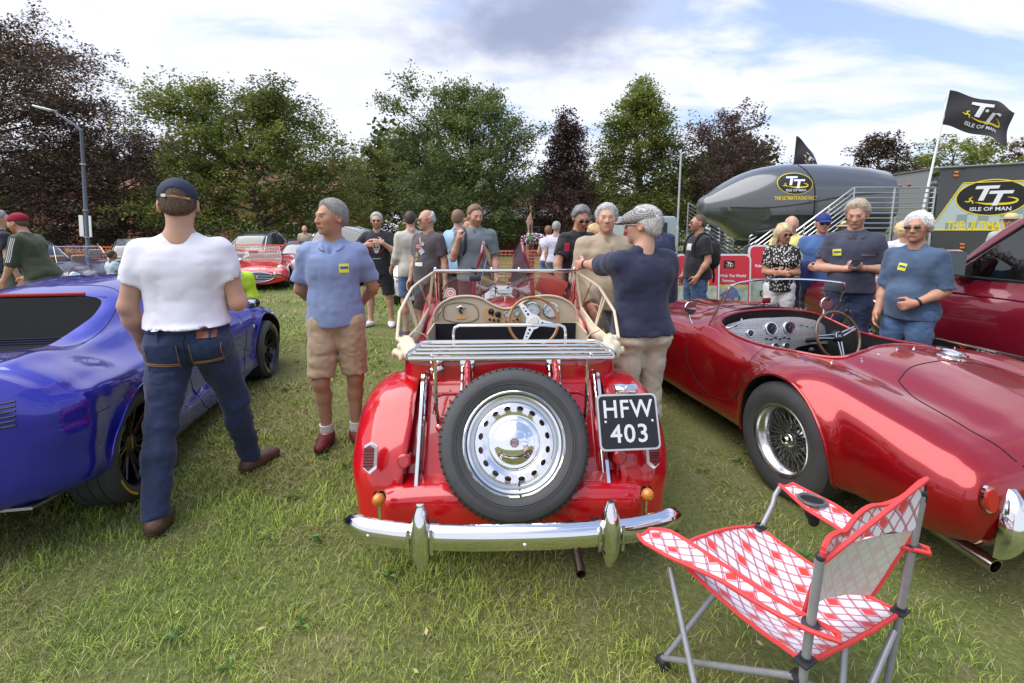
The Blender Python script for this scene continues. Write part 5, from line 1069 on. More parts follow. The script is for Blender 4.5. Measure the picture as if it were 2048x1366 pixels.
 for s in(-1, 1):
  for y0 in(0, 2.30):
   q=drop(tr, [(s*1.1, y0+.358*math.cos(R(a)), .315+.358*math.sin(R(a)))for a in np.linspace(-12, 192, 60)], (-s, 0, 0), 0, back=1);q=[p for p in q if abs(p.x)>.6]
   if len(q)>5:mb=MB();mb.tube(q, .006, 7);mb.build('arch_lip', BLUE, T)
  tyre_rim(T, s*.725, 0, .315, .235, .225, s, 'multi');tyre_rim(T, s*.74, 2.30, .295, .19, .205, s, 'multi')
  seam(T, b, [(s*1.5, .75, .86), (s*1.5, .74, .5), (s*1.5, .80, .28), (s*1.5, 1.7, .28), (s*1.5, 1.80, .5), (s*1.5, 1.84, .83)], (-s, 0, 0), name='door_gap')
  seam(T, b, [(s*1.5, -.62, .665), (s*1.5, -.5, .665), (s*1.5, -.33, .65)], (-s, 0, 0), name='bumper_gap', r=.0025)
  seam(T, b, [(s*.46, .60, 2), (s*.55, .2, 2), (s*.57, -.2, 2), (s*.55, -.6, 2)], (0, 0, -1), name='clamshell_gap', r=.003)
  seam(T, b, [(0, .80, 2), (s*.3, .78, 2), (s*.47, .66, 2)], (0, 0, -1), name='roof_gap', r=.003)
  seam(T, b, [(s*.40, .80, 2), (s*.42, 1.3, 2), (s*.40, 1.66, 2)], (0, 0, -1), name='roof_gap', r=.003)
  P3=[drop(tr, [(s*1.5, y, z)], (-s, 0, 0), -.002)for y, z in()]
  V=[(s*.582, .74, .875), (s*.515, .86, 1.06), (s*.505, 1.50, 1.06), (s*.565, 1.86, .90), (s*.63, 1.86, .835), (s*.625, 1.0, .845)];mesh('side_window', V, [tuple(range(6))], GLASSD, T, smooth=False)
  c=Vector((s*.86, 1.74, .86));mb=MB();mb.ell(tuple(c), (.085, .05, .052), 20, 12);mb.tube([c+Vector((0, .01, -.02)), (s*.72, 1.78, .80)], .018, 8);mm=mb.build('door_mirror', BLACK, T);mb=MB();mb.box(tuple(c+Vector((0, -.048, 0))), (.13, .006, .075), bev=.002);mb.build('mirror_glass', mat('mirror glass', (.62, .72, .74), .02, 1), mm)
  h=tr.ray_cast(Vector((s*1.5, 1.98, .60)), Vector((-s, 0, 0)));mb=MB();mb.lathe([(0, .008), (.016, .005), (.020, 0)], 16, axes(h[0], (s, 0, 0)));mb.build('side_repeater', mat('clear lens', (.7, .7, .68), .15), T)
  h=tr.ray_cast(Vector((s*.60, -2, .765)), Vector((0, 1, 0)));Mt=axes(h[0], (s*.2, -1, .12))
  mb=MB();mb.lathe([(0, .018), (.035, .016), (.045, .004), (.052, .004), (.052, -.01)], 28, Mt);mb.build('tail_lamp', REDL, T)
  mb=MB();mb.lathe([(.05, .002), (.064, .003), (.066, -.01)], 28, Mt);mb.build('lamp_surround', BLACK, T)
  q=[]
  for i in range(6):
   z=.70+.020*i;l=drop(tr, [(s*.675, -2, z), (s*.705, -2, z+.003), (s*.735, -2, z+.006)], (0, 1, 0), .001)
   if len(l)>1:mb=MB();mb.tube(l, .0045, 6);mb.build('lamp_louvre', BLACK if i%1==0 else BLUE, T)
  mb=MB();mb.box((s*.60, -.50, .29), (.24, .26, .012), (R(-8), 0, 0));mb.build('undertray', mat('brushed undertray', (.4, .4, .42), .35, .9), T, smooth=False)
  for i in range(2):mb=MB();mb.box((s*(.45+.12*i), -.50, .33), (.008, .25, .10));mb.build('diffuser_fin', BLACK, T, smooth=False)
 mb=MB();mb.box((0, -.672, .46), (.86, .02, .14), (0, 0, 0));mb.build('rear_mesh_panel', mat('black mesh', (.01, .01, .01), .6, bump=(180, .8, .004)), T, smooth=False)
 for s in(-1, 1):mb=MB();mb.lathe([(.036, -.2), (.038, 0), (.033, 0), (.032, -.08)], 20, axes((s*.07, -.72, .36), (0, -1, 0)));mb.build('exhaust_pipe', CHROME, T)
 mb=MB();mb.quad((-.41, .50, .84), (.41, .50, .84), (.385, .60, 1.09), (-.385, .60, 1.09));mb.build('rear_window', GLASSD, T, smooth=False)
 for i in range(11):
  y=-.165+.045*i;z=.825+.055*((y+.17)/.5);mb=MB();mb.box((0, y, z+.012), (.76 if 0<i<10 else.66, .028, .006), (R(-16), 0, 0));mb.build('engine_cover_louvre', BLUE if i in(0, )else mat('louvre blue black', (.010, .008, .05), .55), T, smooth=False)
 mb=MB();mb.box((0, .615, 1.108), (.50, .02, .022), bev=.004);mb.build('high_brake_light', mat('red reflector', (.42, .012, .012), .2, coat=1), T)
 for s in(-1, 1):mb=MB();mb.box((s*.22, .72, .86), (.36, .10, .30), (R(-14), 0, 0), bev=.05);mb.build('seat', BLACK, T)
 pts=[drop(tr, [(x, y, 2)], (0, 0, -1), .004)for y in np.linspace(1.62, 2.12, 7)for x in np.linspace(-.42, .42, 9)]
 pts=[tuple(p[0])for p in pts];mesh('windscreen', pts, [(j*9+i, j*9+i+1, (j+1)*9+i+1, (j+1)*9+i)for j in range(6)for i in range(8)], mat('dark screen glass', (.02, .025, .03), .04, coat=1), T)
 return T
lotus()
# ==========================================================
def skinmat(name, c):return mat(name, c, .48, subs=.12, bump=(70, .12, .0015), var=(9, .10), attr='tint', spec=.4)
SKIN=skinmat('fair skin', (.52, .30, .215));SKIN2=skinmat('tanned skin', (.44, .235, .155));SKIN3=skinmat('brown skin', (.26, .13, .075))
def cloth(name, c, fr=26, bs=.35, rough=.85, var=.10, weave=900, sheen=.15):
 if name in MATS:return MATS[name]
 m=mat(name, c, rough, var=(6, var), bump=(fr, bs, .006, (1, 1, .55)), sheen=sheen);return m
def hairmat(n, c):
 if n in MATS:return MATS[n]
 m=mat(n, c, .55, bump=(170, .4, .002, (1, 1, .2)), var=(190, .3));t=m.node_tree;p=t.nodes['Principled BSDF'];src=p.inputs['Base Color'].links[0].from_socket
 a=t.nodes.new('ShaderNodeAttribute');a.attribute_name='tint';mx=t.nodes.new('ShaderNodeMix');mx.data_type='RGBA';mx.blend_type='MULTIPLY';mx.inputs[0].default_value=1;t.links.new(src, mx.inputs[6])
 ad=t.nodes.new('ShaderNodeMath');ad.operation='COMPARE';ad.inputs[1].default_value=0;ad.inputs[2].default_value=.001;t.links.new(a.outputs['Fac'], ad.inputs[0]);m2=t.nodes.new('ShaderNodeMix');m2.data_type='RGBA';t.links.new(ad.outputs[0], m2.inputs[0]);t.links.new(a.outputs['Color'], m2.inputs[6]);m2.inputs[7].default_value=(1, 1, 1, 1);t.links.new(m2.outputs[2], mx.inputs[7]);t.links.new(mx.outputs[2], p.inputs['Base Color']);return m
HAIR=lambda n, c:hairmat('hair '+n, c)
def yaw(a):c, s=math.cos(a), math.sin(a);return np.array([[c, -s, 0], [s, c, 0], [0, 0, 1.]])
def rotx(a):c, s=math.cos(a), math.sin(a);return np.array([[1, 0, 0], [0, c, -s], [0, s, c]])
def roty(a):c, s=math.cos(a), math.sin(a);return np.array([[c, 0, s], [0, 1, 0], [-s, 0, c]])
def nrm(v):v=np.asarray(v, float);return v/(np.linalg.norm(v)+1e-9)
def person(label, loc, face, H=1.76, vox=.013, build=1., belly=0., hy=0, hp=0, arms=None, legs=None, top='tee', tmat=None, tlen=.90, sleeve=.62, bottom='trousers', bmat=None, blen=None, shoe=None, skin=None, hair='short', hmat=None, glasses=None, extra=(), grip=(.35, .35), lean=0., female=False, fine=None, beard=None, socks=None, palm=(None, None), loose=1., group='visitors walking round the car show', turn=0., hb=1.):
 """face: degrees the body faces, 0 = towards the camera (-y), 90 = towards +x.  all lengths for a 1.75 m figure, scaled by H"""
 skin=skin or SKIN;fine=fine or vox
 T=thing('person', label, 'person', loc, R(face), group, H/1.75)
 B=build;g=1.0*B
 LR=yaw(0)
 sh={s:np.array([s*(.166 if not female else.148)*(.5+.5*B), .012, 1.398])for s in(-1, 1)}
 tz=rotx(R(lean));piv=np.array([0, 0, .95])
 for s in sh:sh[s]=tz@(sh[s]-piv)+piv
 arms=arms or{};legs=legs or{}
 el, wr, hd={}, {}, {}
 for s in(-1, 1):
  a=arms.get(s, ((s*.16, .02, -1), (s*.05, -.25, -1)))
  if a[0]=='to':
   q=yaw(-R(face))@(np.array(a[1], float)-np.array(loc))/(H/1.75)-sh[s];L_=min(np.linalg.norm(q), .534);q=nrm(q);wv=q*L_
   bend=np.array(a[2], float);bend=nrm(bend-q*(bend@q));m_=(L_*L_+.285**2-.25**2)/(2*L_);hgt_=math.sqrt(max(0, .285**2-m_*m_));ev=q*m_+bend*hgt_
   u, f=nrm(ev), nrm(wv-ev);hdv=nrm(a[3])if len(a)>3 else f
  else:u, f=nrm(a[0]), nrm(a[1]);hdv=nrm(a[2])if len(a)>2 else f
  el[s]=sh[s]+u*.285;wr[s]=el[s]+f*.25;hd[s]=hdv
 hip={s:np.array([s*.088*(.6+.4*B), .0, .905])for s in(-1, 1)};kn, an, toe={}, {}, {}
 for s in(-1, 1):
  l=legs.get(s, ((s*.05, -.02, -1), (s*.02, .05, -1), 12*s))
  kn[s]=hip[s]+nrm(l[0])*.41;an[s]=kn[s]+nrm(l[1])*.405
  a=R(l[2]);toe[s]=np.array([math.sin(a), -math.cos(a), l[3]if len(l)>3 else-.0])
 dz=min(an[-1][2], an[1][2])-.085
 dz0=dz
 for d_ in(sh, el, wr, hip, kn, an):
  for s in d_:d_[s]=d_[s]-np.array([0, 0, dz0])
 off=np.array([0, 0, -dz0]);pv=np.array([0, 0, .95])+off
 tq=lambda p:tz@(np.asarray(p, float)+off-pv)+pv
 hc=tq((0, -.012, 1.625));Rh=yaw(R(hy))@rotx(R(hp))@roty(R(turn))
 toW=lambda p:Rh@np.asarray(p, float)*hb+hc
 allp=np.array(list(el.values())+list(wr.values())+list(kn.values())+list(an.values())+list(sh.values())+[hc])
 lo=allp.min(0)-np.array([.26, .30, .2]);hi=allp.max(0)+np.array([.26, .26, .22]);lo[2]=-.012;lo[0]=min(lo[0], -.34*B-.03);hi[0]=max(hi[0], .34*B+.03);lo[1]=min(lo[1], -.27-belly);hi[1]=max(hi[1], .25)
 hands_c={s:wr[s]+hd[s]*.08 for s in(-1, 1)}
 def torso(f, e=0., flare=0.):
  """e: cloth thickness"""
  fr=(tz, pv-tz@np.array([0, 0, .95]));f.frame(*fr)
  k=.05
  f.ell((0, .012, .945), (.158*g+e, .112*(.5+.5*B)+e+.2*belly, .13), k)
  f.ell((0, .004, 1.07), (.148*g+e, .104*B+e, .17), k)
  if belly:f.ell((0, -.055-.35*belly, 1.06), (.125*g+.3*belly+e, .075+belly*.75+e, .15), .06)
  f.ell((0, .006, 1.25), (.158*g+e, .110*(.5+.5*B)+e, .18), k)
  f.cone((-.115*B, .014, 1.365), (.115*B, .014, 1.365), .070+e, .070+e, .05)
  f.cone((-.125*B, .016, 1.408), (-.03, .014, 1.475), .036+e*.5, .044+e*.3, .05);f.cone((.125*B, .016, 1.408), (.03, .014, 1.475), .036+e*.5, .044+e*.3, .05)
  if female:
   for s in(-1, 1):f.ell((s*.075, -.075, 1.26), (.07+e*.5, .055+e*.5, .065), .04)
  else:
   for s in(-1, 1):f.ell((s*.070, -.050, 1.30), (.080+e, .045+e, .075), .06)
  for s in(-1, 1):f.ell((s*.09, .07, 1.31), (.07+e, .045+e, .09), .05)
  f.frame()
 def arm(f, s, e=0., e2=None, full=True, k=.03):
  e2=e if e2 is None else e2
  f.cone(sh[s]*1.0, sh[s]+(el[s]-sh[s])*.3, .058*(.4+.6*B)+e, .052*(.4+.6*B)+e, .05)
  f.cone(sh[s]+(el[s]-sh[s])*.2, el[s], .052*(.4+.6*B)+e, .040*(.5+.5*B)+e2, k)
  if full:
   f.cone(el[s], el[s]+(wr[s]-el[s])*.35, .041*(.5+.5*B)+e2, .043*(.5+.5*B)+e2, .02);f.cone(el[s]+(wr[s]-el[s])*.3, wr[s], .042*(.5+.5*B)+e2, .027+e2, .02)
 def leg(f, s, e=0., e2=None, k=.03):
  e2=e if e2 is None else e2;G=.45+.55*B
  f.ell(hip[s]+np.array([0, .055, .01]), (.092*G+e, .088*G+e, .10), .05)
  f.cone(hip[s]+np.array([0, 0, .02]), hip[s]+(kn[s]-hip[s])*.45, .093*G+e, .080*G+e, .05);f.cone(hip[s]+(kn[s]-hip[s])*.4, kn[s], .080*G+e, .056*G+e2, k)
  c=kn[s]+(an[s]-kn[s])*.30+nrm(np.cross(np.cross(an[s]-kn[s], toe[s]), an[s]-kn[s]))*0+np.array([-toe[s][0], -toe[s][1], 0])*.016
  f.cone(kn[s], c, .055*G+e2, .054*G+e2, k);f.cone(c, an[s], .053*G+e2, .036+e2, k)
 def foot(f, s, e=0.):
  a=an[s];t=toe[s]/np.linalg.norm(toe[s][:2]);h=np.array([a[0], a[1], a[2]-.045]);b=-t*np.array([1, 1, 0])
  f.cone(h+b*.035, h+t*.06, .032+e, .034+e, .03);f.cone(h+t*.05, h+t*.165+np.array([0, 0, -.006]), .036+e, .026+e, .03, fx=1.15, fy=1.15);f.cone(a, h, .036+e, .036+e, .03)
 def hand(f, s):
  w_=wr[s];d=hd[s];G=.92 if female else 1.
  side=palm[0 if s<0 else 1];n_=nrm(np.cross(d, (0, 0, 1)))*s if side is None else nrm(side)
  n_=nrm(n_-d*(n_@d));a=np.cross(d, n_)*s
  if a@np.array([0, -1, .3])<0 and side is None:a=-a
  kn0=w_+d*.088*G
  f.cone(w_, w_+d*.03, .027, .028, .02);
  for q in(-.027, -.009, .010, .028):f.cone(w_+d*.028+a*q*.75, kn0+a*q, .0145*G, .0125*G, .016)
  cu=grip[0 if s<0 else 1]
  for i, (q, ln)in enumerate(((-.029, .058), (-.0095, .072), (.0105, .078), (.0295, .070))):
   p=kn0+a*q;dd=d.copy();ang=0
   for seg, (fr, rr)in enumerate(((.42, .0098), (.32, .0090), (.26, .0080))):
    ang=cu*(.75 if seg==0 else.95)*1.15;c_, s_=math.cos(ang), math.sin(ang)
    nd=dd*c_+n_*s_;n2=n_
    p2=p+nrm(nd)*ln*fr*G;f.cone(p, p2, rr*G, rr*.93*G, .006);p=p2;dd=nrm(nd);n_=nrm(np.cross(np.cross(dd, n_), dd))if abs(dd@n_)<.999 else n_
   n_=nrm((nrm(side)if side is not None else nrm(np.cross(d, (0, 0, 1)))*s));n_=nrm(n_-d*(n_@d))
  b=w_+d*.022+a*.024;t1=b+nrm(d*.55+a*.75+n_*.35)*.042;t2=t1+nrm(d*.9+a*.25+n_*.4)*.030;f.cone(b, t1, .0150, .0118, .014);f.cone(t1, t2, .0115, .0098, .006);f.cone(t2, t2+nrm(d+n_*.4)*.022, .0098, .0085, .005)
 def head(f):
  f.frame(Rh, hc);b_=hb
  f.ell((0, .016*b_, .028*b_), (.0745*b_, .094*b_, .090*b_), .02);f.ell((0, -.030, -.015), (.060*(1.04 if build>1.1 else 1), .066, .085), .03);f.ell((0, -.040, -.070), (.047*(1.12 if build>1.15 else 1), .046, .040), .03)
  f.cone((-.038, -.060, -.012), (-.030, -.045, -.055), .026, .022, .02);f.cone((.038, -.060, -.012), (.030, -.045, -.055), .026, .022, .02)
  f.cone((-.030, -.083, .030), (.030, -.083, .030), .011, .011, .014)
  f.cone((0, -.090, .018), (0, -.112, -.022), .0085, .0125, .012);f.ell((-.012, -.102, -.025), (.009, .011, .008), .006);f.ell((.012, -.102, -.025), (.009, .011, .008), .006)
  for s in(-1, 1):f.ell((s*.031, -.098, .010), (.017, .012, .010), .012, 'sub');f.ell((s*.031, -.080, .010), (.0125, .012, .0115), .004)
  f.cone((-.020, -.090, -.053), (.020, -.090, -.053), .0085, .0085, .006);f.cone((-.016, -.088, -.063), (.016, -.088, -.063), .0085, .0085, .006);f.ell((0, -.080, -.092), (.020, .016, .016), .016)
  for s in(-1, 1):f.ell((s*.080, .012, -.002), (.013, .023, .034), .008);f.ell((s*.087, .004, .0), (.007, .011, .018), .005, 'sub')
  f.frame()
  f.cone(tq((0, .022, 1.44)), toW((0, .018, -.055)), .058*(.45+.55*B)*(.86 if female else 1), .053*(.45+.55*B)*(.86 if female else 1), .03)
 fn=[(hc, .13, min(fine, vox))]+[(hands_c[s], .11, min(fine*1.05, vox))for s in(-1, 1)]if fine<vox else[]
 f=Field(lo, hi, vox, fn)
 torso(f, -.017);[arm(f, s)for s in(-1, 1)];[leg(f, s, -.014, 0)for s in(-1, 1)];[foot(f, s)for s in(-1, 1)];[hand(f, s)for s in(-1, 1)];head(f)
 def tint(V):
  P=(V-hc)@Rh/hb;c=np.ones((len(V), 4));x, y, z=P.T;hdm=(np.abs(x)<.11)&(z>-.11)&(z<.14)&(y<.11)
  def put(m, col, a=1.):c[m, :3]=c[m, :3]*(1-a)+np.array(col)*a
  put(hdm&(y<-.06)&(np.abs(z+.058)<.0085)&(np.abs(x)<.024), (.80, .55, .55), .8)
  put(hdm&(y<-.07)&(np.abs(z+.058)<.0022)&(np.abs(x)<.024), (.35, .2, .2), .8)
  put(hdm&(y<-.06)&(np.abs(z-.030+.2*(np.abs(x)-.03)**2*40)<.0055)&(np.abs(np.abs(x)-.032)<.018), (.45, .42, .40), .75)
  for q in(-1, 1):
   put(hdm&(y<-.05)&(np.abs(z-.010)<.0065)&(np.abs(x-q*.031)<.013), (.42, .34, .32), .75)
   put(hdm&(y<-.05)&(np.hypot(x-q*.031, z-.010)<.0045), (.05, .05, .06), .95)
  put(hdm&(np.abs(x)>.030)&(np.abs(x)<.062)&(z>-.045)&(z<-.005)&(y<-.03), (1.12, .84, .80), .5)
  put(hdm&(np.abs(x)>.066)&(z<.035), (1.12, .82, .80), .5)
  if beard:
   m=hdm&(z<-.030)&(y<.0)&~((np.abs(z+.058)<.008)&(np.abs(x)<.022)&(y<-.06))&(z>-.105);put(m, beard, .8);put(hdm&(np.abs(z+.040)<.010)&(y<-.08)&(np.abs(x)<.03), beard, .8)
  dk=np.zeros(len(V), bool)
  for s_ in(-1, 1):dk|=np.linalg.norm(V-hands_c[s_], axis=1)<.10
  put(dk, (1.06, .92, .90), .8)
  return c
 f.build('body', skin, T, relax=1, tint=tint)
 if fine<=.008 and not glasses and hair!='back':
  for s in(-1, 1):
   mb=MB();mb.ell((0, 0, 0), (.0105, .0105, .0105), 12, 8);e=mb.build('eye', mat('eye white', (.7, .68, .65), .2), T);e.location=toW((s*.031, -.0800, .010));
   d=Rh@np.array([s*.0, -1., 0]);p=toW((s*.031, -.0800, .010))+d*.0070;mb=MB();mb.ell((0, 0, 0), (.0052, .0052, .0052), 10, 6);i_=mb.build('iris', mat('iris', (.03, .035, .04), .1), T);i_.location=p
 tn={'tee':('t_shirt', .012), 'polo':('polo_shirt', .014), 'shirt':('shirt', .017), 'sweater':('sweater', .020), 'jacket':('jacket', .030), 'blouse':('blouse', .014), 'hoodie':('hoodie', .026)}[top]
 e=tn[1]*loose;f=Field(lo, hi, vox);torso(f, e)
 fr=(tz, pv-tz@np.array([0, 0, .95]));f.frame(*fr);f.cone((0, .014, 1.0), (0, .020, tlen-.03), .152*g+e+.006+.4*belly, .172*g+e+.014+.25*belly, .05, fx=1., fy=.80+.05*belly);[f.cone((0, -.004, 1.30), (0, .006, tlen+.03), .150*g+e, (.158*g+e+.006)*(1 if top!='tee' else.98), .05, fx=1., fy=.70+.3*belly)for q in([]if female else[0])];[f.ell((q*.085, .055, .93), (.095*g+e+.004, .085*g+e+.004, .12), .05)for q in(-1, 1)];f.frame()
 f.frame(*fr);f.plane((0, 0, -1), (0, 0, tlen));f.frame()
 for s in(-1, 1):
  full=sleeve>1;g2=Field.__new__(Field);g2.ax=f.ax;g2.F=np.full_like(f.F, .5);g2.Rm=None;g2.o=None;bb=.4+.6*B
  g2.cone(sh[s], sh[s]+(el[s]-sh[s])*.3, .053*bb+e, .050*bb+e, .04)
  if full:g2.cone(sh[s], el[s], .050*bb+e, .042*bb+e+.004, .03);g2.cone(el[s], wr[s], .042*bb+e+.004, .030+e+.002, .03)
  else:g2.cone(sh[s], sh[s]+(el[s]-sh[s])*min(.99, sleeve+.05), .051*bb+e, .050*bb+e+.012*loose, .03)
  a, b=(sh[s], el[s])if not full else(el[s], wr[s]);t=sleeve if not full else sleeve-1;d=nrm(b-a);p=a+(b-a)*t
  if full:g2.trim(d, p, p+d*.12, .13)
  else:g2.plane(d, p)
  if not full:g2.cone(p-d*.028, p+d*.06, .043*bb+.005, .043*bb+.005, .004, 'sub')
  A=f.F;D=g2.F;h=np.maximum(.035-np.abs(A-D), 0)/.035;f.F=(np.minimum(A, D)-h*h*.035*.25).astype(np.float32)
 f.noise(.011*loose, (6, 6, 10), len(label)%17, True);f.noise(.008*loose, (17, 17, 17), 3+len(label)%11, True);f.noise(.003, (34, 34, 50), 9, True)
 f.frame(*fr);f.plane((0, 0, -1), (0, 0, tlen));f.plane((0, 0, 1), (0, 0, 1.535));
 nk=.056*(.45+.55*B)+.005
 f.cone((0, .014, 1.522), (0, -.0, 1.64), nk, nk+.02, .006, 'sub')
 if top=='polo':f.cone((0, -.080, 1.375), (0, -.105, 1.49), .006, .052, .008, 'sub')
 if top in('blouse', 'polo', 'shirt', 'jacket'):f.cone((0, -.075, 1.40 if top!='blouse' else 1.36), (0, -.10, 1.50), .008, .055 if top!='blouse' else.075, .01, 'sub')
 if top=='tee':f.ell((0, -.06, 1.475), (.058, .05, .035), .01, 'sub')
 f.frame()
 tmo=f.build(tn[0], tmat, T)
 if top in('tee', 'sweater')and vox<.0145:
  mb=MB();rk=nk+.003;mb.tube([tq((rk*math.sin(a), .012-rk*(1 if math.cos(a)>0 else.80)*math.cos(a)-.004*(math.cos(a)>0), 1.470-.014*(1+math.cos(a))))for a in np.linspace(0, 2*pi, 28, endpoint=False)], .0065, 6, closed=True);mb.build('collar_rib', tmat, tmo)
 if top in('polo', 'shirt', 'jacket', 'sweater')and top!='sweater':
  f2=Field(tq((0, 0, 1.50))-np.array([.14, .15, .09]), tq((0, 0, 1.50))+np.array([.14, .14, .10]), min(vox, .008));f2.frame(*fr)
  f2.cone((-.062, -.055, 1.425), (-.060, .02, 1.485), .016, .017, .01, fx=1.4);f2.cone((.062, -.055, 1.425), (.060, .02, 1.485), .016, .017, .01, fx=1.4);f2.cone((-.060, .02, 1.485), (0, .066, 1.495), .017, .018, .015);f2.cone((.060, .02, 1.485), (0, .066, 1.495), .017, .018, .015);f2.cone((-.066, -.055, 1.43), (-.040, -.100, 1.400), .017, .010, .01);f2.cone((.066, -.055, 1.43), (.040, -.100, 1.400), .017, .010, .01)
  f2.frame();f2.build('collar', tmat, tmo)
 bn={'trousers':'trousers', 'jeans':'jeans', 'shorts':'shorts'}[bottom];e=.014*loose
 cut_z=blen if blen is not None else(.0 if bottom!='shorts' else.0)
 f=Field(lo, hi, vox)
 f.ell(np.array([0, .012, .945])+off, (.158*g+.014, .112*(.5+.5*B)+.016+.2*belly, .145), .05);f.ell(np.array([0, .008, 1.03])+off, (.150*g+.010, .106*B+.012+.2*belly, .09), .05)
 for s in(-1, 1):
  g2=Field.__new__(Field);g2.ax=f.ax;g2.F=np.full_like(f.F, .5);g2.Rm=None;g2.o=None;G=.45+.55*B
  leg(g2, s, e, e+.006)
  if bottom=='shorts':
   g2.cone(hip[s], hip[s]+(kn[s]-hip[s])*.95, .090*G+e, .070*G+e+.012, .03);t=.86 if blen is None else blen;d=nrm(nrm(kn[s]-hip[s])+np.array([0, 0, -1]));p=hip[s]+(kn[s]-hip[s])*t;g2.plane(d, p);g2.cone(p-d*.03, p+d*.05, .058*G+.004, .056*G+.004, .004, 'sub')
  else:
   g2.cone(kn[s]+(an[s]-kn[s])*.3, an[s]+(an[s]-kn[s])*.04, .056*G, .054, .04);d=nrm(an[s]-kn[s]);p=an[s]+d*.03;g2.plane(d, p)
  A=f.F;D=g2.F;h=np.maximum(.02-np.abs(A-D), 0)/.02;f.F=(np.minimum(A, D)-h*h*.02*.25).astype(np.float32)
 f.noise(.013*loose, (8, 8, 12), len(label)%13+4, True);f.noise(.010, (18, 18, 34), 5, True);f.noise(.004, (38, 38, 60), 2, True)
 f.plane((0, 0, 1), (0, 0, 1.045+off[2]))
 bo=f.build(bn, bmat, T)
 for s in(-1, 1):
  a=an[s];f=Field(a-np.array([.24, .24, .11]), a+np.array([.24, .24, .06]), min(vox, .010));foot(f, s, .011);f.noise(.003, (40, 40, 40), 3)
  f.plane((0, 0, 1), (0, 0, a[2]-.002));f.plane((0, 0, -1), (0, 0, a[2]-.078))
  so=f.build('shoe', shoe or mat('dark leather shoe', (.05, .028, .018), .4), T)
  if vox<.012:
   f=Field(a-np.array([.24, .24, .11]), a+np.array([.24, .24, .02]), .008);foot(f, s, .015);f.plane((0, 0, 1), (0, 0, a[2]-.064));f.plane((0, 0, -1), (0, 0, a[2]-.085));f.build('sole', mat('dark sole', (.02, .018, .016), .6), so)
 if socks is not None:
  for s in(-1, 1):mb=MB();d=an[s]-kn[s];mb.tube([an[s]-d*.0, an[s]-d*.16], [.045, .047], 14);mb.build('sock', socks, T)
 def hb_(f, m, style='short'):
  V_, F2=f.nets(1);o=mesh('hair', V_, F2, m, T, True, None)
  if len(V_)<50:return o
  near=fine<=.008;n=(9000 if near else 2200 if vox<=.0135 else 500);rg=np.random.default_rng(len(label));me=o.data;N=np.empty(len(V_)*3, dtype=np.float32);me.vertex_normals.foreach_get('vector', N);N=N.reshape(-1, 3)
  i=rg.integers(0, len(V_), n);P=V_[i];N=N[i];P=P+rg.normal(size=P.shape)*.0015
  Pl=(P-hc)@Rh;cmb=np.stack([Pl[:, 0]*(3 if style!='long' else 1), np.where(Pl[:, 2]>.06, .8, .35)+0*Pl[:, 0], np.where(Pl[:, 2]>.07, -.1, -.9)], 1)if style!='curly' else rg.normal(size=(n, 3))
  cmb=cmb+rg.normal(size=(n, 3))*.35;d=cmb@Rh.T;d=d-N*(d*N).sum(1, keepdims=True);d/=np.linalg.norm(d, axis=1, keepdims=True)+1e-9
  Ls=rg.uniform(.4, 1, (n, 1))*{'short':.017, 'long':.05, 'curly':.022, 'full':.026, 'fringe':.012, 'crop':.006}.get(style, .015);w2=.0011 if near else.0022;sd=np.cross(d, N)*w2
  tip=P+d*Ls+N*Ls*(.28 if style!='long' else.06);V2=np.stack([P-sd, P+sd, tip], 1).reshape(-1, 3);cc=np.repeat(rg.uniform(.45, 1.9, (n, 1)), 3, 0)*np.ones((1, 4));cc[:, 3]=1
  hs=mesh('hair_strands', V2, np.arange(n*3).reshape(-1, 3), m, o, smooth=False, attr=cc);hs['kind']='stuff';return o
 hm=hmat or HAIR('grey', (.30, .29, .28))
 hv=min(fine, .011);hl, hh=hc-.19, hc+.19
 def hairf(low=-.07, ex=.015, amp=.006, front=.062, side=.004, cut_=True):
  f=Field(hl, hh, hv);f.frame(Rh, hc);f.ell((0, .018, .030), (.0745+ex, .094+ex, .090+ex), .02);f.ell((0, .045, -.03), (.058+ex*.6, .055+ex*.6, .06), .04)
  X, Y, Z=f._p((slice(None), )*3);zl=np.interp(Y, [-.11, -.07, -.056, -.040, -.022, -.006, .02, .05, .10], [front+.045, front+.034, front+.020, front-.008, side+.022, side-.004, side-.016, low*.7, low])
  zl=zl+.010*np.sin(X*95)*(Y<-.03);f.F=np.maximum(f.F+np.clip(zl+.034-Z, 0, .2)*.50, (zl-.012-Z)*.8).astype(np.float32);f.frame();f.noise(amp, (30, 30, 22), 7);f.noise(amp*.25, (100, 100, 40), 3);return f
 if hair=='short':hb_(hairf(), hm, hair if hair!='none' else 'short')
 elif hair=='full':hb_(hairf(ex=.020, amp=.012, front=.062), hm, hair if hair!='none' else 'short')
 elif hair=='crop':hb_(hairf(ex=.006, amp=.002), hm, hair if hair!='none' else 'short')
 elif hair=='fringe':
  f=hairf(ex=.007, amp=.004, side=.0);f.frame(Rh, hc);f.plane((0, -.75, 1), (0, .03, .050));f.frame();hb_(f, hm, 'long' if hair in('bob', 'long')else hair if hair!='none' else 'short')
 elif hair in('bob', 'curly', 'long'):
  f=Field(hc-.25, hc+.22, hv);f.frame(Rh, hc);f.ell((0, .018, .034), (.094, .112, .104), .02)
  if hair=='curly':f.ell((0, .03, .01), (.108, .115, .115), .03)
  else:
   zb=-.13 if hair=='bob' else-.19
   f.cone((-.078, .01, .02), (-.080, .0, zb), .026, .022, .03);f.cone((.078, .01, .02), (.080, .0, zb), .026, .022, .03);f.cone((-.05, .07, 0), (-.045, .065, zb), .04, .035, .03);f.cone((.05, .07, 0), (.045, .065, zb), .04, .035, .03);f.cone((0, .08, 0), (0, .075, zb), .04, .034, .03)
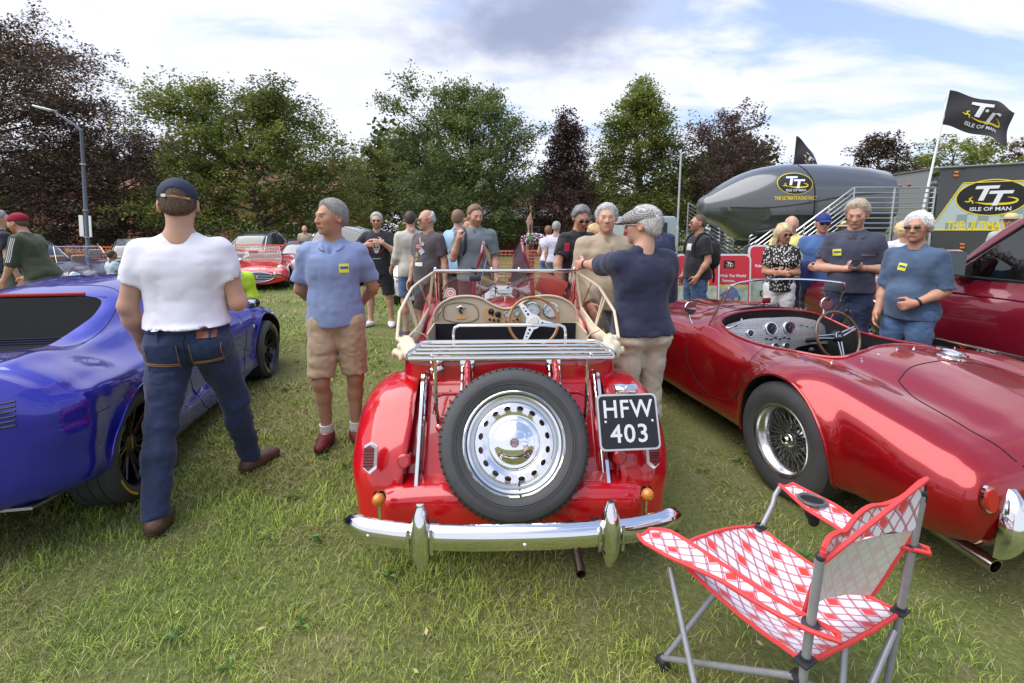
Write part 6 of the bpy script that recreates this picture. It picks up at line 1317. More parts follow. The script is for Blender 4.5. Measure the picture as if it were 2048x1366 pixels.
  f.ell((0, -.075, -.035), (.064, .085, .095), .012, 'sub');f.frame();f.noise(.012 if hair!='curly' else.022, (32, 32, 32), 5);f.noise(.006, (90, 90, 40), 3);hb_(f, hm, 'long' if hair in('bob', 'long')else hair if hair!='none' else 'short')
 elif hair=='shave':hb_(hairf(ex=.003, amp=.0, side=0), hm, hair if hair!='none' else 'short')
 if 'cap' in extra or 'bluecap' in extra:
  f=hairf(ex=.006, amp=.003, front=.03, low=-.075);hb_(f, hm, 'long' if hair in('bob', 'long')else hair if hair!='none' else 'short')
  cm=mat('navy cotton cap', (.016, .024, .055), .8, bump=(200, .2, .001))if 'cap' in extra else mat('royal blue cap', (.02, .035, .16), .8)
  f=Field(hl, hh, hv);f.frame(Rh, hc);f.ell((0, .014, .040), (.088, .107, .098), .02);f.plane((0, -.05, -1), (0, 0, .028))
  if 'capback' in extra:f.ell((0, .118, .030), (.046, .04, .038), .004, 'sub')
  f.frame();co=f.build('cap', cm, T)
  f=Field(hl-.05, hh+.05, hv);f.frame(Rh, hc);f.ell((0, -.115, .036), (.078, .088, .018), .01);f.ell((0, -.03, .02), (.074, .095, .04), .004, 'sub');f.frame();f.build('cap_peak', cm, co)
  if 'capback' in extra:
   mb=MB();mb.tube([toW((x, .118-abs(x)*.35, .0245+x*.12))for x in np.linspace(-.058, .058, 9)], .0065, 8);mb.build('cap_strap', mat('tan leather strap', (.45, .22, .06), .5), co);mb=MB();mb.box(tuple(toW((.045, .113, .030))), (.018, .006, .014), (0, 0, R(hy-22)));mb.build('strap_buckle', WHITE, co, smooth=False)
   mb=MB();mb.ell(tuple(toW((0, .014, .139))), (.007, .007, .004));mb.build('cap_button', cm, co)
 if 'beanie' in extra:
  f=Field(hl, hh, hv);f.frame(Rh, hc);f.ell((0, .025, .048), (.092, .112, .088), .02);f.plane((0, -.15, -1), (0, 0, .022));f.frame();f.noise(.004, (10, 10, 60), 2, True);f.build('beanie', mat('crimson knit', (.26, .012, .03), .9, bump=(160, .8, .003, (1, 1, .3))), T)
 if 'flatcap' in extra:
  f=hairf(ex=.016, amp=.010, front=.02, low=-.095);hb_(f, hm, 'long' if hair in('bob', 'long')else hair if hair!='none' else 'short')
  m=bpy.data.materials.new('houndstooth tweed');m.use_nodes=True;t=m.node_tree;p_=t.nodes['Principled BSDF'];p_.inputs['Roughness'].default_value=.9;tc=t.nodes.new('ShaderNodeTexCoord');mp_=t.nodes.new('ShaderNodeMapping');mp_.inputs['Rotation'].default_value=(.6, .5, .78);t.links.new(tc.outputs['Object'], mp_.inputs[0]);ck=t.nodes.new('ShaderNodeTexChecker');ck.inputs['Scale'].default_value=165;ck.inputs[1].default_value=(.04, .04, .045, 1);ck.inputs[2].default_value=(.42, .41, .40, 1);t.links.new(mp_.outputs[0], ck.inputs[0]);t.links.new(ck.outputs[0], p_.inputs['Base Color'])
  f=Field(hl-.05, hh+.05, hv);f.frame(Rh, hc);f.ell((0, .010, .052), (.096, .118, .068), .02);f.ell((0, -.055, .046), (.086, .088, .038), .04);f.plane((0, .12, -1), (0, 0, .026));f.ell((0, -.14, .030), (.062, .050, .012), .015);f.frame();f.build('flat_cap', m, T)
 if 'strawhat' in extra:
  f=Field(hl-.06, hh+.06, hv);f.frame(Rh, hc);f.ell((0, .01, .06), (.088, .104, .085), .02);f.ell((0, .0, .045), (.150, .165, .013), .02);f.ell((0, .01, .155), (.035, .06, .02), .03, 'sub');f.frame();st=f.build('straw_hat', mat('pale straw', (.58, .46, .26), .8, bump=(220, .6, .002)), T)
  mb=MB();mb.tube([toW((.093*math.cos(a), .01+.108*math.sin(a), .062))for a in np.linspace(0, 2*pi, 24, endpoint=False)], .010, 6, closed=True);mb.build('hat_band', mat('dark straw band', (.25, .15, .07), .8), st)
 if glasses:
  mb=MB();
  for s in(-1, 1):
   P_=[toW((s*.033+.0225*math.cos(a), -.1085+.004*abs(math.cos(a)), .010+.0155*math.sin(a)))for a in np.linspace(0, 2*pi, 14, endpoint=False)]
   if glasses=='sun':mb.add([tuple(p)for p in P_]+[tuple(toW((s*.033, -.114, .010)))], [(i, (i+1)%14, 14)for i in range(14)])
   mb.tube(P_, .0016 if glasses!='sun' else.0026, 5, closed=True);mb.tube([toW((s*.055, -.104, .014)), toW((s*.078, -.05, .012)), toW((s*.080, .005, .008))], .0022, 5)
  mb.tube([toW((-.012, -.110, .014)), toW((.012, -.110, .014))], .002, 5)
  mb.build('sunglasses' if glasses=='sun' else 'spectacles', mat('black sunglasses', (.008, .008, .010), .08, coat=1)if glasses=='sun' else STEEL, T)
 inf=dict(T=T, sh=sh, el=el, wr=wr, hd=hd, hip=hip, kn=kn, an=an, hc=hc, Rh=Rh, toW=toW, tq=tq, top=tmo, bottom=bo, H=H, face=face, loc=loc)
 if 'watchL' in extra or 'watchR' in extra:
  s=1 if 'watchL' in extra else-1;d=nrm(wr[s]-el[s]);p=wr[s]-d*.015;M=axes(p, d);mb=MB();mb.lathe([(.031, -.012), (.034, -.010), (.034, .010), (.031, .012)], 20, M);mb.build('watch', BLACK, T)
  mb=MB();n_=nrm(np.cross(d, (0, .3, 1)));
 return inf
def on_surf(o, T, p, d):
 """world-free raycast on a part of a person, all in the person's local space"""
 tr=bvh(o);h=tr.ray_cast(Vector(p), Vector(d).normalized());return h[0], h[1]
def decal(inf, p, d, w_, h_, m, name, lift=.003, rot=0, shape=None, part='top'):
 """a patch of cloth or a sticker that follows the surface it lies on"""
 o=inf[part];tr=bvh(o);d=Vector(d).normalized();c=tr.ray_cast(Vector(p), d)
 if c[0]is None:return None
 M=axes((0, 0, 0), -d);x, y=M.col[0].to_3d(), M.col[1].to_3d()
 if rot:q=Matrix.Rotation(rot, 3, -d);x, y=q@x, q@y
 n=5;V=[];F=[]
 for j in range(n):
  for i in range(n):
   s=Vector(p)+x*(i/(n-1)-.5)*w_+y*(j/(n-1)-.5)*h_;hh=tr.ray_cast(s, d);q=hh[0]if hh[0]is not None else s+d*(c[0]-Vector(p)).length
   V.append(tuple(q-d*lift))
 F=[(j*n+i, j*n+i+1, (j+1)*n+i+1, (j+1)*n+i)for j in range(n-1)for i in range(n-1)]
 return mesh(name, V, F, m, o, True, None)
STY=mat('yellow sticker', (.80, .72, .04), .5);STB=mat('sticker blue band', (.03, .09, .35), .5)
def sticker(inf, x, z, w_=.062, rot=0, y=-.5):
 s=decal(inf, (x, y, z), (0, 1, 0), w_, w_*.98, STY, 'sticker', .004, rot)
 if s is None:return
 b=decal(inf, (x+.002, y, z+.004), (0, 1, 0), w_*.80, w_*.26, STB, 'sticker_band', .006, rot)
def feet(px, py):p=atz(px, py);return(p.x, p.y, 0)
def place(px, Y):p=aty(px, 460, Y);return(p.x*(Y*math.cos(PITCH)+CAMH*math.sin(PITCH)*.4)/(Y*math.cos(PITCH)), Y, 0)
def hgt(top, Y):return aty(1024, top, Y).z
JEANS=cloth('dark blue denim', (.016, .028, .075), 34, .55, var=.35);JEANS2=cloth('faded blue denim', (.07, .13, .26), 34, .5, var=.3);JEANS3=cloth('grey blue denim', (.10, .14, .20), 34, .5, var=.25)
WTEE=cloth('white cotton jersey', (.72, .71, .80), 13, .35, var=.02)
p1=person('person seen from behind in white t-shirt, navy cap and dark jeans', (-1.77, 2.56, 0), 200, 1.83, .0105, build=1.08, belly=.0, hy=8, hp=8, top='tee', tmat=WTEE, tlen=1.008, loose=.85, sleeve=.60, bottom='jeans', bmat=JEANS, hair='none', hmat=HAIR('brown', (.10, .065, .04)), extra=('cap', 'capback'), fine=.0072, group='visitors standing close to the three near cars', arms={-1:((-.22, .02, -1), (.12, -.85, .05), (.5, -.8, .1)), 1:((.30, -.02, -1), (-.05, -.42, -.9), (-.2, -.5, -.8))}, legs={1:((.10, .34, -1), (.02, .44, -1), 4, -.3), -1:((-.16, -.40, -1), (-.10, -.22, -1), -40)}, shoe=mat('brown leather shoe', (.09, .045, .028), .45, var=(30, .3)))
p2=person('person in pale blue polo and beige shorts with hands behind the back', (-1.22, 3.24, 0), 12, 1.73, .0105, build=.97, hy=-46, hp=2, top='polo', tmat=cloth('periwinkle pique cotton', (.21, .27, .46), 13, .4, var=.06), tlen=.885, sleeve=.80, bottom='shorts', bmat=cloth('beige chino cotton', (.42, .31, .20), 30, .45), blen=.93, hair='short', hmat=HAIR('salt grey', (.27, .26, .25)), skin=SKIN2, fine=.0068, group='visitors standing close to the three near cars', arms={-1:((-.30, .30, -1), (.35, .75, -.55), (.8, .5, -.2)), 1:((.34, .30, -1), (-.40, .75, -.55), (-.8, .5, -.2))}, legs={-1:((-.06, -.16, -1), (.02, .20, -1), -8), 1:((.06, .02, -1), (-.04, .08, -1), 22)}, shoe=mat('red and black trainer', (.010, .010, .012), .6, var=(38, 0, (.22, .010, .012))), socks=mat('white sock', (.7, .7, .7), .9))
sticker(p2, .085, 1.285)
p3=person('person in navy sweater and checked flat cap with a hand on the windscreen', (.80, 2.92, 0), 196, 1.67, .0105, build=1.04, hy=42, hp=4, top='sweater', tmat=cloth('navy knit wool', (.018, .022, .055), 12, .4), tlen=.93, sleeve=.97, bottom='trousers', bmat=cloth('stone chino cotton', (.52, .46, .36), 20, .5), hair='none', hmat=HAIR('white grey', (.52, .51, .50)), extra=('flatcap', 'watchL'), fine=.0072, glasses='spec', group='visitors standing close to the three near cars', arms={1:('to', (.505, 3.40, 1.285), (0, 0, -1), (.3, -1, -.2)), -1:((-.18, -.2, -1), (.1, -.75, -.35))}, legs={-1:((-.05, -.05, -1), (-.02, .03, -1), -12), 1:((.03, .05, -1), (.02, .04, -1), 8)})
p4=person('person with grey hair in a beige zipped jacket with yellow sticker facing the flat cap', place(1208, 4.05), 8, 1.74, .0125, build=1.10, belly=.02, hy=-16, top='jacket', tmat=cloth('beige wind jacket', (.36, .29, .20), 14, .5), tlen=.86, sleeve=1.98, bottom='trousers', bmat=cloth('charcoal trousers', (.02, .02, .028), 20, .4), hair='full', hmat=HAIR('silver', (.42, .42, .42)), fine=.009, arms={-1:((-.22, -.05, -1), (.25, -.6, -.8)), 1:((.22, -.1, -1), (-.1, -.6, -.7))}, group='visitors standing close to the three near cars')
sticker(p4, -.04, 1.21)
mb=MB();mb.tube([p4['tq']((0, -.158, z))for z in np.linspace(.90, 1.40, 8)], .004, 5);mb.build('jacket_zip', mat('zip beige', (.25, .2, .14), .5), p4['top'])
p5=person('person in black polo shirt with sunglasses looking down at the engine', place(1148, 5.3), 30, 1.79, .0135, build=1.12, hy=-18, hp=26, lean=8, top='polo', tmat=cloth('black and red polo', (.014, .013, .017), 16, .35), tlen=.90, sleeve=.72, bottom='trousers', bmat=cloth('charcoal trousers', (.02, .02, .028)), skin=SKIN2, hair='full', hmat=HAIR('iron grey', (.20, .20, .20)), glasses='sun', fine=.0095, arms={-1:((-.45, -.15, -1), (-.1, -.35, -1)), 1:((.2, -.35, -1), (-.3, -.85, -.4))})
def pl_logo(inf, x, z, m, s=.05, d=(0, 1, 0), y=-.5):
 mb=MB();tr=bvh(inf['top']);h=tr.ray_cast(Vector((x, y, z)), Vector(d))
 if h[0]is None:return
 M=axes(h[0]-Vector(d)*.006, -Vector(d));mb.lathe([(s*.32, 0), (s*.45, 0)], 16, M);mb.box(tuple(M@Vector((0, 0, 0))), (s*.5, .001, s*.08));mb.box(tuple(M@Vector((0, -s*.75, 0))), (s*.9, .001, s*.12));mb.build('chest_emblem', m, inf['top'], smooth=False)
pl_logo(p5, .06, 1.30, mat('cream print', (.6, .58, .45), .6), .07)
decal(p5, (-.4, -.35, 1.33), (.55, .6, -.05), .05, .09, mat('red sleeve print', (.5, .02, .05), .6), 'sleeve_patch')
p6=person('person in grey short sleeved shirt with rucksack strap facing the raised bonnet', place(952, 5.9), 8, 1.83, .0135, build=1.14, hy=20, hp=16, top='shirt', tmat=cloth('slate cotton shirt', (.13, .16, .18), 15, .4), tlen=.86, sleeve=.85, bottom='trousers', bmat=cloth('dark trousers', (.025, .02, .03)), hair='short', hmat=HAIR('fair brown', (.20, .13, .08)), beard=(.62, .55, .52), fine=.0095, arms={-1:((-.35, -.25, -1), (.30, -.45, 1), (.1, -.2, 1)), 1:((.16, -.1, -1), (.05, -.5, -1))}, grip=(1.2, .35))
p7=person('person in black skull print t-shirt, black shorts and white trainers raising both hands', feet(762, 652), -2, 1.80, .0135, build=1.12, hy=14, hp=6, top='tee', tmat=cloth('black cotton jersey', (.014, .015, .020), 14, .35), tlen=.80, sleeve=.75, bottom='shorts', bmat=cloth('black shorts cotton', (.012, .011, .014), 22, .4), blen=1.0, hair='short', hmat=HAIR('silver', (.42, .42, .42)), glasses='sun', beard=(.55, .52, .50), fine=.0095, shoe=mat('white trainer', (.75, .75, .76), .5), arms={-1:((-.55, -.35, -.75), (.85, -.45, .35), (1, -.2, .1)), 1:((.40, -.3, -.85), (-.55, -.5, .55), (-.8, -.1, .2))}, legs={-1:((-.14, 0, -1), (-.03, .03, -1), -16), 1:((.14, 0, -1), (.03, .03, -1), 20)})
def skull(inf):
 tr=bvh(inf['top']);W_=mat('white shirt print', (.62, .62, .62), .7);RD=mat('red shirt print', (.42, .02, .04), .7)
 def shp(pts, m, name, lift=.004, par=None):
  V=[]
  for x, z in pts:h=tr.ray_cast(Vector((x, -.5, z)), Vector((0, 1, 0)));V.append(tuple(h[0]+Vector((0, -lift, 0)))if h[0]else(x, -.14, z))
  c=np.mean(V, 0);c=(c[0], c[1]-.004, c[2]);n=len(V);return mesh(name, V+[c], [(i, (i+1)%n, n)for i in range(n)], m, par or inf['top'], True, None)
 ell=lambda cx_, cz, a, b, n=18:[(cx_+a*math.cos(t), cz+b*math.sin(t))for t in np.linspace(0, 2*pi, n, endpoint=False)]
 shp(ell(.02, 1.245, .115, .105), RD, 'shirt_print_glow', .004);shp(ell(.02, 1.23, .055, .062), W_, 'shirt_print_skull', .008);shp(ell(.02, 1.165, .032, .03), W_, 'shirt_print_jaw', .008)
 for q in(-.022, .022):shp(ell(.02+q, 1.225, .014, .016, 10), DARK, 'shirt_print_eye', .013)
 shp(ell(.02, 1.195, .007, .010, 8), DARK, 'shirt_print_nose', .013)
 for x in(-.09, -.065, -.04, .06, .085, .11):shp(ell(x+.01, 1.345-abs(x)*.15, .011, .014, 8), W_, 'shirt_print_letter', .006)
 for x in(-.03, -.01, .01, .03, .05, .07):shp(ell(x, 1.055, .007, .008, 6), W_, 'shirt_print_letter', .006)
skull(p7)
def print_on(inf, size, text, x, z, m, d=(0, 1, 0), y=-.5, name='shirt_print', x3=None, face='front'):
 o=inf['top'];tr=bvh(o);me=text_mesh(text, size, depth=0, bold=.0006);me.materials.clear();me.materials.append(m);d=Vector(d);M=axes((x, y, z), -d)
 for v in me.vertices:
  p=M@v.co;h=tr.ray_cast(p, d);v.co=(h[0]-d*.005)if h[0]is not None else p+d*(abs(y)-.15)
 for p in me.polygons:p.material_index=0
 return obj_of(name, me, o)
p8=person('person with bald head, dark glasses and faded grey band t-shirt facing left', place(857, 6.0), -34, 1.78, .0135, build=1.14, belly=.03, hy=-22, hp=10, top='tee', tmat=cloth('charcoal faded jersey', (.075, .065, .070), 14, .4), tlen=.84, sleeve=.78, bottom='shorts', bmat=cloth('black shorts cotton', (.012, .011, .014)), hair='fringe', hmat=HAIR('white grey', (.52, .51, .50)), glasses='sun', fine=.0095, blen=.98, arms={-1:((-.12, -.12, -1), (.0, -.35, -1)), 1:((.2, .12, -1), (.1, -.1, -1))})
for i, (x, z, w_, h_)in enumerate(((-.02, 1.30, .10, .05), (.03, 1.24, .07, .07), (-.05, 1.20, .05, .06), (.0, 1.37, .09, .03), (.05, 1.33, .04, .04), (-.04, 1.14, .06, .03))):
 decal(p8, (x, -.5, z), (0, 1, 0), w_, h_, (mat('faded pink print', (.42, .18, .2), .8, var=(60, .6)), mat('faded white print', (.4, .4, .42), .8, var=(60, .6)), mat('faded ochre print', (.35, .22, .10), .8, var=(60, .6)))[i%3], 'shirt_print', .004+.001*i, rot=i*.7)
decal(p8, (.0, -.5, 1.085), (0, 1, 0), .12, .045, mat('white badge paper', (.7, .7, .7), .6), 'paper_badge', .006)
p9=person('person in cream overshirt and denim shorts standing behind the bald figure, facing away', place(824, 6.8), 210, 1.80, .016, hy=-20, top='shirt', tmat=cloth('cream overshirt', (.50, .46, .40), 15, .4), tlen=.84, sleeve=1.6, bottom='shorts', bmat=cloth('faded blue denim', (.07, .13, .26)), hair='crop', hmat=HAIR('dark brown', (.05, .035, .025)), arms={1:((.16, -.1, -1), (.05, -.7, -.6))})
p10=person('person in sky blue shirt with light brown hair behind the grey shirt figure, back turned', place(917, 7.0), 150, 1.82, .016, hy=20, top='shirt', tmat=cloth('sky blue shirt', (.28, .45, .62), 15, .4), tlen=.86, sleeve=1.0, bottom='trousers', bmat=cloth('navy trousers', (.02, .03, .06)), hair='short', hmat=HAIR('light brown', (.20, .12, .07)))
p11=person('person in white sleeveless top with red brown hair tied up, seen from behind', place(1096, 10.5), 175, 1.62, .02, build=.95, female=True, top='tee', tmat=cloth('white lilac top', (.62, .60, .70)), sleeve=.35, tlen=.92, bottom='jeans', bmat=JEANS2, hair='short', hmat=HAIR('auburn', (.22, .09, .04)), arms={-1:((-.3, -.1, -1), (.3, -.8, .3)), 1:((.3, -.1, -1), (-.3, -.8, .2))})
p12=person('person with short grey hair half hidden behind the black polo shirt', place(1112, 9.6), 160, 1.70, .02, build=.95, top='tee', tmat=cloth('pale lilac top', (.5, .48, .6)), bottom='trousers', bmat=JEANS3, hair='short', hmat=HAIR('grey', (.30, .29, .28)))
p13=person('person in rust red t-shirt with short black hair and dark beard, looking down', place(1180, 7.4), 20, 1.74, .0155, build=1.02, hy=-40, hp=28, top='tee', tmat=cloth('rust jersey', (.24, .035, .025), 15, .4), tlen=.88, sleeve=.7, bottom='jeans', bmat=JEANS, skin=SKIN3, hair='short', hmat=HAIR('black', (.012, .010, .010)), beard=(.2, .18, .18), arms={-1:((-.15, -.4, -1), (.2, -.9, -.1)), 1:((.15, -.3, -1), (-.3, -.9, -.1))})
p14=person('person in light blue denim shirt between the black polo and the rust t-shirt', place(1160, 8.2), 35, 1.76, .018, hy=-30, top='shirt', tmat=cloth('light blue chambray', (.16, .28, .42), 15, .4), tlen=.88, sleeve=1.9, bottom='jeans', bmat=JEANS2, hair='short', hmat=HAIR('dark brown', (.05, .035, .025)))
p15=person('person with long blond hair and pale top seen in profile beside the beige jacket', place(1186, 5.9), -60, 1.60, .0155, build=.95, female=True, hy=-10, top='blouse', tmat=cloth('pale green blouse', (.20, .42, .30)), tlen=.90, sleeve=.5, bottom='jeans', bmat=JEANS2, hair='long', hmat=HAIR('blond', (.55, .38, .18)), skin=SKIN)
p16=person('person bald with glasses and navy shirt looking over the flat cap shoulder', place(1310, 6.2), 0, 1.77, .0155, hy=10, top='polo', tmat=cloth('navy patterned shirt', (.03, .04, .09)), hair='fringe', hmat=HAIR('grey', (.30, .29, .28)), glasses='spec', skin=SKIN2, bottom='trousers', bmat=cloth('charcoal trousers', (.02, .02, .028)))
p17=person('person in black t-shirt and denim shorts wearing a black backpack', place(1392, 6.6), -82, 1.74, .0135, build=1.14, belly=.02, hy=-14, top='tee', tmat=cloth('black cotton jersey', (.014, .015, .020)), tlen=.86, sleeve=.72, bottom='shorts', bmat=cloth('mid blue denim', (.05, .10, .20), 34, .5, var=.3), blen=1.0, skin=SKIN2, hair='crop', hmat=HAIR('brown', (.10, .065, .04)), glasses='sun', fine=.0095, beard=(.6, .55, .52), shoe=mat('grey trainer', (.2, .2, .2), .6), arms={1:((.16, .10, -1), (-.05, -.55, -.85)), -1:((-.14, 0, -1), (0, -.4, -1))})
decal(p17, (.02, -.5, 1.30), (0, 1, 0), .11, .09, mat('white shirt print', (.62, .62, .62), .7), 'shirt_print')
p18=person('person with blond bob, sunglasses and black and white patterned blouse over white trousers', place(1560, 5.75), -24, 1.60, .0125, build=.98, female=True, hy=26, hp=16, top='blouse', tmat=None or mat('black and white leaf print', (.012, .012, .014), .7), tlen=.86, sleeve=.72, bottom='trousers', bmat=cloth('white cotton trousers', (.70, .69, .72), 20, .4), hair='bob', hmat=HAIR('ash blond', (.58, .45, .27)), glasses='sun', skin=SKIN2, fine=.009, arms={-1:((-.14, -.05, -1), (.72, -.72, -.02), (1, -.3, 0)), 1:((.14, -.05, -1), (-.72, -.72, .0), (-1, -.3, 0))}, grip=(.9, .9))
m_=MATS['black and white leaf print'];t_=m_.node_tree;vo=t_.nodes.new('ShaderNodeTexVoronoi');vo.inputs['Scale'].default_value=42;tc_=t_.nodes.new('ShaderNodeTexCoord');mp_=t_.nodes.new('ShaderNodeMapping');mp_.inputs['Scale'].default_value=(1, 1, .6);mp_.inputs['Rotation'].default_value=(0, .6, 0);t_.links.new(tc_.outputs['Object'], mp_.inputs[0]);t_.links.new(mp_.outputs[0], vo.inputs['Vector']);cr=t_.nodes.new('ShaderNodeValToRGB');cr.color_ramp.interpolation='CONSTANT';cr.color_ramp.elements[0].color=(.62, .6, .56, 1);cr.color_ramp.elements[1].position=.36;cr.color_ramp.elements[1].color=(.012, .012, .014, 1);t_.links.new(vo.outputs['Distance'], cr.inputs[0]);t_.links.new(cr.outputs[0], t_.nodes['Principled BSDF'].inputs['Base Color'])
p19=person('person bald with glasses in a lemon yellow polo shirt behind the blond bob', place(1575, 6.5), -26, 1.72, .0155, build=1.15, hp=20, top='polo', tmat=cloth('lemon cotton', (.70, .62, .22)), hair='fringe', hmat=HAIR('white grey', (.52, .51, .50)), glasses='spec', sleeve=.9, bottom='trousers', bmat=cloth('navy trousers', (.02, .03, .06)), shoe=None)
p20=person('person in blue sweater over pale shirt wearing a royal blue cap, coat over one arm', place(1636, 6.0), -30, 1.73, .0135, build=1.08, hy=8, hp=6, top='sweater', tmat=cloth('mid blue knit', (.055, .12, .30), 14, .4), tlen=.90, sleeve=.5, bottom='trousers', bmat=cloth('charcoal trousers', (.02, .02, .028)), hair='none', hmat=HAIR('grey', (.30, .29, .28)), extra=('bluecap', ), glasses='sun', fine=.0095, arms={-1:((-.16, .02, -1), (.35, -.85, -.1)), 1:((.2, .05, -1), (-.2, -.7, -.6))})
for s_ in(-1, 1):
 f=Field(np.minimum(p20['sh'][s_], p20['el'][s_])-.11, np.maximum(p20['sh'][s_], p20['el'][s_])+.11, .0135);a_, b_=p20['sh'][s_], p20['el'][s_];f.cone(a_+(b_-a_)*.35, b_, .062, .060, .02);f.noise(.008, (20, 20, 20), 3, True);f.build('shirt_sleeve', cloth('pale blue shirt', (.36, .50, .66)), p20['T'])
f=Field(p20['wr'][-1]-np.array([.16, .16, .36]), p20['wr'][-1]+np.array([.16, .16, .12]), .0135);w0=p20['wr'][-1];f.cone(w0+np.array([-.06, .03, .03]), w0+np.array([.05, .02, .03]), .055, .05, .03);f.cone(w0+np.array([-.03, .02, 0]), w0+np.array([-.02, .02, -.28]), .075, .05, .03);f.cone(w0+np.array([.03, .02, 0]), w0+np.array([.04, .02, -.2]), .05, .04, .03);f.noise(.02, (14, 14, 9), 3, True)
co_=f.build('folded_coat', cloth('navy anorak', (.02, .03, .13)), p20['T'])
p21=person('person in slate blue polo looking down at the phone in both hands', place(1698, 4.55), -28, 1.80, .0115, build=1.02, belly=.01, hy=-16, hp=20, top='polo', tmat=cloth('slate blue pique', (.045, .052, .085), 13, .45, var=.2), tlen=.90, sleeve=.76, bottom='jeans', bmat=JEANS, skin=SKIN, hair='full', hmat=HAIR('sandy grey', (.42, .35, .27)), fine=.0078, group='visitors standing close to the three near cars', arms={-1:((-.34, .0, -1), (.80, -.62, .02), (.95, -.35, .1)), 1:((.34, .0, -1), (-.80, -.62, .06), (-.95, -.35, .1))}, grip=(.7, .8), palm=((.2, -.1, 1), (-.2, -.1, 1)))
sticker(p21, -.135, 1.275, rot=.1)
decal(p21, (.10, -.5, 1.255), (0, 1, 0), .11, .012, mat('red and grey pocket trim', (.22, .12, .15), .7), 'pocket_trim', .005)
w0=(p21['wr'][-1]+p21['wr'][1])/2+np.array([-.01, -.10, .045])
ph=MB();ph.box((0, 0, 0), (.075, .15, .010), bev=.003);po=ph.build('mobile_phone', mat('black phone glass', (.01, .01, .012), .08, coat=1));po.location=Vector(p21['loc'])+Matrix.Rotation(R(-28), 3, 'Z')@Vector(w0)*(1.80/1.75);po.rotation_euler=(R(28), 0, R(-48));tag(po, 'black mobile phone held in both hands of the person in the slate blue polo', 'phone')
p22=person('person with white hair, wraparound sunglasses and blue henley top, thumb in jeans pocket', (3.20, 3.78, 0), -66, 1.66, .0115, build=.99, belly=.035, hy=8, hp=4, top='tee', tmat=cloth('washed blue cotton', (.055, .095, .17), 13, .45, var=.25), tlen=.86, sleeve=.98, bottom='jeans', bmat=JEANS2, skin=SKIN2, hair='full', hmat=HAIR('white', (.72, .72, .73)), glasses='sun', fine=.0078, extra=('watchL', ), group='visitors standing close to the three near cars', arms={1:((.20, .06, -1), (-.40, -.95, -.42), (-.75, -.45, -.35)), -1:((-.14, .0, -1), (.1, -.5, -.9))}, grip=(.4, 1.1))
sticker(p22, -.02, 1.30, rot=-.15)
p23=person('person with short curly blond hair and white top, seen from behind beside the dark trailer', place(1797, 6.6), 165, 1.64, .0155, build=1.05, female=True, hy=-12, top='tee', tmat=cloth('white lilac top', (.62, .60, .70)), sleeve=.8, tlen=.9, bottom='jeans', bmat=JEANS2, hair='curly', hmat=HAIR('curly blond', (.62, .45, .24)))
p24=person('person in straw trilby and sunglasses behind the windscreen pillar of the maroon pickup', place(2008, 8.0), -38, 1.80, .0155, hy=-18, top='shirt', tmat=cloth('pale grey shirt', (.4, .4, .4)), hair='crop', extra=('strawhat', ), glasses='sun', beard=(.8, .74, .7), skin=SKIN, bottom='trousers', bmat=JEANS3)
p25=person('person in pale straw hat with long brown hair, mostly hidden behind the phone user', place(1684, 7.2), 160, 1.66, .018, female=True, top='tee', tmat=cloth('pale grey shirt', (.4, .4, .4)), hair='long', hmat=HAIR('dark brown', (.05, .035, .025)), extra=('strawhat', ), bottom='jeans', bmat=JEANS3)
p26=person('person in olive green hoodie with crimson beanie leaning forward at far left', place(82, 6.3), -76, 1.76, .0135, lean=14, hy=-6, hp=14, build=1.05, top='hoodie', tmat=cloth('olive green jersey', (.045, .055, .028), 15, .45), tlen=.88, sleeve=1.2, bottom='jeans', bmat=JEANS3, hair='crop', hmat=HAIR('brown', (.10, .065, .04)), beard=(.75, .45, .28), extra=('beanie', ), fine=.0095, arms={1:((.1, -.25, -1), (0, -.5, -1)), -1:((-.1, -.3, -1), (0, -.5, -1))})
for k_ in range(3):
 a_, b_=p26['sh'][1], p26['el'][1];pts_=[a_+(b_-a_)*t_+np.array([.0, -.02+.018*k_, .0])for t_ in(-.1, .3, .7, 1.)];tr_=bvh(p26['top']);q_=drop(tr_, [p+np.array([.0, 0, .0])for p in pts_], (-1, 0, 0), .002, back=.5)
 if len(q_)>1:mb=MB();mb.tube(q_, .005, 5);mb.build('sleeve_stripe', mat('white print', (.7, .7, .7), .7), p26['top'])
p27=person('person with grey hair in a black lettered t-shirt at the left edge', place(14, 6.7), 150, 1.80, .015, build=1.12, hy=-10, top='tee', tmat=cloth('black navy jersey', (.014, .016, .030)), tlen=.9, sleeve=.7, bottom='trousers', bmat=cloth('sage trousers', (.13, .14, .11)), hair='full', hmat=HAIR('grey', (.30, .29, .28)))
try:
 print_on(p27, .075, 'LAS VEGAS', -.0, 1.30, mat('white print', (.7, .7, .7), .7), d=(0, -1, 0), y=.5);print_on(p27, .05, 'RAIDERS', -.0, 1.20, mat('white print', (.7, .7, .7), .7), d=(0, -1, 0), y=.5)
except Exception as e_:print('print', e_)
p28=person('small child in a pale blue top behind the blue car', place(226, 8.2), 160, 1.18, .015, build=.95, top='tee', tmat=cloth('pale blue top', (.42, .52, .62)), hair='short', hmat=HAIR('dark brown', (.05, .035, .025)), skin=SKIN3, bottom='trousers', bmat=JEANS3, hb=1.15)
p29=person('person bald in beige waistcoat over navy sleeves leaning by the far red car', place(612, 15.5), 20, 1.70, .022, lean=14, hp=10, top='shirt', tmat=cloth('beige waistcoat', (.42, .38, .30)), hair='fringe', hmat=HAIR('white grey', (.52, .51, .50)), sleeve=.1, bottom='trousers', bmat=cloth('navy trousers', (.02, .03, .06)))
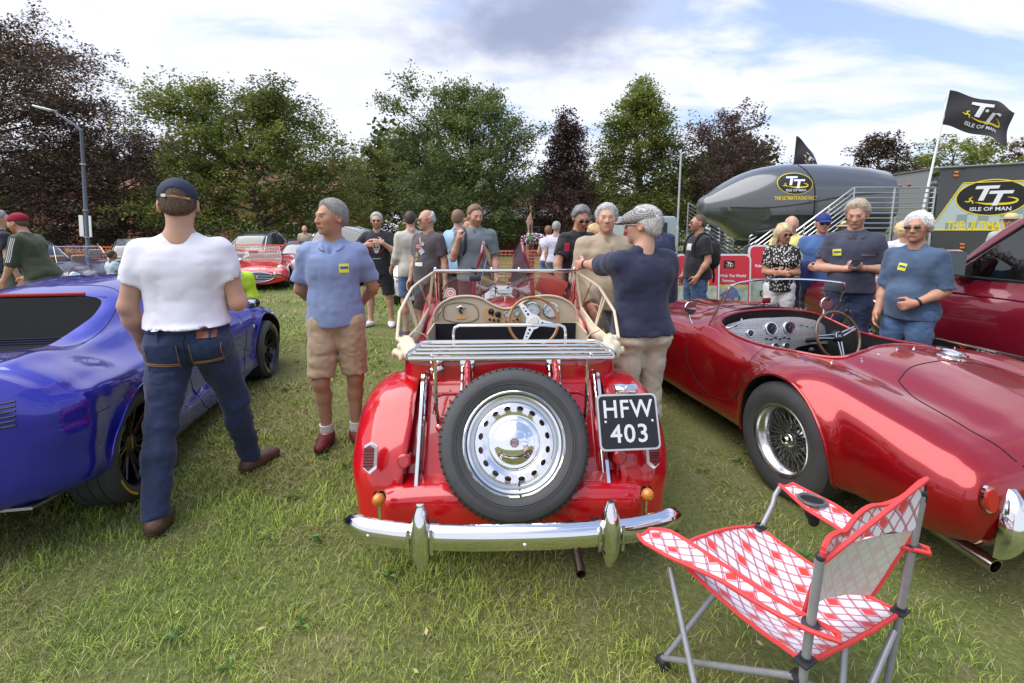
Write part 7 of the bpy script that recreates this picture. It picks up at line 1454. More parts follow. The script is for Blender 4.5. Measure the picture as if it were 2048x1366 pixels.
p30=person('person in a bright yellow high visibility jacket crouching behind the bonnet of the blue car', (-3.52, 6.05, 0), 20, 1.62, .016, lean=30, hp=20, legs={-1:((-.2, -1, -.15), (-.05, .25, -1), -10), 1:((.2, -1, -.25), (.05, .3, -1), 10)}, top='jacket', tmat=mat('high visibility yellow', (.55, .80, .03), .6, bump=(14, .5, .01)), sleeve=1.9, hair='short', bottom='trousers', bmat=cloth('charcoal trousers', (.02, .02, .028)))
p31=person('person with ginger hair hidden behind the shoulder of the grey shirt figure', place(934, 7.9), 30, 1.72, .02, top='tee', tmat=cloth('dark grey tee', (.05, .05, .055)), hair='short', hmat=HAIR('auburn', (.22, .09, .04)), bottom='jeans', bmat=JEANS)
def jeans_detail(inf):
 zo=float(inf['tq']((0, 0, .95))[2])-.95;o=inf['bottom'];tr=bvh(o);dn=mat('denim patch', (.020, .034, .085), .85, bump=(34, .5, .004), var=(30, .3));st=mat('tan stitching', (.35, .18, .07), .7)
 for s in(-1, 1):
  p=decal(inf, (s*.095, .5, .875+zo), (0, -1, 0), .135, .13, dn, 'back_pocket', .004, part='bottom')
  for q in(.0, .018):
   pts=drop(tr, [(s*.095+x, .5, .845+zo-q*.5+s*x*.12)for x in np.linspace(-.065, .065, 9)], (0, -1, 0), .006, back=0)
   if len(pts)>2:mb=MB();mb.tube(pts, .0022, 4);mb.build('pocket_stitching', st, p or o)
  for x in(-.066, .066):
   pts=drop(tr, [(s*.095+x, .5, z+zo)for z in np.linspace(.815, .935, 7)], (0, -1, 0), .005, back=0)
   if len(pts)>2:mb=MB();mb.tube(pts, .0016, 4);mb.build('pocket_stitching', st, p or o)
 decal(inf, (-.105, .5, .988+zo), (0, -1, 0), .085, .045, mat('brown leather label', (.22, .075, .035), .5), 'leather_label', .009, part='bottom')
 pts=drop(tr, [(0, .5, z+zo)for z in np.linspace(.80, 1.03, 12)], (0, -1, 0), .003, back=0)
 if len(pts)>2:mb=MB();mb.tube(pts, .004, 5);mb.build('centre_seam', dn, o)
 for x in(-.12, -.005, .11):decal(inf, (x, .5, .99+zo), (0, -1, 0), .012, .05, dn, 'belt_loop', .011, part='bottom')
 M=[];
 for a in np.linspace(0, 2*pi, 40, endpoint=False):
  h=tr.ray_cast(Vector((.6*math.sin(a), -.6*math.cos(a), .998+zo)), Vector((-math.sin(a), math.cos(a), 0)))
  if h[0]is not None:M.append(h[0])
 mb=MB();mb.tube(M, .010, 6, closed=True);mb.build('waistband', dn, o)
jeans_detail(p1)
def belt(inf, m, z=1.0):
 tr=bvh(inf['bottom']);M=[]
 for a in np.linspace(0, 2*pi, 40, endpoint=False):
  h=tr.ray_cast(Vector((.6*math.sin(a), -.6*math.cos(a), z)), Vector((-math.sin(a), math.cos(a), 0)))
  if h[0]is not None:M.append(h[0])
 mb=MB();mb.tube(M, .013, 6, closed=True);mb.build('belt', m, inf['bottom'])
belt(p3, mat('plum belt', (.16, .03, .04), .5), .985)
def bag(inf, label, c, r_, m, strap):
 T=inf['T'];f=Field(np.array(c)-.3, np.array(c)+.3, .014);f.ell(c, r_, .02);f.cone(np.array(c)+[0, .02, -.1], np.array(c)+[0, .02, .1], r_[0]*.75, r_[0]*.65, .05);f.noise(.014, (11, 11, 11), 4, True)
 o=f.build('backpack', m);o.location=T.location;o.rotation_euler=T.rotation_euler;o.scale=T.scale;tag(o, label, 'backpack')
 for pts in strap:mb=MB();mb.tube(smooth_line(pts, 16), .015, 6);mb.build('strap', m, o)
bag(p17, 'black backpack worn by the person in black t-shirt and denim shorts', (0, .20, 1.20), (.15, .12, .23), mat('black nylon', (.012, .012, .015), .6, bump=(60, .3, .002)), [[(s*.13, .15, 1.40), (s*.13, .0, 1.49), (s*.12, -.11, 1.38), (s*.13, -.12, 1.22), (s*.16, .0, 1.1), (s*.12, .15, 1.08)]for s in(-1, 1)]+[[(.06, .22, .98), (.05, .24, .9), (.06, .23, .8)]])
bag(p6, 'dark rucksack hanging from the shoulder of the grey shirt figure', (-.10, .16, 1.12), (.12, .10, .24), mat('navy nylon', (.02, .025, .045), .6, bump=(60, .3, .002)), [[(-.14, .12, 1.36), (-.14, .02, 1.48), (-.125, -.10, 1.40), (-.13, -.125, 1.25), (-.17, -.03, 1.1)]])
mb=MB();mb.box((0, 0, 0), (.24, .016, .17), bev=.003);bk=mb.build('clipboard', mat('red leatherette board', (.33, .035, .02), .45), None);bk.location=aty(1103, 572, 3.95);bk.rotation_euler=(R(-20), R(22), R(-12));tag(bk, 'red board held up behind the roadster windscreen by the beige jacket', 'folder')
mb=MB();mb.box((.0, .011, 0), (.235, .004, .165));mb.build('board_pages', mat('white paper', (.7, .7, .68), .7), bk, smooth=False)
# ==========================================================
def chair_cloth(name, back=False):
 m=bpy.data.materials.new(name);m.use_nodes=True;t=m.node_tree;L=t.links;p=t.nodes['Principled BSDF'];p.inputs['Roughness'].default_value=.8;p.inputs['Sheen Weight'].default_value=.2
 uv=t.nodes.new('ShaderNodeUVMap');uv.uv_map='uv';sp=t.nodes.new('ShaderNodeSeparateXYZ');L.new(uv.outputs[0], sp.inputs[0])
 def M(op, a, b=None, c=None):
  n=t.nodes.new('ShaderNodeMath');n.operation=op
  for i, v in enumerate((a, b, c)):
   if v is None:continue
   if isinstance(v, (int, float)):n.inputs[i].default_value=v
   else:L.new(v, n.inputs[i])
  return n.outputs[0]
 a=M('ADD', M('DIVIDE', sp.outputs[0], .047), M('DIVIDE', sp.outputs[1], .060));b=M('SUBTRACT', M('DIVIDE', sp.outputs[0], .047), M('DIVIDE', sp.outputs[1], .060))
 fa, fb=M('FRACT', a), M('FRACT', b)
 def near(f, c, w_):return M('LESS_THAN', M('ABSOLUTE', M('SUBTRACT', f, c)), w_)
 cell=M('MAXIMUM', near(fa, .88, .13), near(fb, .88, .13))
 l1=M('MAXIMUM', near(fa, .80, .030), near(fb, .80, .030));l2=M('MAXIMUM', near(fa, .90, .045), near(fb, .90, .045));l3=M('MAXIMUM', near(fa, .75, .012), near(fb, .75, .012))
 ia, ib=M('FLOOR', a), M('FLOOR', b);k=M('FRACT', M('DIVIDE', M('ADD', ia, M('MULTIPLY', ib, 2)), 5.0));redc=M('LESS_THAN', M('ABSOLUTE', M('SUBTRACT', k, .0)), .1)
 def mix(f, c1, c2):
  n=t.nodes.new('ShaderNodeMix');n.data_type='RGBA';L.new(f, n.inputs[0])
  for i, v in((6, c1), (7, c2)):
   if isinstance(v, tuple):n.inputs[i].default_value=(*v, 1)
   else:L.new(v, n.inputs[i])
  return n.outputs[2]
 W_, RD, PK, BK=(.72, .70, .76), (.68, .035, .025), (.62, .08, .16), (.06, .03, .05)
 c=mix(redc, W_, RD);c=mix(cell, c, W_);c=mix(l2, c, PK);c=mix(l1, c, BK);c=mix(l3, c, (.6, .16, .22))
 if back:c=mix(M('ADD', .80, 0), c, (.60, .60, .52))
 g=t.nodes.new('ShaderNodeTexNoise');g.inputs['Scale'].default_value=700;bp=t.nodes.new('ShaderNodeBump');bp.inputs['Strength'].default_value=.15;bp.inputs['Distance'].default_value=.001;L.new(g.outputs[0], bp.inputs['Height']);L.new(bp.outputs[0], p.inputs['Normal'])
 L.new(c, p.inputs['Base Color']);p.inputs['Transmission Weight'].default_value=0
 return m
def chair():
 FAB=chair_cloth('red white diamond cloth');BAC=chair_cloth('pale cloth reverse', True);EDGE=mat('coral red piping', (.72, .06, .06), .7, bump=(500, .4, .001));TUBE=mat('grey powder coated tube', (.30, .31, .34), .38, .3, var=(40, .1));PL=mat('dark plastic fitting', (.03, .03, .035), .45)
 PX=lambda px, py, Y:aty(px, py, Y)
 fl=atz(1325, 1326, .015)
 bl=Vector((atz(1605, 1385, .0).x, atz(1605, 1385, 0).y, .015))
 T=thing('camping_chair', 'folding camping chair in red and white diamond cloth on grey tubes', 'chair', ((fl.x+bl.x)/2+.1, (fl.y+bl.y)/2+.2, 0), 0)
 o=Vector(T.location)
 L_=lambda v:Vector(v)-o
 fr_seat=PX(1515, 1052, 1.72)
 fl_seat=PX(1340, 1100, 1.45)
 bl_seat=PX(1610, 1325, 1.04)
 br_seat=PX(1800, 1225, 1.27)
 def patch(name, c, m, sag=(0, 0), nu=16, nv=16, par=None, uvs=1., parent=T, bow=None, wr=.0, uvo=(0, 0)):
  """c: four corners a,b,c,d; bilinear with sag"""
  a, b, c_, d=[Vector(q)for q in c];V=[];U=[];F=[]
  lu=((b-a).length+(c_-d).length)/2;lv=((d-a).length+(c_-b).length)/2
  for j in range(nv+1):
   v=j/nv
   for i in range(nu+1):
    u=i/nu;p=a*(1-u)*(1-v)+b*u*(1-v)+c_*u*v+d*(1-u)*v
    p=p+(Vector(bow(u, v))if bow else Vector((0, 0, 0)))
    p.z+=wr*math.sin(u*31+v*9)*math.sin(v*23+u*5)
    V.append(L_(p));U.append((u*lu*uvs+uvo[0], v*lv*uvs+uvo[1]))
  for j in range(nv):
   for i in range(nu):k=j*(nu+1)+i;F.append((k, k+1, k+nu+2, k+nu+1))
  q=mesh(name, [tuple(v)for v in V], F, m, parent, uv=U, angle=None);return q, V, nu, nv
 def rim(V, nu, nv, name='piping', parent=T, r=.0065, sides='uvUV'):
  idx=[]
  if 'u' in sides:idx+=list(range(0, nu+1))
  if 'V' in sides:idx+=[j*(nu+1)+nu for j in range(1, nv+1)]
  if 'U' in sides:idx+=[nv*(nu+1)+i for i in range(nu-1, -1, -1)]
  if 'v' in sides:idx+=[j*(nu+1)for j in range(nv-1, 0, -1)]
  mb=MB();mb.tube([V[i]for i in idx], r, 6, closed=sides=='uvUV');mb.build(name, EDGE, parent)
 seat, V, nu, nv=patch('seat', (fl_seat, fr_seat, br_seat, bl_seat), FAB, nu=26, nv=26, wr=.0015, bow=lambda u, v:(0, 0, -.075*math.sin(pi*u)**.8*math.sin(pi*min(1, v*.9+.05))-.02*math.sin(pi*v)+.035*math.sin(pi*u)*(1-v)**2))
 rim(V, nu, nv, parent=seat)
 bt_l=PX(1640, 1118, 1.01);bt_r=PX(1845, 990, 1.235)
 bb_l=bl_seat+(bl_seat-bt_l)*.62;bb_r=br_seat+(br_seat-bt_r)*.62;
 def tube(name, a, b, r=.0105):mb=MB();mb.tube([L_(a), L_(b)], r, 12);return mb.build(name, TUBE, T)
 lb=Vector((bl_seat.x+(bl_seat.x-bt_l.x)*.55, bl_seat.y+.01, .012));rb=Vector((br_seat.x+(br_seat.x-bt_r.x)*.8, br_seat.y+.03, .012))
 tube('rear_post', bt_l, bl_seat-(bt_l-bl_seat)*.15);tube('rear_post', bt_r, br_seat-(bt_r-br_seat)*.15)
 tube('rear_leg', bl_seat-(bt_l-bl_seat)*.12, lb, .0095);tube('rear_leg', br_seat-(bt_r-br_seat)*.12, rb, .0095)
 fr=Vector((fr_seat.x+.02, fr_seat.y+.02, .012))
 top_fl=PX(1300, 1085, 1.50);arm_fr=PX(1562, 972, 1.78)
 tube('front_leg', fr_seat+Vector((0, 0, -.01)), fr_seat+Vector((0, 0, .0)), .009)
 mb=MB();q=fr_seat+Vector((-.01, -.01, .02));mb.tube([L_(PX(1520, 1060, 1.70)), L_(PX(1545, 1010, 1.74)), L_(PX(1550, 990, 1.76)), L_(arm_fr)], .0095, 12);mb.build('arm_post', TUBE, T)
 hubn=bl_seat+(lb-bl_seat)*.10;low_hub=lb+Vector((0, .0, .05))
 a_top=PX(1340, 1135, 1.44)
 tube('cross_leg', a_top, Vector((PX(1450, 1366, 1.1).x, 1.12, .012)), .0095)
 tube('cross_leg', fl+Vector((0, 0, .01)), PX(1440, 1175, 1.45), .0095)
 tube('cross_leg', fl+Vector((.0, 0, .02)), bl_seat+Vector((-.01, .02, -.06)), .0095)
 h2=bl_seat+Vector((0, .02, -.07))
 tube('cross_leg', h2, Vector((rb.x-.02, rb.y-.02, .03)), .0095);tube('cross_leg', br_seat+Vector((-.01, 0, -.06)), Vector((lb.x+.12, lb.y+.04, .02)), .0095)
 tube('cross_leg', Vector((lb.x+.16, lb.y+.06, .02)), PX(1690, 1290, 1.25), .0095)
 tube('cross_leg', Vector((fr.x+.03, fr.y-.2, .02)), PX(1540, 1120, 1.62), .0095)if 0 else None
 for p, s_ in((fl, .03), (h2+Vector((0, 0, .0)), .026), (Vector((lb.x, lb.y, .02)), .024), (Vector((rb.x, rb.y, .02)), .024)):
  mb=MB();mb.box(tuple(L_(p)), (s_*1.2, s_*1.3, s_*1.5), (0, 0, .4), bev=.006);mb.build('corner_joint', PL, T)
 for p in(bl_seat, br_seat, PX(1518, 1058, 1.70)):
  mb=MB();mb.box(tuple(L_(p)+Vector((0, 0, .006))), (.050, .036, .010), (0, 0, .5), bev=.004);mb.lathe([(.0135, -.01), (.0145, .012), (.0105, .014)], 12, Matrix.Translation(L_(p)+Vector((0, 0, .008))));mb.build('seat_gusset', PL, T)
 ttl=bt_l+(bt_l-bl_seat)*.10;ttr=bt_r+(bt_r-br_seat)*.10
 dl, dr=(bl_seat-bt_l), (br_seat-bt_r)
 inw=(Vector((fl_seat.x+fr_seat.x, fl_seat.y+fr_seat.y, 0))/2-Vector((bl_seat.x+br_seat.x, bl_seat.y+br_seat.y, 0))/2).normalized()
 sag=lambda u, v:tuple(inw*(.045*math.sin(pi*u)*(1-.3*v))+Vector((0, 0, -.035*math.sin(pi*u)*(1-v)+.012*math.sin(u*14)*(1-v))))
 up, V, nu, nv=patch('backrest_band', (ttl, ttr, bt_r+dr*.28, bt_l+dl*.06), FAB, nu=24, nv=8, bow=lambda u, v:Vector(sag(u, v))*1.0-inw*.004, wr=.003);rim(V, nu, nv, parent=up, sides='uv')
 lo, V, nu, nv=patch('backrest_panel', (bt_l+dl*.06, bt_r+dr*.28, bl_seat.lerp(br_seat, .88)+Vector((0, 0, .035))+inw*.03, bl_seat.lerp(br_seat, .10)+Vector((0, 0, .03))+inw*.03), BAC, nu=24, nv=20, bow=lambda u, v:Vector((inw*(.045*math.sin(pi*u)+.02*v))+Vector((0, 0, -.02*math.sin(pi*u)*(1-v)))), wr=.002);rim(V, nu, nv, parent=lo, sides='vV'[0:1]);rim(V, nu, nv, parent=lo, sides='V')
 aL=bt_l+dl*.62;aR=bt_r+dr*.42
 def arm(pts, w_, name):
  P=[Vector(p)for p in pts];P=smooth_line([tuple(p)for p in P], 22);V=[];U=[];F=[];d_=0;k=len(P)
  for i in range(k):
   t=Vector(P[min(k-1, i+1)])-Vector(P[max(0, i-1)]);t.normalize();s=Vector(w_[1]).normalized()if False else t.cross(Vector((0, 0, 1))).normalized();ww=np.interp(i/(k-1), w_[0], w_[1])
   if i:d_+=(Vector(P[i])-Vector(P[i-1])).length
   for j in range(7):u=j/6-.5;V.append(L_(Vector(P[i])+s*u*ww*2+Vector((0, 0, -.010*(1-(2*u)**2)))));U.append((u*ww*2, d_))
  for i in range(k-1):
   for j in range(6):F.append((i*7+j, i*7+j+1, (i+1)*7+j+1, (i+1)*7+j))
  a_=mesh(name, [tuple(v)for v in V], F, FAB, T, uv=U, angle=None);mb=MB();mb.tube([V[i*7]for i in range(k)]+[V[(k-1)*7+j]for j in range(1, 7)]+[V[i*7+6]for i in range(k-2, -1, -1)]+[V[j]for j in range(5, 0, -1)], .0065, 6, closed=True);mb.build('piping', EDGE, a_);return a_
 ar=arm([aR+Vector((.03, -.02, 0)), aR, PX(1760, 1095, 1.36), PX(1690, 1045, 1.50), PX(1620, 1000, 1.64), PX(1572, 968, 1.76)], ([0, .12, .45, .7, 1], [.012, .022, .045, .062, .028]), 'armrest')
 al=arm([aL+Vector((.05, -.03, -.005)), aL, PX(1540, 1205, 1.10), PX(1450, 1150, 1.24), PX(1360, 1100, 1.40), PX(1310, 1072, 1.49), PX(1288, 1064, 1.53)], ([0, .1, .45, .75, .92, 1], [.014, .022, .032, .058, .062, .03]), 'armrest')
 c=L_(PX(1624, 1003, 1.64))+Vector((0, 0, .006));M=Matrix.Translation(c)@Matrix.Rotation(R(-4), 4, 'X');mb=MB();mb.lathe([(.036, .0), (.040, .006), (.046, .006), (.049, 0), (.046, -.003)], 36, M@Matrix.Diagonal((1, 1.05, 1, 1)));cr=mb.build('cup_ring', mat('grey plastic ring', (.09, .09, .10), .4), ar)
 mb=MB();mb.lathe([(.037, .001), (.030, .0015), (0, .0015)], 24, M);mb.build('cup_net', DARK, ar)
 f=Field(np.array(c)-[.07, .07, .13], np.array(c)+[.07, .07, .0], .006);f.cone(np.array(c)+[0, 0, -.02], np.array(c)+[.01, 0, -.085], .032, .020, .01);f.noise(.012, (40, 40, 20), 3, True);f.build('net_pocket', mat('black net', (.012, .012, .012), .9), ar)
 for p in(aL, aR):mb=MB();mb.lathe([(.011, -.008), (.020, -.006), (.020, .006), (.011, .008)], 16, axes(L_(p), bt_l-bl_seat));mb.build('post_ring', PL, T)
 for p, q in((ttr, .0), ):mb=MB();mb.tube([L_(ttr), L_(ttr+dr*.12+Vector((.004, -.01, 0))), L_(ttr+dr*.22)], .003, 5);mb.build('drawstring', BLACK, up)
 for v in(bt_l, bt_r):mb=MB();mb.ell(tuple(L_(v+(v-(bl_seat if v is bt_l else br_seat))*.02)), (.011, .011, .012));mb.build('post_cap', PL, T)
 return T
chair()
# ==========================================================
WINE=mat('wine red paint', (.19, .006, .020), .25, .3, coat=1, coat_r=.03)
def pickup():
 T=thing('pickup_truck', 'large wine red pickup with chrome sill trim and black framed mirror', 'pickup', (4.72, 3.62, 0), R(5))
 A_=lambda*p:list(p)+[(.3, .36), (0, .36)]
 lowr=[(-2.6, A_((0, .98), (.4, .98), (.7, .975), (.85, .96), (.93, .92), (.96, .80), (.965, .66), (.955, .52), (.93, .42))), (-.8, A_((0, 1.06), (.4, 1.06), (.7, 1.055), (.86, 1.04), (.925, .99), (.965, .85), (.975, .66), (.955, .52), (.93, .42))), (.4, A_((0, 1.08), (.4, 1.075), (.68, 1.06), (.84, 1.03), (.92, .97), (.965, .85), (.975, .66), (.955, .52), (.93, .42))), (.9, A_((0, 1.07), (.4, 1.06), (.66, 1.035), (.82, 1.0), (.91, .945), (.96, .84), (.975, .66), (.955, .52), (.93, .42))), (1.9, A_((0, 1.03), (.4, 1.02), (.64, .99), (.79, .95), (.88, .89), (.93, .80), (.95, .66), (.93, .52), (.9, .44))), (2.3, A_((0, .96), (.4, .95), (.62, .93), (.76, .89), (.84, .84), (.88, .76), (.89, .64), (.87, .52), (.84, .44)))]
 cuts=[cyl_cut(s*.50, s*1.2, 1.35, .38, .44)for s in(-1, 1)]+[cyl_cut(s*.50, s*1.2, -2.0, .38, .44)for s in(-1, 1)]
 b=car_body(T, lowr, 60, 50, WINE, cuts)
 tr=bvh(b)
 B_=lambda*p:list(p)
 cab=[(-1.15, [(0, 1.66), (.5, 1.655), (.66, 1.63), (.74, 1.56), (.80, 1.35), (.86, 1.05), (.87, .98), (.4, .98), (0, .98)]), (-1.0, [(0, 1.74), (.5, 1.735), (.67, 1.71), (.745, 1.63), (.81, 1.38), (.88, 1.06), (.88, .98), (.4, .98), (0, .98)]), (-.1, [(0, 1.76), (.5, 1.755), (.67, 1.725), (.745, 1.64), (.81, 1.38), (.89, 1.06), (.89, .98), (.4, .98), (0, .98)]), (.15, [(0, 1.70), (.5, 1.69), (.66, 1.665), (.735, 1.60), (.80, 1.36), (.885, 1.06), (.885, .98), (.4, .98), (0, .98)]), (.80, [(0, 1.15), (.5, 1.14), (.66, 1.12), (.72, 1.10), (.78, 1.07), (.85, 1.03), (.87, .98), (.4, .98), (0, .98)])]
 V, F=loft(cab, 40, 40);c=mesh('cab', V, F, [WINE], T);flip_check(c)
 cc=[]
 for s in(-1, 1):
  M=Matrix.Translation((s*.60 if s>0 else-1.1, 0, 0))@Matrix(((0, 0, 1, 0), (1, 0, 0, 0), (0, 1, 0, 0), (0, 0, 0, 1)))
  mb=MB();mb.prism([(-.95, 1.12), (-.95, 1.60), (-.05, 1.62), (.14, 1.56), (.56, 1.18), (.56, 1.12)], .5, M);q=mb.build('cutter', DARK, smooth=False);flip_check(q);q.parent=T;cc.append(q)
 mb=MB();mb.prism([(-.58, 1.19), (.58, 1.19), (.53, 1.62), (-.53, 1.62)], .9, Matrix.Translation((0, .95, 0))@Matrix.Rotation(pi/2, 4, 'X'));q=mb.build('cutter', DARK, smooth=False);flip_check(q);q.parent=T;cc.append(q)
 cut(c, cc)
 SG=glassmat('side glass', (.55, .62, .62), .25)
 for s in(-1, 1):
  V=[(s*.862, -.95, 1.13), (s*.765, -.95, 1.60), (s*.762, -.05, 1.62), (s*.775, .13, 1.565), (s*.855, .55, 1.18), (s*.866, .55, 1.13)];mesh('side_window', V, [tuple(range(6))], SG, c, smooth=False)
  mb=MB();P_=[Vector(v)+Vector((s*.004, 0, 0))for v in V];mb.tube(P_, .012, 6, closed=True);mb.build('window_rubber', BLACK, c)
  seam(T, b, [(s*1.5, .55, 1.04), (s*1.5, .58, .9), (s*1.5, .56, .6), (s*1.5, .50, .44)], (-s, 0, 0), name='door_gap', r=.005)
  seam(T, b, [(s*1.5, -1.02, 1.04), (s*1.5, -1.02, .44)], (-s, 0, 0), name='door_gap', r=.005)
  for z, r_, m in((.585, .011, CHROME), (.525, .009, CHROME)):
   q=drop(tr, [(s*1.5, y, z)for y in np.linspace(-2.4, .95, 30)], (-s, 0, 0), .004);
   if len(q)>3:mb=MB();mb.tube(q, r_, 8);mb.build('sill_trim', m, T)
  for z in(.541, .556, .570):
   q=drop(tr, [(s*1.5, y, z)for y in np.linspace(-2.4, .9, 30)], (-s, 0, 0), .003)
   if len(q)>3:mb=MB();mb.tube(q, .005, 5);mb.build('trim_strip', mat('dark trim strip', (.05, .05, .055), .35, .5), T)
  q=drop(tr, [(s*1.5, 1.35+.455*math.cos(R(a)), .38+.455*math.sin(R(a)))for a in np.linspace(-5, 185, 40)], (-s, 0, 0), .004, back=1);q=[p for p in q if abs(p.x)>.7]
  if len(q)>3:mb=MB();mb.tube(q, .012, 8);mb.build('arch_trim', CHROME, T)
  tyre_rim(T, s*.83, 1.35, .375, .23, .21, s, 'chrome');tyre_rim(T, s*.83, -2.0, .375, .23, .21, s, 'chrome')
  c2=Vector((s*1.06, .42, 1.24));mb=MB();mb.box(tuple(c2), (.20, .10, .24), (0, 0, s*.15), bev=.035);mb.tube([c2+Vector((-s*.08, 0, -.09)), (s*.88, .46, 1.09)], .035, 8);mm=mb.build('door_mirror', WINE, T);mb=MB();mb.box(tuple(c2+Vector((0, -.052, 0))), (.165, .008, .205), (0, 0, s*.15));mb.build('mirror_glass', mat('mirror glass', (.62, .72, .74), .02, 1), mm, smooth=False)
  mb=MB();mb.prism([(.40, 1.10), (.57, 1.10), (.42, 1.24), (.40, 1.24)], .02, Matrix.Translation((s*.875, 0, 0))@Matrix(((0, 0, 1, 0), (1, 0, 0, 0), (0, 1, 0, 0), (0, 0, 0, 1))));mb.build('mirror_base', BLACK, T, smooth=False)
 M=axes((-.987, .12, .555), (-1, 0, 0));lettering('X', .05, M@Matrix.Translation((-.16, 0, .008)), mat('red badge', (.5, .02, .03), .3), T, 'badge_letter', bold=.002, sx=1.6);lettering('1500', .05, M@Matrix.Translation((.02, 0, .008)), SILV, T, 'badge_number', bold=.001, sx=1.6)
 mb=MB();mb.box((0, -.2, 1.12), (1.2, .14, .55), (R(-12), 0, 0), bev=.06);mb.build('bench_seat', mat('grey seat cloth', (.12, .12, .13), .9), T)
 mb=MB();mb.quad((-.58, .72, 1.20), (.58, .72, 1.20), (.53, .19, 1.62), (-.53, .19, 1.62));mb.build('windscreen', SG, c, smooth=False)
 for s in(-1, 1):mb=MB();mb.box((s*.72, 2.31, .70), (.25, .04, .16), bev=.02);mb.build('headlamp', mat('clear lens', (.7, .7, .68), .15), T)
 mb=MB();mb.box((0, 2.30, .72), (1.1, .04, .18), bev=.02);mb.build('grille', CHROME, T);mb=MB();mb.box((0, 2.38, .48), (1.85, .16, .16), bev=.04);mb.build('front_bumper', CHROME, T)
 return T
pickup()
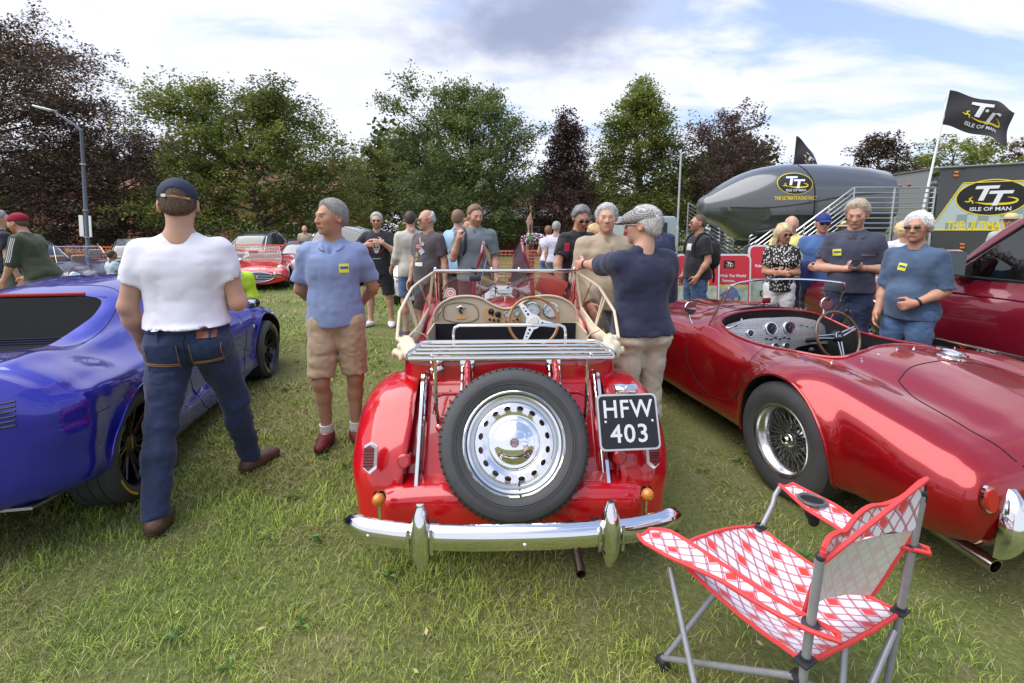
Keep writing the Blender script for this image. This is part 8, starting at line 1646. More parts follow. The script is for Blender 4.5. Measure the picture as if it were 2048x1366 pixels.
# ==========================================================
def simple_car(name, label, loc, rz, m, roof=None, L=4.2, W=1.6, Hh=.72, wheel='steel', kind='saloon', sc=1., screen=True, group='cars parked along the orange netting', detail=None, roofz=1.36):
 T=thing(name, label, 'car', loc, rz, group, sc);h=W/2;f=L/2
 A_=lambda*p:list(p)+[(.3, .2), (0, .2)]
 k=Hh
 st=[(-f, A_((0, k*.80), (.3*h, k*.80), (.55*h, k*.79), (.75*h, k*.77), (.84*h, k*.72), (.86*h, k*.6), (.84*h, k*.45), (.8*h, k*.36))), (-f+.12, A_((0, k*.98), (.3*h, k*.98), (.6*h, k*.97), (.82*h, k*.94), (.93*h, k*.85), (.96*h, k*.65), (.95*h, k*.42), (.88*h, k*.3))), (-f+.8, A_((0, k*1.08), (.35*h, k*1.08), (.65*h, k*1.07), (.86*h, k*1.03), (.97*h, k*.92), (1.*h, k*.68), (.99*h, k*.42), (.92*h, k*.28))), (0, A_((0, k*1.12), (.35*h, k*1.12), (.65*h, k*1.10), (.86*h, k*1.04), (.97*h, k*.92), (1.*h, k*.68), (.99*h, k*.42), (.92*h, k*.28))), (f-1.3, A_((0, k*1.12), (.3*h, k*1.11), (.6*h, k*1.07), (.82*h, k*1.03), (.95*h, k*.93), (1.*h, k*.7), (.99*h, k*.42), (.92*h, k*.28))), (f-.5, A_((0, k*.98), (.25*h, k*.97), (.5*h, k*.93), (.74*h, k*.93), (.90*h, k*.86), (.97*h, k*.66), (.96*h, k*.42), (.88*h, k*.3))), (f-.1, A_((0, k*.80), (.25*h, k*.80), (.5*h, k*.78), (.72*h, k*.80), (.86*h, k*.76), (.92*h, k*.6), (.90*h, k*.42), (.84*h, k*.34))), (f, A_((0, k*.66), (.25*h, k*.66), (.48*h, k*.66), (.68*h, k*.68), (.80*h, k*.66), (.85*h, k*.56), (.83*h, k*.45), (.78*h, k*.38)))]
 ya, yb=f-.82, -f+.85
 cuts=[cyl_cut(s*h*.55, s*h*1.3, y, .31, .345, n=32)for s in(-1, 1)for y in(ya, yb)]
 if kind=='open':cuts.append(prism_cut([(-.62*h*1.1, -.75), (.62*h*1.1, -.75), (.66*h*1.1, .45), (-.66*h*1.1, .45)], k*.6, 2))
 b=car_body(T, st, 40, 40, m, cuts)
 for s in(-1, 1):
  for y in(ya, yb):tyre_rim(T, s*(h-.13), y, .31, .16, .19, s, wheel, tread=False)
 if kind!='open':
  z1=k*1.06;R1=roofz;est=kind=='hatch'
  cab=[(-f+(.25 if est else.55), [(0, z1+.08), (.5*h, z1+.08), (.7*h, z1+.06), (.84*h, z1), (.5*h, z1-.05), (0, z1-.05)]), (-f+(.75 if est else 1.15), [(0, R1-.02), (.45*h, R1-.03), (.66*h, R1-.10), (.90*h, z1), (.5*h, z1-.05), (0, z1-.05)]), (.1, [(0, R1), (.45*h, R1-.01), (.68*h, R1-.08), (.92*h, z1), (.5*h, z1-.05), (0, z1-.05)]), (.30, [(0, R1-.06), (.45*h, R1-.07), (.66*h, R1-.14), (.92*h, z1), (.5*h, z1-.05), (0, z1-.05)]), (.95, [(0, z1+.03), (.45*h, z1+.03), (.7*h, z1+.02), (.86*h, z1), (.5*h, z1-.05), (0, z1-.05)])]
  V, F=loft(cab, 26, 26);c=mesh('cabin', V, F, [mat('cabin dark glass', (.03, .035, .04), .06, coat=1)], T, angle=50);flip_check(c)
  V, F=loft([(-f+(.7 if est else 1.1), [(0, R1+.005), (.45*h, R1-.01), (.62*h, R1-.06), (.60*h, R1-.09), (0, R1-.05)]), (-.2, [(0, R1+.018), (.45*h, R1+.005), (.66*h, R1-.05), (.64*h, R1-.08), (0, R1-.05)]), (.22, [(0, R1-.02), (.45*h, R1-.035), (.62*h, R1-.09), (.60*h, R1-.11), (0, R1-.10)])], 10, 18);rr=mesh('roof', V, F, [m], T, angle=50);flip_check(rr)
  for s in(-1, 1):
   for a_, b_ in(((s*.86*h, .92, z1), (s*.63*h, .28, R1-.10)), ((s*.90*h, -.35, z1), (s*.665*h, -.35, R1-.09)), ((s*.85*h, -f+(.35 if est else.7), z1), (s*.62*h, -f+(.75 if est else 1.15), R1-.09))):mb=MB();mb.tube([a_, b_], .022, 6);mb.build('pillar', m, T)
 else:
  g=MB();zz=k*1.10;g.quad((-.66*h, .62, zz), (.66*h, .62, zz), (.58*h, .30, zz+.36), (-.58*h, .30, zz+.36));g.build('windscreen_glass', GLASS, T, smooth=False);g=MB();g.tube([(-.66*h, .62, zz), (-.58*h, .30, zz+.36), (.58*h, .30, zz+.36), (.66*h, .62, zz)], .014, 8, closed=True);g.build('windscreen_frame', CHROME, T)
  for s in(-1, 1):g=MB();g.box((s*.3*h*1.1, -.45, k*1.0), (.40, .14, .42), (R(-10), 0, 0), bev=.05);g.build('seat', mat('tan leather', (.22, .12, .06), .5), T)
  for s in(-1, 1):g=MB();g.box((s*1.02*h, .38, zz+.06), (.12, .04, .08), bev=.015);g.build('door_mirror', CHROME, T)
 return T, b
FD=R(180)
RED2=mat('bright red paint', (.50, .010, .014), .22, coat=1);NIGHT=mat('midnight plum paint', (.020, .010, .045), .3, 0, coat=.6);SILVP=mat('silver paint', (.26, .28, .30), .3, .6, coat=1);IVORY=mat('ivory paint', (.62, .64, .66), .25, coat=1);GREYP=mat('dark grey paint', (.05, .055, .06), .3, .5, coat=1)
def frontof(T, W, k, f, mouth=(.34, .12, .46), lamp=(.60, .66, .085), bumper=True, ind=True, slats=True):
 h=W/2
 mb=MB();mb.prism([(mouth[0]*math.cos(a)*(abs(math.cos(a))**-.25 if abs(math.cos(a))>.05 else 1), mouth[1]*math.sin(a))for a in np.linspace(0, 2*pi, 28, endpoint=False)], .03, axes((0, f-.01, mouth[2]), (0, 1, 0)));g=mb.build('grille', DARK, T, smooth=False)
 mb=MB();mb.tube([(mouth[0]*1.02*math.cos(a), f+.02, mouth[2]+mouth[1]*1.05*math.sin(a))for a in np.linspace(0, 2*pi, 28, endpoint=False)], .014, 6, closed=True);mb.build('grille_rim', CHROME, g)
 if slats:
  for i in range(5):mb=MB();z=mouth[2]-mouth[1]*.7+i*mouth[1]*.35;w_=mouth[0]*math.sqrt(max(.05, 1-((z-mouth[2])/mouth[1])**2))*.95;mb.tube([(-w_, f+.022, z), (w_, f+.022, z)], .006, 5);mb.build('grille_bar', CHROME, g)
  mb=MB();mb.lathe([(0, .01), (.03, .008), (.035, 0)], 14, axes((0, f+.03, mouth[2]), (0, 1, 0)));mb.build('grille_badge', CHROME, g)
 for s in(-1, 1):
  M=axes((s*lamp[0], f-.24 if lamp[1]>.6 else f-.06, lamp[1]), (s*.15, 1, .12));mb=MB();mb.lathe([(0, .045), (lamp[2]*.6, .036), (lamp[2]*.9, .014), (lamp[2]*.95, .0)], 24, M);l=mb.build('headlamp', mat('headlamp glass', (.62, .66, .68), .08, .4, coat=1), T);mb=MB();mb.lathe([(lamp[2]*.92, .01), (lamp[2]*1.08, .012), (lamp[2]*1.14, -.06)], 24, M);mb.build('lamp_rim', CHROME, l)
  if ind:mb=MB();mb.box((s*(h-.30), f-.02, mouth[2]-.02), (.18, .05, .055), bev=.01);mb.build('indicator', AMBER, T)
  if bumper:mb=MB();mb.tube([(s*mouth[0]*1.08, f+.05, mouth[2]+.09), (s*(h-.25), f+.01, mouth[2]+.08), (s*(h-.06), f-.22, mouth[2]+.08)], .026, 8);mb.ell((s*mouth[0]*1.1, f+.07, mouth[2]+.06), (.03, .03, .08));mb.build('front_bumper', CHROME, T)
Y_=12.2;pt=place(528, 13.6);E, eb=simple_car('classic_sports_car', 'red long nosed open sports car with oval chrome grille, parked facing the crowd', (pt[0], pt[1], 0), FD+R(22), RED2, L=4.3, W=1.62, Hh=.74, kind='open', wheel='chrome', sc=.9)
frontof(E, 1.62, .74, 2.15, mouth=(.40, .13, .40), lamp=(.58, .62, .10))
lettering('MAG 3S', .12, axes((0, 2.04, .60), (0, .75, .66)), SILV, E, 'plate_letters', depth=.001)
mb=MB();mb.box((.25, .40, 1.0), (.26, .01, .22), (R(-40), 0, 0));mb.build('windscreen_paper', mat('paper disc', (.75, .70, .66), .6), E, smooth=False)
for x, lab, m, Y, px, ro in(('classic_sports_car', 'second red sports car close behind the long nosed red one', RED2, 15.6, 610, 15), ):
 pt=place(px, Y);simple_car(x, lab, (pt[0], pt[1], 0), FD+R(ro), m, L=4.2, W=1.6, Hh=.74, kind='saloon', wheel='chrome', roofz=1.22)
pt=place(516, 17.5);simple_car('saloon_car', 'silver saloon beyond the netting behind the long nosed red sports car', (pt[0], pt[1], 0), FD, SILVP, roofz=1.4)
pt=place(675, 18.5);simple_car('saloon_car', 'dark grey saloon with dark roof beyond the netting right of the red cars', (pt[0], pt[1], 0), FD+R(10), GREYP, roofz=1.42)
pt=place(148, 11.4);B2, bb=simple_car('classic_convertible', 'dark plum open tourer with chrome screen and round headlamps at left', (pt[0], pt[1], 0), FD+R(58), NIGHT, L=3.9, W=1.52, Hh=.76, kind='open', sc=.95)
frontof(B2, 1.52, .76, 1.95, mouth=(.36, .085, .46), lamp=(.56, .60, .095))
for s in(-1, 1):
 q=drop(bvh(bb), [(s*1.5, y, .60)for y in np.linspace(-1.8, 1.75, 24)], (-s, 0, 0), .002)
 if len(q)>3:mb=MB();mb.tube(q, .009, 6);mb.build('chrome_strip', CHROME, B2)
mb=MB();mb.box((-.28, .42, 1.02), (.24, .01, .26), (R(-40), 0, 0));mb.build('windscreen_paper', mat('paper disc', (.75, .70, .66), .6), B2, smooth=False)
pt=place(70, 14.2);simple_car('hatchback_car', 'silver hatchback behind the dark plum tourer at the left', (pt[0], pt[1], 0), FD+R(60), SILVP, kind='hatch', roofz=1.36, sc=.82)
pt=place(268, 13.8);simple_car('hatchback_car', 'dark grey hatchback partly hidden by the white t-shirt', (pt[0], pt[1], 0), FD+R(35), GREYP, kind='hatch', roofz=1.38, sc=.82)
pt=place(862, 11.0);WC, wb_=simple_car('classic_saloon_car', 'ivory classic car with upright nose between the band t-shirt and grey shirt', (pt[0], pt[1], 0), FD+R(6), IVORY, L=4.0, W=1.5, Hh=.86, kind='saloon', roofz=1.42)
frontof(WC, 1.5, .86, 2.0, mouth=(.20, .20, .58), lamp=(.50, .62, .085))
pt=place(735, 13.5);simple_car('hatchback_car', 'white hatchback glimpsed behind the skull print t-shirt', (pt[0], pt[1], 0), FD+R(75), IVORY, kind='hatch', roofz=1.45)
# ==========================================================
def netting(name, label, px0, px1, Y0, Y1, h=1.0, m=None, cell=.11):
 a=Vector(place(px0, Y0));b=Vector(place(px1, Y1));d=b-a;L=d.length;T=thing(name, label, 'barrier', tuple(a), math.atan2(d.y, d.x));m=m or mat('orange plastic net', (.80, .16, .04), .5)
 mb=MB();nx=int(L/cell);nz=int(h/.085);zz=lambda x, z:z+.025*math.sin(x*1.3)*z
 for i in range(nx+1):x=i*cell;mb.box((x, 0, zz(x, h/2)), (.014, .006, h))
 for j in range(nz+1):
  z=j*h/nz
  for i in range(0, nx, 6):x0=i*cell;x1=min(L, (i+6)*cell);w_=.035 if j in(0, nz)else.020;mb.box(((x0+x1)/2, 0, zz((x0+x1)/2, z)), (x1-x0, .007, w_))
 o=mb.build('net_mesh', m, T, smooth=False);o['kind']='stuff'
 n=max(2, int(L/2.6))
 for i in range(n+1):q=MB();q.tube([(L*i/n, .02, 0), (L*i/n, .02, h+.12)], .012, 6);q.build('net_post', STEEL, T)
netting('safety_net', 'orange plastic safety netting across the left side of the field', 60, 330, 14.6, 14.9)
netting('safety_net', 'orange safety netting behind the red sports cars', 470, 745, 16.6, 15.2)
netting('safety_net', 'blue and orange net fence behind the skull print t-shirt and the raised bonnet', 745, 1120, 12.6, 12.6, 1.0, mat('orange red net', (.62, .16, .12), .5))
# ==========================================================
BRW=mat('brick wall', (.30, .12, .075), .9, bump=(30, .4, .01), var=(14, .3));TILE=mat('roof tile', (.20, .085, .055), .85, bump=(20, .6, .02, (1, 6, 1)), var=(9, .25));FRM=mat('white window frame', (.7, .7, .68), .4)
def house(name, label, px, Y, W, D, h, rh, rz=0, wins=(), wall=BRW, roof=TILE, door=None, cat='house'):
 p=place(px, Y);T=thing(name, label, cat, p, rz)
 mb=MB();mb.box((0, D/2, h/2), (W, D, h));mb.build('wall', wall, T, smooth=False)
 mb=MB();mb.add([(-W/2-.3, -.3, h), (W/2+.3, -.3, h), (W/2+.3, D+.3, h), (-W/2-.3, D+.3, h), (-W/2-.3, D/2, h+rh), (W/2+.3, D/2, h+rh)], [(0, 1, 5, 4), (2, 3, 4, 5), (0, 4, 3), (1, 2, 5), (3, 2, 1, 0)]);r_=mb.build('roof', roof, T, smooth=False)
 mb=MB();mb.box((W*.3, D/2, h+rh+.2), (.6, .5, 1.0));mb.build('chimney', wall, r_, smooth=False)
 for x, z, w_, hh in wins:
  mb=MB();mb.box((x, -.03, z), (w_, .08, hh));f=mb.build('window', FRM, T, smooth=False)
  for q in(-.25, .25):mb=MB();mb.box((x+q*w_, -.08, z), (w_*.42, .02, hh*.84));mb.build('pane', mat('cabin dark glass', (.03, .035, .04), .06, coat=1), f, smooth=False)
  mb=MB();mb.box((x, -.1, z-hh/2-.05), (w_+.15, .14, .07));mb.build('sill', FRM, f, smooth=False)
 return T
house('brick_house', 'red brick house seen under the trees beside the tall lamp post', 178, 44, 10, 7, 5.2, 2.6, 0, [(-2.6, 4.0, 1.2, 1.1), (2.6, 4.0, 1.2, 1.1), (-2.6, 1.5, 1.4, 1.2), (2.6, 1.5, 1.4, 1.2)])
house('brick_house', 'wide red brick house seen under the olive green tree', 540, 46, 17, 7, 5.0, 3.0, 0, [(-6, 1.6, 1.6, 1.2), (-2, 1.6, 1.6, 1.2), (2.4, 1.6, 1.6, 1.2), (6.4, 1.6, 1.6, 1.2), (-4, 3.9, 1.3, 1.0), (4, 3.9, 1.3, 1.0)])
house('pavilion', 'low pavilion with grey roof and cream upper wall behind the raised bonnet', 1035, 34, 13, 6, 2.3, 1.1, 0, [(-4.5, 1.3, 1.4, 1.0), (-1.5, 1.3, 1.4, 1.0), (1.5, 1.3, 1.4, 1.0), (4.5, 1.3, 1.4, 1.0)], roof=mat('grey flat roof', (.16, .15, .15), .8), cat='pavilion')
house('rendered_house', 'cream rendered house with red roof glimpsed behind the pavilion', 1010, 48, 12, 6, 3.4, 1.8, 0, [(-3, 2.6, 1.4, 1.0), (3, 2.6, 1.4, 1.0)], wall=mat('cream render', (.5, .42, .24), .85))
# ==========================================================
def post():
 a=place(172, 11.5);T=thing('lamp_post', 'tall grey street lamp with curved arm and bracket signs at left', 'lamp post', a)
 T.rotation_euler=(0, R(3.8), 0)
 h=aty(145, 262, 11.5).z
 mb=MB();mb.tube([(0, 0, 0), (0, 0, 1.1), (0, 0, 1.12), (0, 0, h)], [.06, .06, .045, .036], 12);mb.build('pole', mat('blue grey steel', (.10, .11, .14), .5, .4), T)
 mb=MB();mb.tube([(0, 0, h), (-.12, 0, h+.12), (-.35, 0, h+.25), (-.62, 0, h+.40)], [.035, .03, .028, .025], 8);arm_=mb.build('lamp_arm', mat('blue grey steel', (.10, .11, .14), .5, .4), T)
 mb=MB();mb.box((-.82, 0, h+.455), (.46, .16, .045), (0, R(10), 0), bev=.02);l=mb.build('lamp_head', GALV, T);mb=MB();mb.box((-.82, 0, h+.428), (.36, .12, .01), (0, R(10), 0));mb.build('lamp_lens', mat('clear lens', (.7, .7, .68), .15), l, smooth=False)
 for z in(h*.30+.2, h*.52, h*.8):mb=MB();mb.tube([(0, 0, z), (0, 0, z+.03)], .065, 12);mb.build('steel_band', STEEL, T)
 for s, w_ in((-.11, .09), (.10, .045)):
  mb=MB();mb.box((s, -.02, 1.62), (w_*1.1, .02, .50));mb.build('hanging_sign', WHITE, T, smooth=False)
post()
def thin_pole():
 T=thing('steel_pole', 'thin galvanised pole standing between the flat cap and the grey pod', 'pole', place(1352, 10.5));z=aty(1354, 305, 10.5).z
 mb=MB();mb.tube([(0, 0, 0), (0, 0, z*.5), (0, 0, z*.5+.01), (0, 0, z)], [.034, .034, .024, .020], 10);mb.build('pole', GALV, T);mb=MB();mb.ell((0, 0, z), (.024, .024, .024));mb.build('pole_cap', GALV, T)
thin_pole()
def totem():
 T=thing('carved_post', 'weathered carved wooden post rising behind the hanging flowers', 'carved post', place(1060, 13.5));z=aty(1060, 412, 13.5).z
 f=Field((-.25, -.25, 0), (.25, .25, z+.1), .035);f.cone((0, 0, 0), (0, 0, z*.62), .13, .12, .02);f.cone((0, 0, z*.62), (.02, 0, z), .10, .03, .05);f.ell((-.02, 0, z*.8), (.11, .08, .16), .03);f.noise(.05, (7, 7, 7), 3, True);f.build('carved_trunk', mat('weathered carved wood', (.30, .17, .12), .8, bump=(30, .6, .01), var=(12, .4)), T)
 T2=thing('hanging_flower_basket', 'basket of purple and white flowers hanging beside the carved post', 'flower basket', place(1060, 13.2));rg=np.random.default_rng(4)
 zc=aty(1060, 478, 13.2).z;fl={'flower_white':(mat('white petals', (.75, .72, .75), .6), 80), 'flower_purple':(mat('purple petals', (.18, .05, .25), .6), 60), 'flower_pink':(mat('pink petals', (.6, .1, .25), .6), 40)}
 mb=MB();mb.ell((.1, 0, zc-.03), (.32, .22, .13));mb.build('basket_foliage', mat('basket leaves', (.05, .12, .03), .7, bump=(20, 1, .05), var=(20, .5)), T2)
 for nm, (m, n)in fl.items():
  mb=MB()
  for _ in range(n):v=rg.normal(size=3);v/=np.linalg.norm(v);c=Vector((.1+v[0]*.36, v[1]*.25, zc+v[2]*.15));mb.ell(tuple(c), (.024, .024, .02), 6, 4)
  o=mb.build(nm, m, T2);o['kind']='stuff'
 mb=MB();mb.tube([(0, .1, 0), (0, .1, zc+.35), (0, 0, zc+.4), (0, 0, zc)], .02, 6);mb.build('basket_post', BLACK, T2)
totem()
# ==========================================================
GRP=mat('gunmetal gloss panel', (.095, .102, .108), .22, .3, coat=1, coat_r=.06);GRD=mat('dark grey panel', (.055, .058, .062), .4, .2, coat=.5);BLK=mat('matt black logo ground', (.010, .010, .011), .5);YEL=mat('yellow lettering', (.75, .60, .02), .5);WHT=mat('white lettering', (.72, .74, .80), .5)
def legs_emblem(s, M, m, par, name='three_legs_emblem'):
 """three running legs from the hip, flat print"""
 mb=MB()
 for k in range(3):
  a=R(120*k+90);P_=[Vector((0, 0, 0)), Vector((.42, .10, 0)), Vector((.52, -.22, 0)), Vector((.78, -.20, 0))];w_=[.13, .11, .07, .04]
  Q=[Matrix.Rotation(a, 4, 'Z')@p*s for p in P_]
  for i in range(3):
   d=(Q[i+1]-Q[i]).normalized();n=Vector((-d.y, d.x, 0));mb.add([M@(Q[i]+n*w_[i]*s), M@(Q[i]-n*w_[i]*s), M@(Q[i+1]-n*w_[i+1]*s), M@(Q[i+1]+n*w_[i+1]*s)], [(0, 1, 2, 3)])
 mb.build(name, m, par, smooth=False)
def tt_mark(s, M, par, warp=None, ground=True, ring=True):
 """the race mark: two slanted Ts, a yellow swoosh, words below. s = half width"""
 kids=[]
 def poly(pts, m, name, z):
  mb=MB();mb.add([M@Vector((x*s, y*s, z))for x, y in pts], [tuple(range(len(pts)))]);kids.append(mb.build(name, m, par, smooth=False))
 if ground:
  n=48;el=lambda a, b:[(a*math.cos(t), b*math.sin(t))for t in np.linspace(0, 2*pi, n, endpoint=False)]
  poly(el(1.04, .70), YEL, 'logo_ring', .004);poly(el(1.0, .66), BLK, 'logo_ground', .008)
 def T_(x, y, k, nm):
  sl=.30
  q=lambda u, v:(x+(u+v*sl)*k, y+v*k)
  poly([q(-.42, .30), q(.42, .30), q(.42, .15), q(.10, .15), q(.10, -.42), q(-.10, -.42), q(-.10, .15), q(-.42, .15)], WHT, nm, .014)
 T_(-.20, .22, .78, 'logo_letter_T');T_(.20, .02, .78, 'logo_letter_T')
 mb=MB();P_=[(.30+.42*math.cos(t), -.12+.13*math.sin(t))for t in np.linspace(R(70), R(-110), 16)]+[(-.10, -.24), (-.45, -.17)];P_=smooth_line(P_, 30);n=len(P_);V=[]
 for i, (x, y)in enumerate(P_):
  a=P_[max(0, i-1)];b=P_[min(n-1, i+1)];d=Vector((b[0]-a[0], b[1]-a[1])).normalized();w_=.040*math.sin(pi*min(.97, max(.03, i/(n-1))))**.6;V+=[M@Vector(((x-d.y*w_)*s, (y+d.x*w_)*s, .011)), M@Vector(((x+d.y*w_)*s, (y-d.x*w_)*s, .011))]
 mb.add(V, [(2*i, 2*i+1, 2*i+3, 2*i+2)for i in range(n-1)]);kids.append(mb.build('logo_swoosh', YEL, par, smooth=False))
 legs_emblem(s*.20, M@Matrix.Translation((-.60*s, -.10*s, .012)), YEL, par)
 lettering('ISLE OF MAN', .20*s, M@Matrix.Translation((0, -.44*s, .013)), WHT, par, 'logo_words', depth=.0002, bold=.003*s, sx=1.02)
def trailer():
 A=aty(1850, 460, 15.0);B=aty(2300, 460, 12.4);A.z=B.z=0;d=(B-A);L=d.length;rz=math.atan2(d.y, d.x)
 T=thing('exhibition_trailer', 'long dark grey race exhibition trailer with a large oval black logo and yellow words', 'trailer', tuple(A), rz)
 Hh=3.38;zb=.72
 mb=MB();mb.box((L/2+.1, 1.3, (Hh+zb)/2), (L-.2, 2.5, Hh-zb));mb.build('trailer_body', GRD, T, smooth=False)
 mb=MB();mb.box((L/2, 1.3, Hh+.02), (L+.1, 2.6, .07), bev=.02);mb.build('roof_edge', GRP, T)
 mb=MB();mb.add([(0, -.01, zb), (0, -.01, Hh), (-1.5, 1.2, Hh-.10), (-1.5, 1.2, zb)], [(0, 1, 2, 3)]);mb.build('front_return_panel', mat('silver front panel', (.35, .37, .38), .3, .5, coat=1), T, smooth=False)
 mb=MB();mb.tube([(0, -.03, Hh), (-1.5, 1.18, Hh-.08)], .03, 6);mb.build('roof_edge', GRP, T)
 M=Matrix.Translation((0, -.004+.05, 0))@Matrix.Rotation(pi/2, 4, 'X');y0=-.0
 fy=.046;F_=lambda x, z, o=.0:Vector((x, fy-o, z))
 z1, z2=1.52, 2.92
 chk=[mat('check pale green', (.42, .50, .48), .5), mat('check grey green', (.24, .31, .30), .5)]
 mb=MB();mb.add([F_(.1, z1, .004), F_(L, z1, .004), F_(L, z2, .004), F_(.75, z2, .004)], [(0, 1, 2, 3)]);mb.build('chequer_ground', chk[0], T, smooth=False)
 mb=MB();cs=(z2-z1)/6
 for j in range(6):
  for i in range(int(L/cs)+1):
   if(i+j)%2:continue
   x0=i*cs;zz=z1+j*cs;lim=.1+.65*(zz+cs-z1)/(z2-z1)
   if x0<lim+.05 or x0+cs>L:continue
   mb.add([F_(x0, zz, .007), F_(x0+cs, zz, .007), F_(x0+cs, zz+cs, .007), F_(x0, zz+cs, .007)], [(0, 1, 2, 3)])
 o=mb.build('chequer_print', chk[1], T, smooth=False);o['kind']='stuff'
 for a, b in(((.1, z1), (L, z1)), ((.75, z2), (L, z2)), ((.1, z1), (.75, z2))):
  mb=MB();mb.tube([F_(*a, .008), F_(*b, .008)], .014, 5);mb.build('yellow_line', YEL, T)
 def hit(px, py):
  D=ray(px, py);n=Vector((-math.sin(rz), math.cos(rz), 0));t=(A+n*fy).dot(n)/D.dot(n)if False else((A+n*fy)-Vector((0, 0, CAMH))).dot(n)/D.dot(n);P=Vector((0, 0, CAMH))+D*t;l=P-A;return(l.x*math.cos(rz)+l.y*math.sin(rz), P.z)
 x0, zc=hit(1983, 395);Mf=Matrix.Translation((x0, fy-.006, zc))@Matrix.Rotation(pi/2, 4, 'X');s=abs(hit(1912, 395)[0]-x0)/1.02
 global TTHIT;TTHIT=hit
 tt_mark(s, Mf, T)
 xa, za=hit(1893, 452);me=lettering('THE ULTIMATE ROAD RACE', .34, Matrix.Translation((xa, fy-.012, za))@Matrix.Rotation(pi/2, 4, 'X'), YEL, T, 'trailer_words', depth=.0005, bold=.010, sx=.62, align='LEFT')
 for px, py in((1912, 348), (1924, 492)):
  x, z=hit(px, py)
  for q in(-.05, .05):mb=MB();mb.box((x, fy-.03, z+q), (.11, .05, .06), bev=.01);mb.build('marker_lamp', AMBER, T)
 for q in(0, .22):mb=MB();mb.ell((-.5-q, .36+q*.8, Hh-.42), (.05, .05, .04));mb.build('red_marker_lamp', mat('red reflector', (.42, .012, .012), .2, coat=1), T)
 mb=MB();mb.box((L/2, .06, zb+.02), (L, .03, .05));mb.build('skirt_edge', STEEL, T, smooth=False)
 for x in(L*.42, L*.62, L*.82):
  for y in(.3, 2.2):mb=MB();mb.tube([(x, y-.14, .48), (x, y+.14, .48)], .48, 24);mb.build('wheel', RUBBER, T)
 for x in(.5, ):mb=MB();mb.box((x, .4, .36), (.12, .12, .72));mb.build('landing_leg', STEEL, T, smooth=False)
 return T, hit
TRL, hit_=trailer()
def pod():
 Yp=13.2;a=aty(1395, 415, Yp);b=aty(1745, 400, Yp-.2);L=b.x-a.x
 T=thing('ride_pod', 'glossy gunmetal grey bullet shaped motion ride pod on a black scissor base', 'ride simulator', (a.x+L/2, Yp, 0), R(-3))
 zt=aty(1600, 330, Yp).z;zm=aty(1395, 415, Yp).z;zlo=aty(1500, 480, Yp).z
 xs=[0, .015, .06, .14, .26, .42, .60, .78, .92, 1.0];top=[.0, .16, .32, .55, .82, .98, 1.0, .96, .90, .84];bot=[0, .20, .36, .55, 1.0, 1.0, 1.0, .98, .95, .90];wd=[.0, .18, .38, .62, .84, .98, 1.0, 1.0, .97, .92]
 up=zt-zm;dn=zm-zlo;V=[];F=[];n=40;uu=np.linspace(0, 1, 52)**1.35
 for u in uu:
  tp_=max(.002, float(hermite(xs, np.array(top), [u])[0]))*up;bt=max(.002, float(hermite(xs, np.array(bot), [u])[0]))*dn;w_=max(.002, float(hermite(xs, np.array(wd), [u])[0]))*1.15
  for j in range(n):
   t=2*pi*j/n;c, s=math.cos(t), math.sin(t);e=.78 if s>0 else.62
   y=w_*math.copysign(abs(c)**e, c);z=(tp_ if s>0 else bt)*math.copysign(abs(s)**(e+.1), s)
   if s<-.25 and u>.12:y*=.86
   V.append((-L/2+u*L+(-.14*max(0, -s)*0 if u>.2 else 0), y, zm+z))
 k=len(uu)
 for i in range(k-1):
  for j in range(n):F.append((i*n+j, i*n+(j+1)%n, (i+1)*n+(j+1)%n, (i+1)*n+j))
 F.append(tuple(range(n))[::-1]);F.append(tuple(range((k-1)*n, k*n)))
 o=mesh('pod_shell', V, F, GRP, T, angle=45);flip_check(o)
 tr=bvh(o)
 q=drop(tr, [(x, -4, z)for x, z in((.12, zlo-.1), (.13, zm), (.10, zm+up*.55), (.0, zm+up*.9), (-.15, zt+.05))], (0, 1, 0), .002, back=0)
 q=[p for p in drop(tr, smooth_line([(.20, -4, zlo+.02), (.22, -4, zm), (.18, -4, zm+up*.6), (.05, -4, zm+up*.93)], 30), (0, 1, 0), .003, back=0)]
 if len(q)>3:mb=MB();mb.tube(q, .014, 6);mb.build('door_gap', DARK, T)
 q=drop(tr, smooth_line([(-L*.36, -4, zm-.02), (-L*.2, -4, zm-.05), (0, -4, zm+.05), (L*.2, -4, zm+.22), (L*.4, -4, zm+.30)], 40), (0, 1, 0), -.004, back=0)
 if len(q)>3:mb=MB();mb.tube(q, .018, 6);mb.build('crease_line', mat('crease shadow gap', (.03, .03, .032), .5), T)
 def wrap(o2):
  for v in o2.data.vertices:
   h=tr.ray_cast(Vector((v.co.x, -5, v.co.z)), Vector((0, 1, 0)))
   if h[0]is not None:v.co.y=h[0].y-.006+(v.co.y+4)*1.0
 before=set(bpy.data.objects);xl=aty(1593, 372, Yp-1).x-T.location.x;s=(aty(1627, 372, Yp-1).x-aty(1560, 372, Yp-1).x)/2*.95
 tt_mark(s, Matrix.Translation((xl, -4, aty(1593, 367, Yp-1).z))@Matrix.Rotation(pi/2, 4, 'X'), T)
 lettering('THE ULTIMATE ROAD RACE', .125, Matrix.Translation((xl, -4, aty(1593, 397, Yp-1).z))@Matrix.Rotation(pi/2, 4, 'X'), YEL, T, 'pod_words', depth=.0002, bold=.003, sx=.62)
 for o2 in set(bpy.data.objects)-before:
  if o2.name.startswith('logo_g')or o2.name.startswith('logo_r'):
   bm=bmesh.new();bm.from_mesh(o2.data);bmesh.ops.triangulate(bm, faces=bm.faces[:]);bmesh.ops.subdivide_edges(bm, edges=bm.edges[:], cuts=3, use_grid_fill=True);bm.to_mesh(o2.data);bm.free()
  wrap(o2)
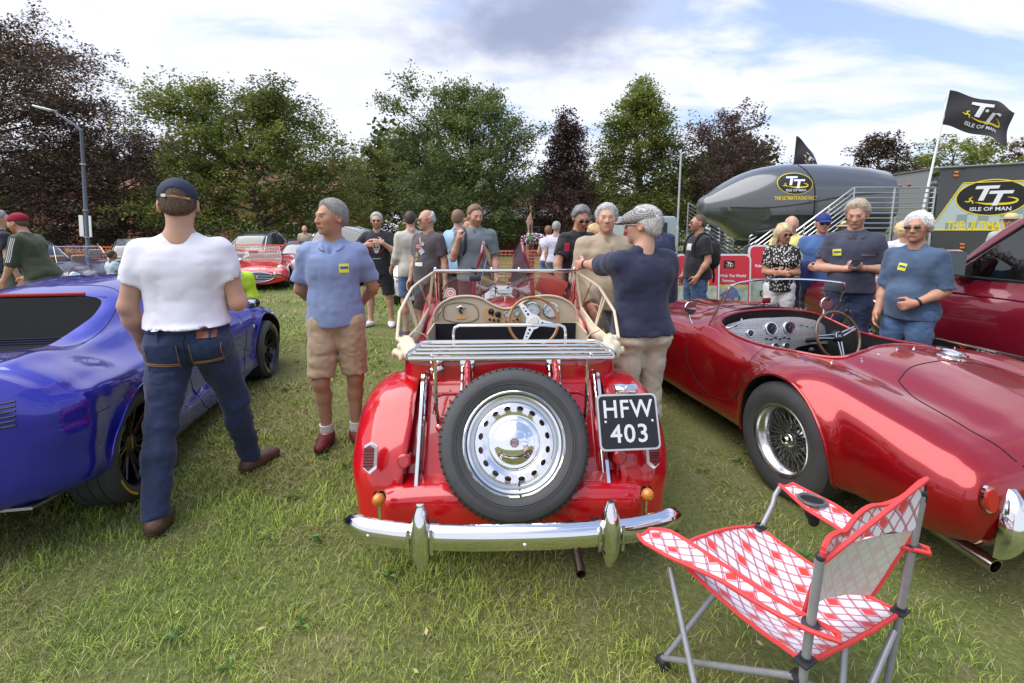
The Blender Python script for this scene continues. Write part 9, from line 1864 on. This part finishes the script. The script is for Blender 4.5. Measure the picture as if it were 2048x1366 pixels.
 mb=MB();mb.box((L*.12, 0, zlo-.10), (L*.62, 1.6, .16));mb.box((L*.12, 0, .45), (L*.55, 1.8, .25))
 mb.build('base_frame', BLACK, T, smooth=False)
 for x0 in(-L*.10, L*.10, L*.30):
  for y in(-.7, .7):mb=MB();mb.tube([(x0, y, .5), (x0+.35, y, zlo-.1)], .06, 8);mb.build('hydraulic_ram', mat('dark ram steel', (.05, .05, .055), .3, .8), T)
 mb=MB();mb.box((L*.12, 0, .20), (L*.7, 2.0, .22));mb.build('chassis', BLACK, T, smooth=False)
 return T
pod()
def stairs():
 RAIL=mat('brushed stainless rail', (.58, .59, .60), .25, 1);TR_=mat('grey stair tread', (.14, .14, .145), .6, .4)
 def flight(label, a, b, w_, n, platform=None, h=1.05, bars=9, ext=None):
  """a: foot, b: head of the near edge (3d). bars parallel to the slope"""
  a, b=Vector(a), Vector(b);T=thing('access_stairs', label, 'stairs', (a.x, a.y, 0));o=Vector((a.x, a.y, 0));D=b-a
  back=Vector((0, w_, 0))
  for y in(0, w_):
   mb=MB();mb.tube([a-o+Vector((0, y, 0)), b-o+Vector((0, y, 0))], .06, 6);mb.build('stringer', GALV, T)
   for k in range(bars):
    z=h*(k+1)/bars;pts=[a-o+Vector((0, y, z)), b-o+Vector((0, y, z))]
    if ext:pts.append(b-o+Vector(ext)+Vector((0, y, z)))
    mb=MB();mb.tube(pts, .024 if k==bars-1 else.016, 6);mb.build('hand_rail' if k==bars-1 else 'rail_bar', RAIL, T)
   m=3
   for i in range(m+1):p=a.lerp(b, i/m)-o+Vector((0, y, 0));mb=MB();mb.tube([p, p+Vector((0, 0, h))], .022, 8);mb.build('rail_post', RAIL, T)
   if ext:
    for q in(.5, 1.0):p=b-o+Vector(ext)*q+Vector((0, y, 0));mb=MB();mb.tube([p, p+Vector((0, 0, h))], .022, 8);mb.build('rail_post', RAIL, T)
    for q in(.5, 1.0):p=b-o+Vector(ext)*q+Vector((0, y, 0));mb=MB();mb.tube([p, (p.x, p.y, 0)], .03, 8);mb.build('support_leg', GALV, T)
  for i in range(n):p=a.lerp(b, (i+.5)/n)-o;mb=MB();mb.box((p.x, w_/2, p.z), (abs(D.x)/n*1.05, w_, .04));mb.build('tread', TR_, T, smooth=False)
  if ext:mb=MB();mb.box(((b-o).x+Vector(ext).x/2, w_/2, (b-o).z), (abs(Vector(ext).x), w_, .06));mb.build('platform', TR_, T, smooth=False)
 Y=11.3;flight('steel stairs with seven slanting rail bars rising right to the trailer platform', (aty(1560, 460, Y).x, Y, .15), (aty(1700, 460, Y).x, Y, 1.45), 1.1, 8, ext=(aty(1860, 460, Y).x-aty(1700, 460, Y).x, 0, 0))
 Y=12.6;flight('second steel stair flight behind, ending by the tail of the pod', (aty(1500, 460, Y).x, Y, .3), (aty(1655, 460, Y).x, Y, 1.62), .9, 8)
 Y=14.8;flight('low steel stairs leading up left under the nose of the pod', (aty(1530, 460, Y).x, Y, .15), (aty(1395, 460, Y).x, Y, 1.35), .9, 7)
stairs()
def flag(label, base, top, L, h, seed, lean):
 base, top=Vector(base), Vector(top);T=thing('flag', label, 'flag', tuple(base));d=top-base
 mb=MB();mb.tube([(0, 0, 0), tuple(d)], [.035, .018], 8);mb.build('flag_pole', WHITE if seed==1 else BLACK, T)
 u=d.normalized();V=[];F=[];n, k=26, 14;fx=Vector((1, -.15, lean)).normalized()
 def P(a, b):
  w_=.14*math.sin(a*7+seed)*a*h;drop_=(.16 if seed==1 else.55)*a*a*h
  tl=h*(1-(0 if seed==1 else.35)*a)
  return d-u*(b*tl)+fx*(a*L)+Vector((0, w_+.04*math.sin(b*6+a*5), -drop_+.03*math.sin(a*11)))
 for j in range(k+1):
  for i in range(n+1):V.append(tuple(P(i/n, j/k)))
 for j in range(k):
  for i in range(n):q=j*(n+1)+i;F.append((q, q+1, q+n+2, q+n+1))
 c=mesh('flag_cloth', V, F, mat('black flag nylon', (.022, .018, .024), .75, sheen=.3), T, angle=None)
 before=set(bpy.data.objects);tt_mark(1.0, Matrix.Identity(4), c, ground=False);
 for o2 in set(bpy.data.objects)-before:
  for v in o2.data.vertices:
   a=.54+v.co.x*.40;b=.47-v.co.y*.40*(L/h)*.9;p0=P(a, b);p1=P(min(1, a+.01), b);p2=P(a, min(1, b+.01));nn=(p1-p0).cross(p2-p0).normalized()
   if nn.y>0:nn=-nn
   v.co=p0+nn*(.012+max(0, v.co.z)*.6)
Yf=13.0
flag('large black race flag on a white pole waving over the trailer', aty(1835, 470, 12.2), aty(1898, 180, 12.2), 1.60, .82, 1, -.27)
flag('small black race flag drooping behind the top of the grey pod', aty(1588, 345, 14.2), aty(1594, 272, 14.2), .95, .80, 2, -.75)
def board(label, px, py_top, py_bot, Y, w_, words, seed=0, cat='sign board', rz=0):
 p=place(px, Y);zt=aty(px, py_top, Y).z;T=thing('pavement_sign', label, cat, p, rz, 'race ride boards by the stairs');zb=.10
 rr=lambda w2, h2, r_:[(x, y)for cx_, cy_, a0 in((w2-r_, h2-r_, 0), (-(w2-r_), h2-r_, 90), (-(w2-r_), -(h2-r_), 180), (w2-r_, -(h2-r_), 270))for x, y in[(cx_+r_*math.cos(R(a0+t)), cy_+r_*math.sin(R(a0+t)))for t in(0, 30, 60, 90)]]
 h=(zt-zb)/2;zc=(zt+zb)/2;M=Matrix.Translation((0, 0, zc))@Matrix.Rotation(R(90-6), 4, 'X')
 mb=MB();mb.prism(rr(w_/2, h, .10), .035, M@Matrix.Translation((0, 0, -.035)));fr_=mb.build('sign_frame', mat('white sign frame', (.72, .72, .72), .35, .2), T, angle=30)
 mb=MB();mb.prism(rr(w_/2, h, .10), .03, Matrix.Translation((0, .42, zc))@Matrix.Rotation(R(90+6), 4, 'X'));mb.build('rear_leaf', mat('dark board back', (.10, .11, .12), .5), T, smooth=False)
 RDD=mat('red board print', (.55, .03, .05), .5)
 mb=MB();mb.prism(rr(w_/2-.03, h-.03, .08), .002, M@Matrix.Translation((0, 0, .001)));mb.build('board_face', RDD, T, smooth=False)
 ph=mat('race photo print', (.20, .30, .14), .6, var=(7, 0, (.52, .56, .56)))
 mb=MB();a, b=-h+.06, h*-.12;mb.add([M@Vector(v)for v in((-w_/2+.05, a, .006), (w_/2-.05, a, .006), (w_/2-.05, b, .006), (-w_/2+.05, b, .006))], [(0, 1, 2, 3)]);mb.build('photo_print', ph, T, smooth=False)
 mb=MB();cxm, cym=.0, (a+b)/2
 for x in(-.13, .13):mb.lathe([(.05, .008), (.075, .008)], 16, M@Matrix.Translation((cxm+x, cym-.06, 0)))
 mb.build('printed_wheels', BLACK, T, smooth=False);mb=MB();mb.add([M@Vector((cxm+x, cym+y, .009))for x, y in((-.18, 0), (-.05, .08), (.06, .16), (.14, .10), (.2, -.02), (.04, -.07), (-.10, -.05))], [tuple(range(7))]);mb.build('printed_rider', mat('printed blue', (.1, .2, .45), .6), T, smooth=False)
 mb=MB();mb.add([M@Vector(v)for v in((-.10, h-.26, .005), (.10, h-.26, .005), (.10, h-.12, .005), (-.10, h-.12, .005))], [(0, 1, 2, 3)]);mb.build('logo_patch', BLK, T, smooth=False)
 tt_mark(.10, M@Matrix.Translation((0, h-.19, .004)), T, ground=False)
 y=h-.36
 for t_, sz, m in words:lettering(t_, sz, M@Matrix.Translation((0, y-sz*.5, .006)), m, T, 'board_words', depth=.0003, bold=sz*.02, sx=.9);y-=sz*1.15
board('fully visible red ride board with yellow words between the backpack and blond bob', 1460, 508, 600, 8.6, .80, [('Ride With The World', .075, WHT), ('Famous...', .075, WHT), ('Michael Dunlop', .105, YEL)])
board('red ride board partly hidden by the backpack', 1396, 508, 600, 8.4, .80, [('Ride With The Legend', .07, WHT), ('MARTIN', .13, YEL)])
board('red ride board behind the blond bob at the foot of the stairs', 1545, 490, 600, 9.0, .85, [('Ride With The World', .075, WHT), ('Famous...', .075, WHT)], rz=R(-8))
T=thing('display_van', 'pale grey van with an open tailgate poster behind the flat cap', 'van', place(1300, 11.5), R(8));zt=aty(1290, 432, 11.5).z
mb=MB();mb.box((0, .9, zt/2+.15), (1.35, 1.8, zt-.3), bev=.08);mb.build('van_body', mat('pale grey green paint', (.30, .36, .36), .35, coat=.6), T)
mb=MB();mb.box((-.50, -.35, zt-.42), (.65, .05, .62), (R(22), 0, 0), bev=.02);q=mb.build('tailgate_poster', mat('pink red poster', (.55, .08, .14), .5), T);mb=MB();mb.box((.15, -.02, zt-.45), (.5, .03, .6), bev=.01);mb.build('rear_window', GLASSD, T)
for s in(-1, 1):mb=MB();mb.tube([(s*.5, .1, .32), (s*.7, .1, .32)], .32, 20);mb.build('wheel', RUBBER, T)
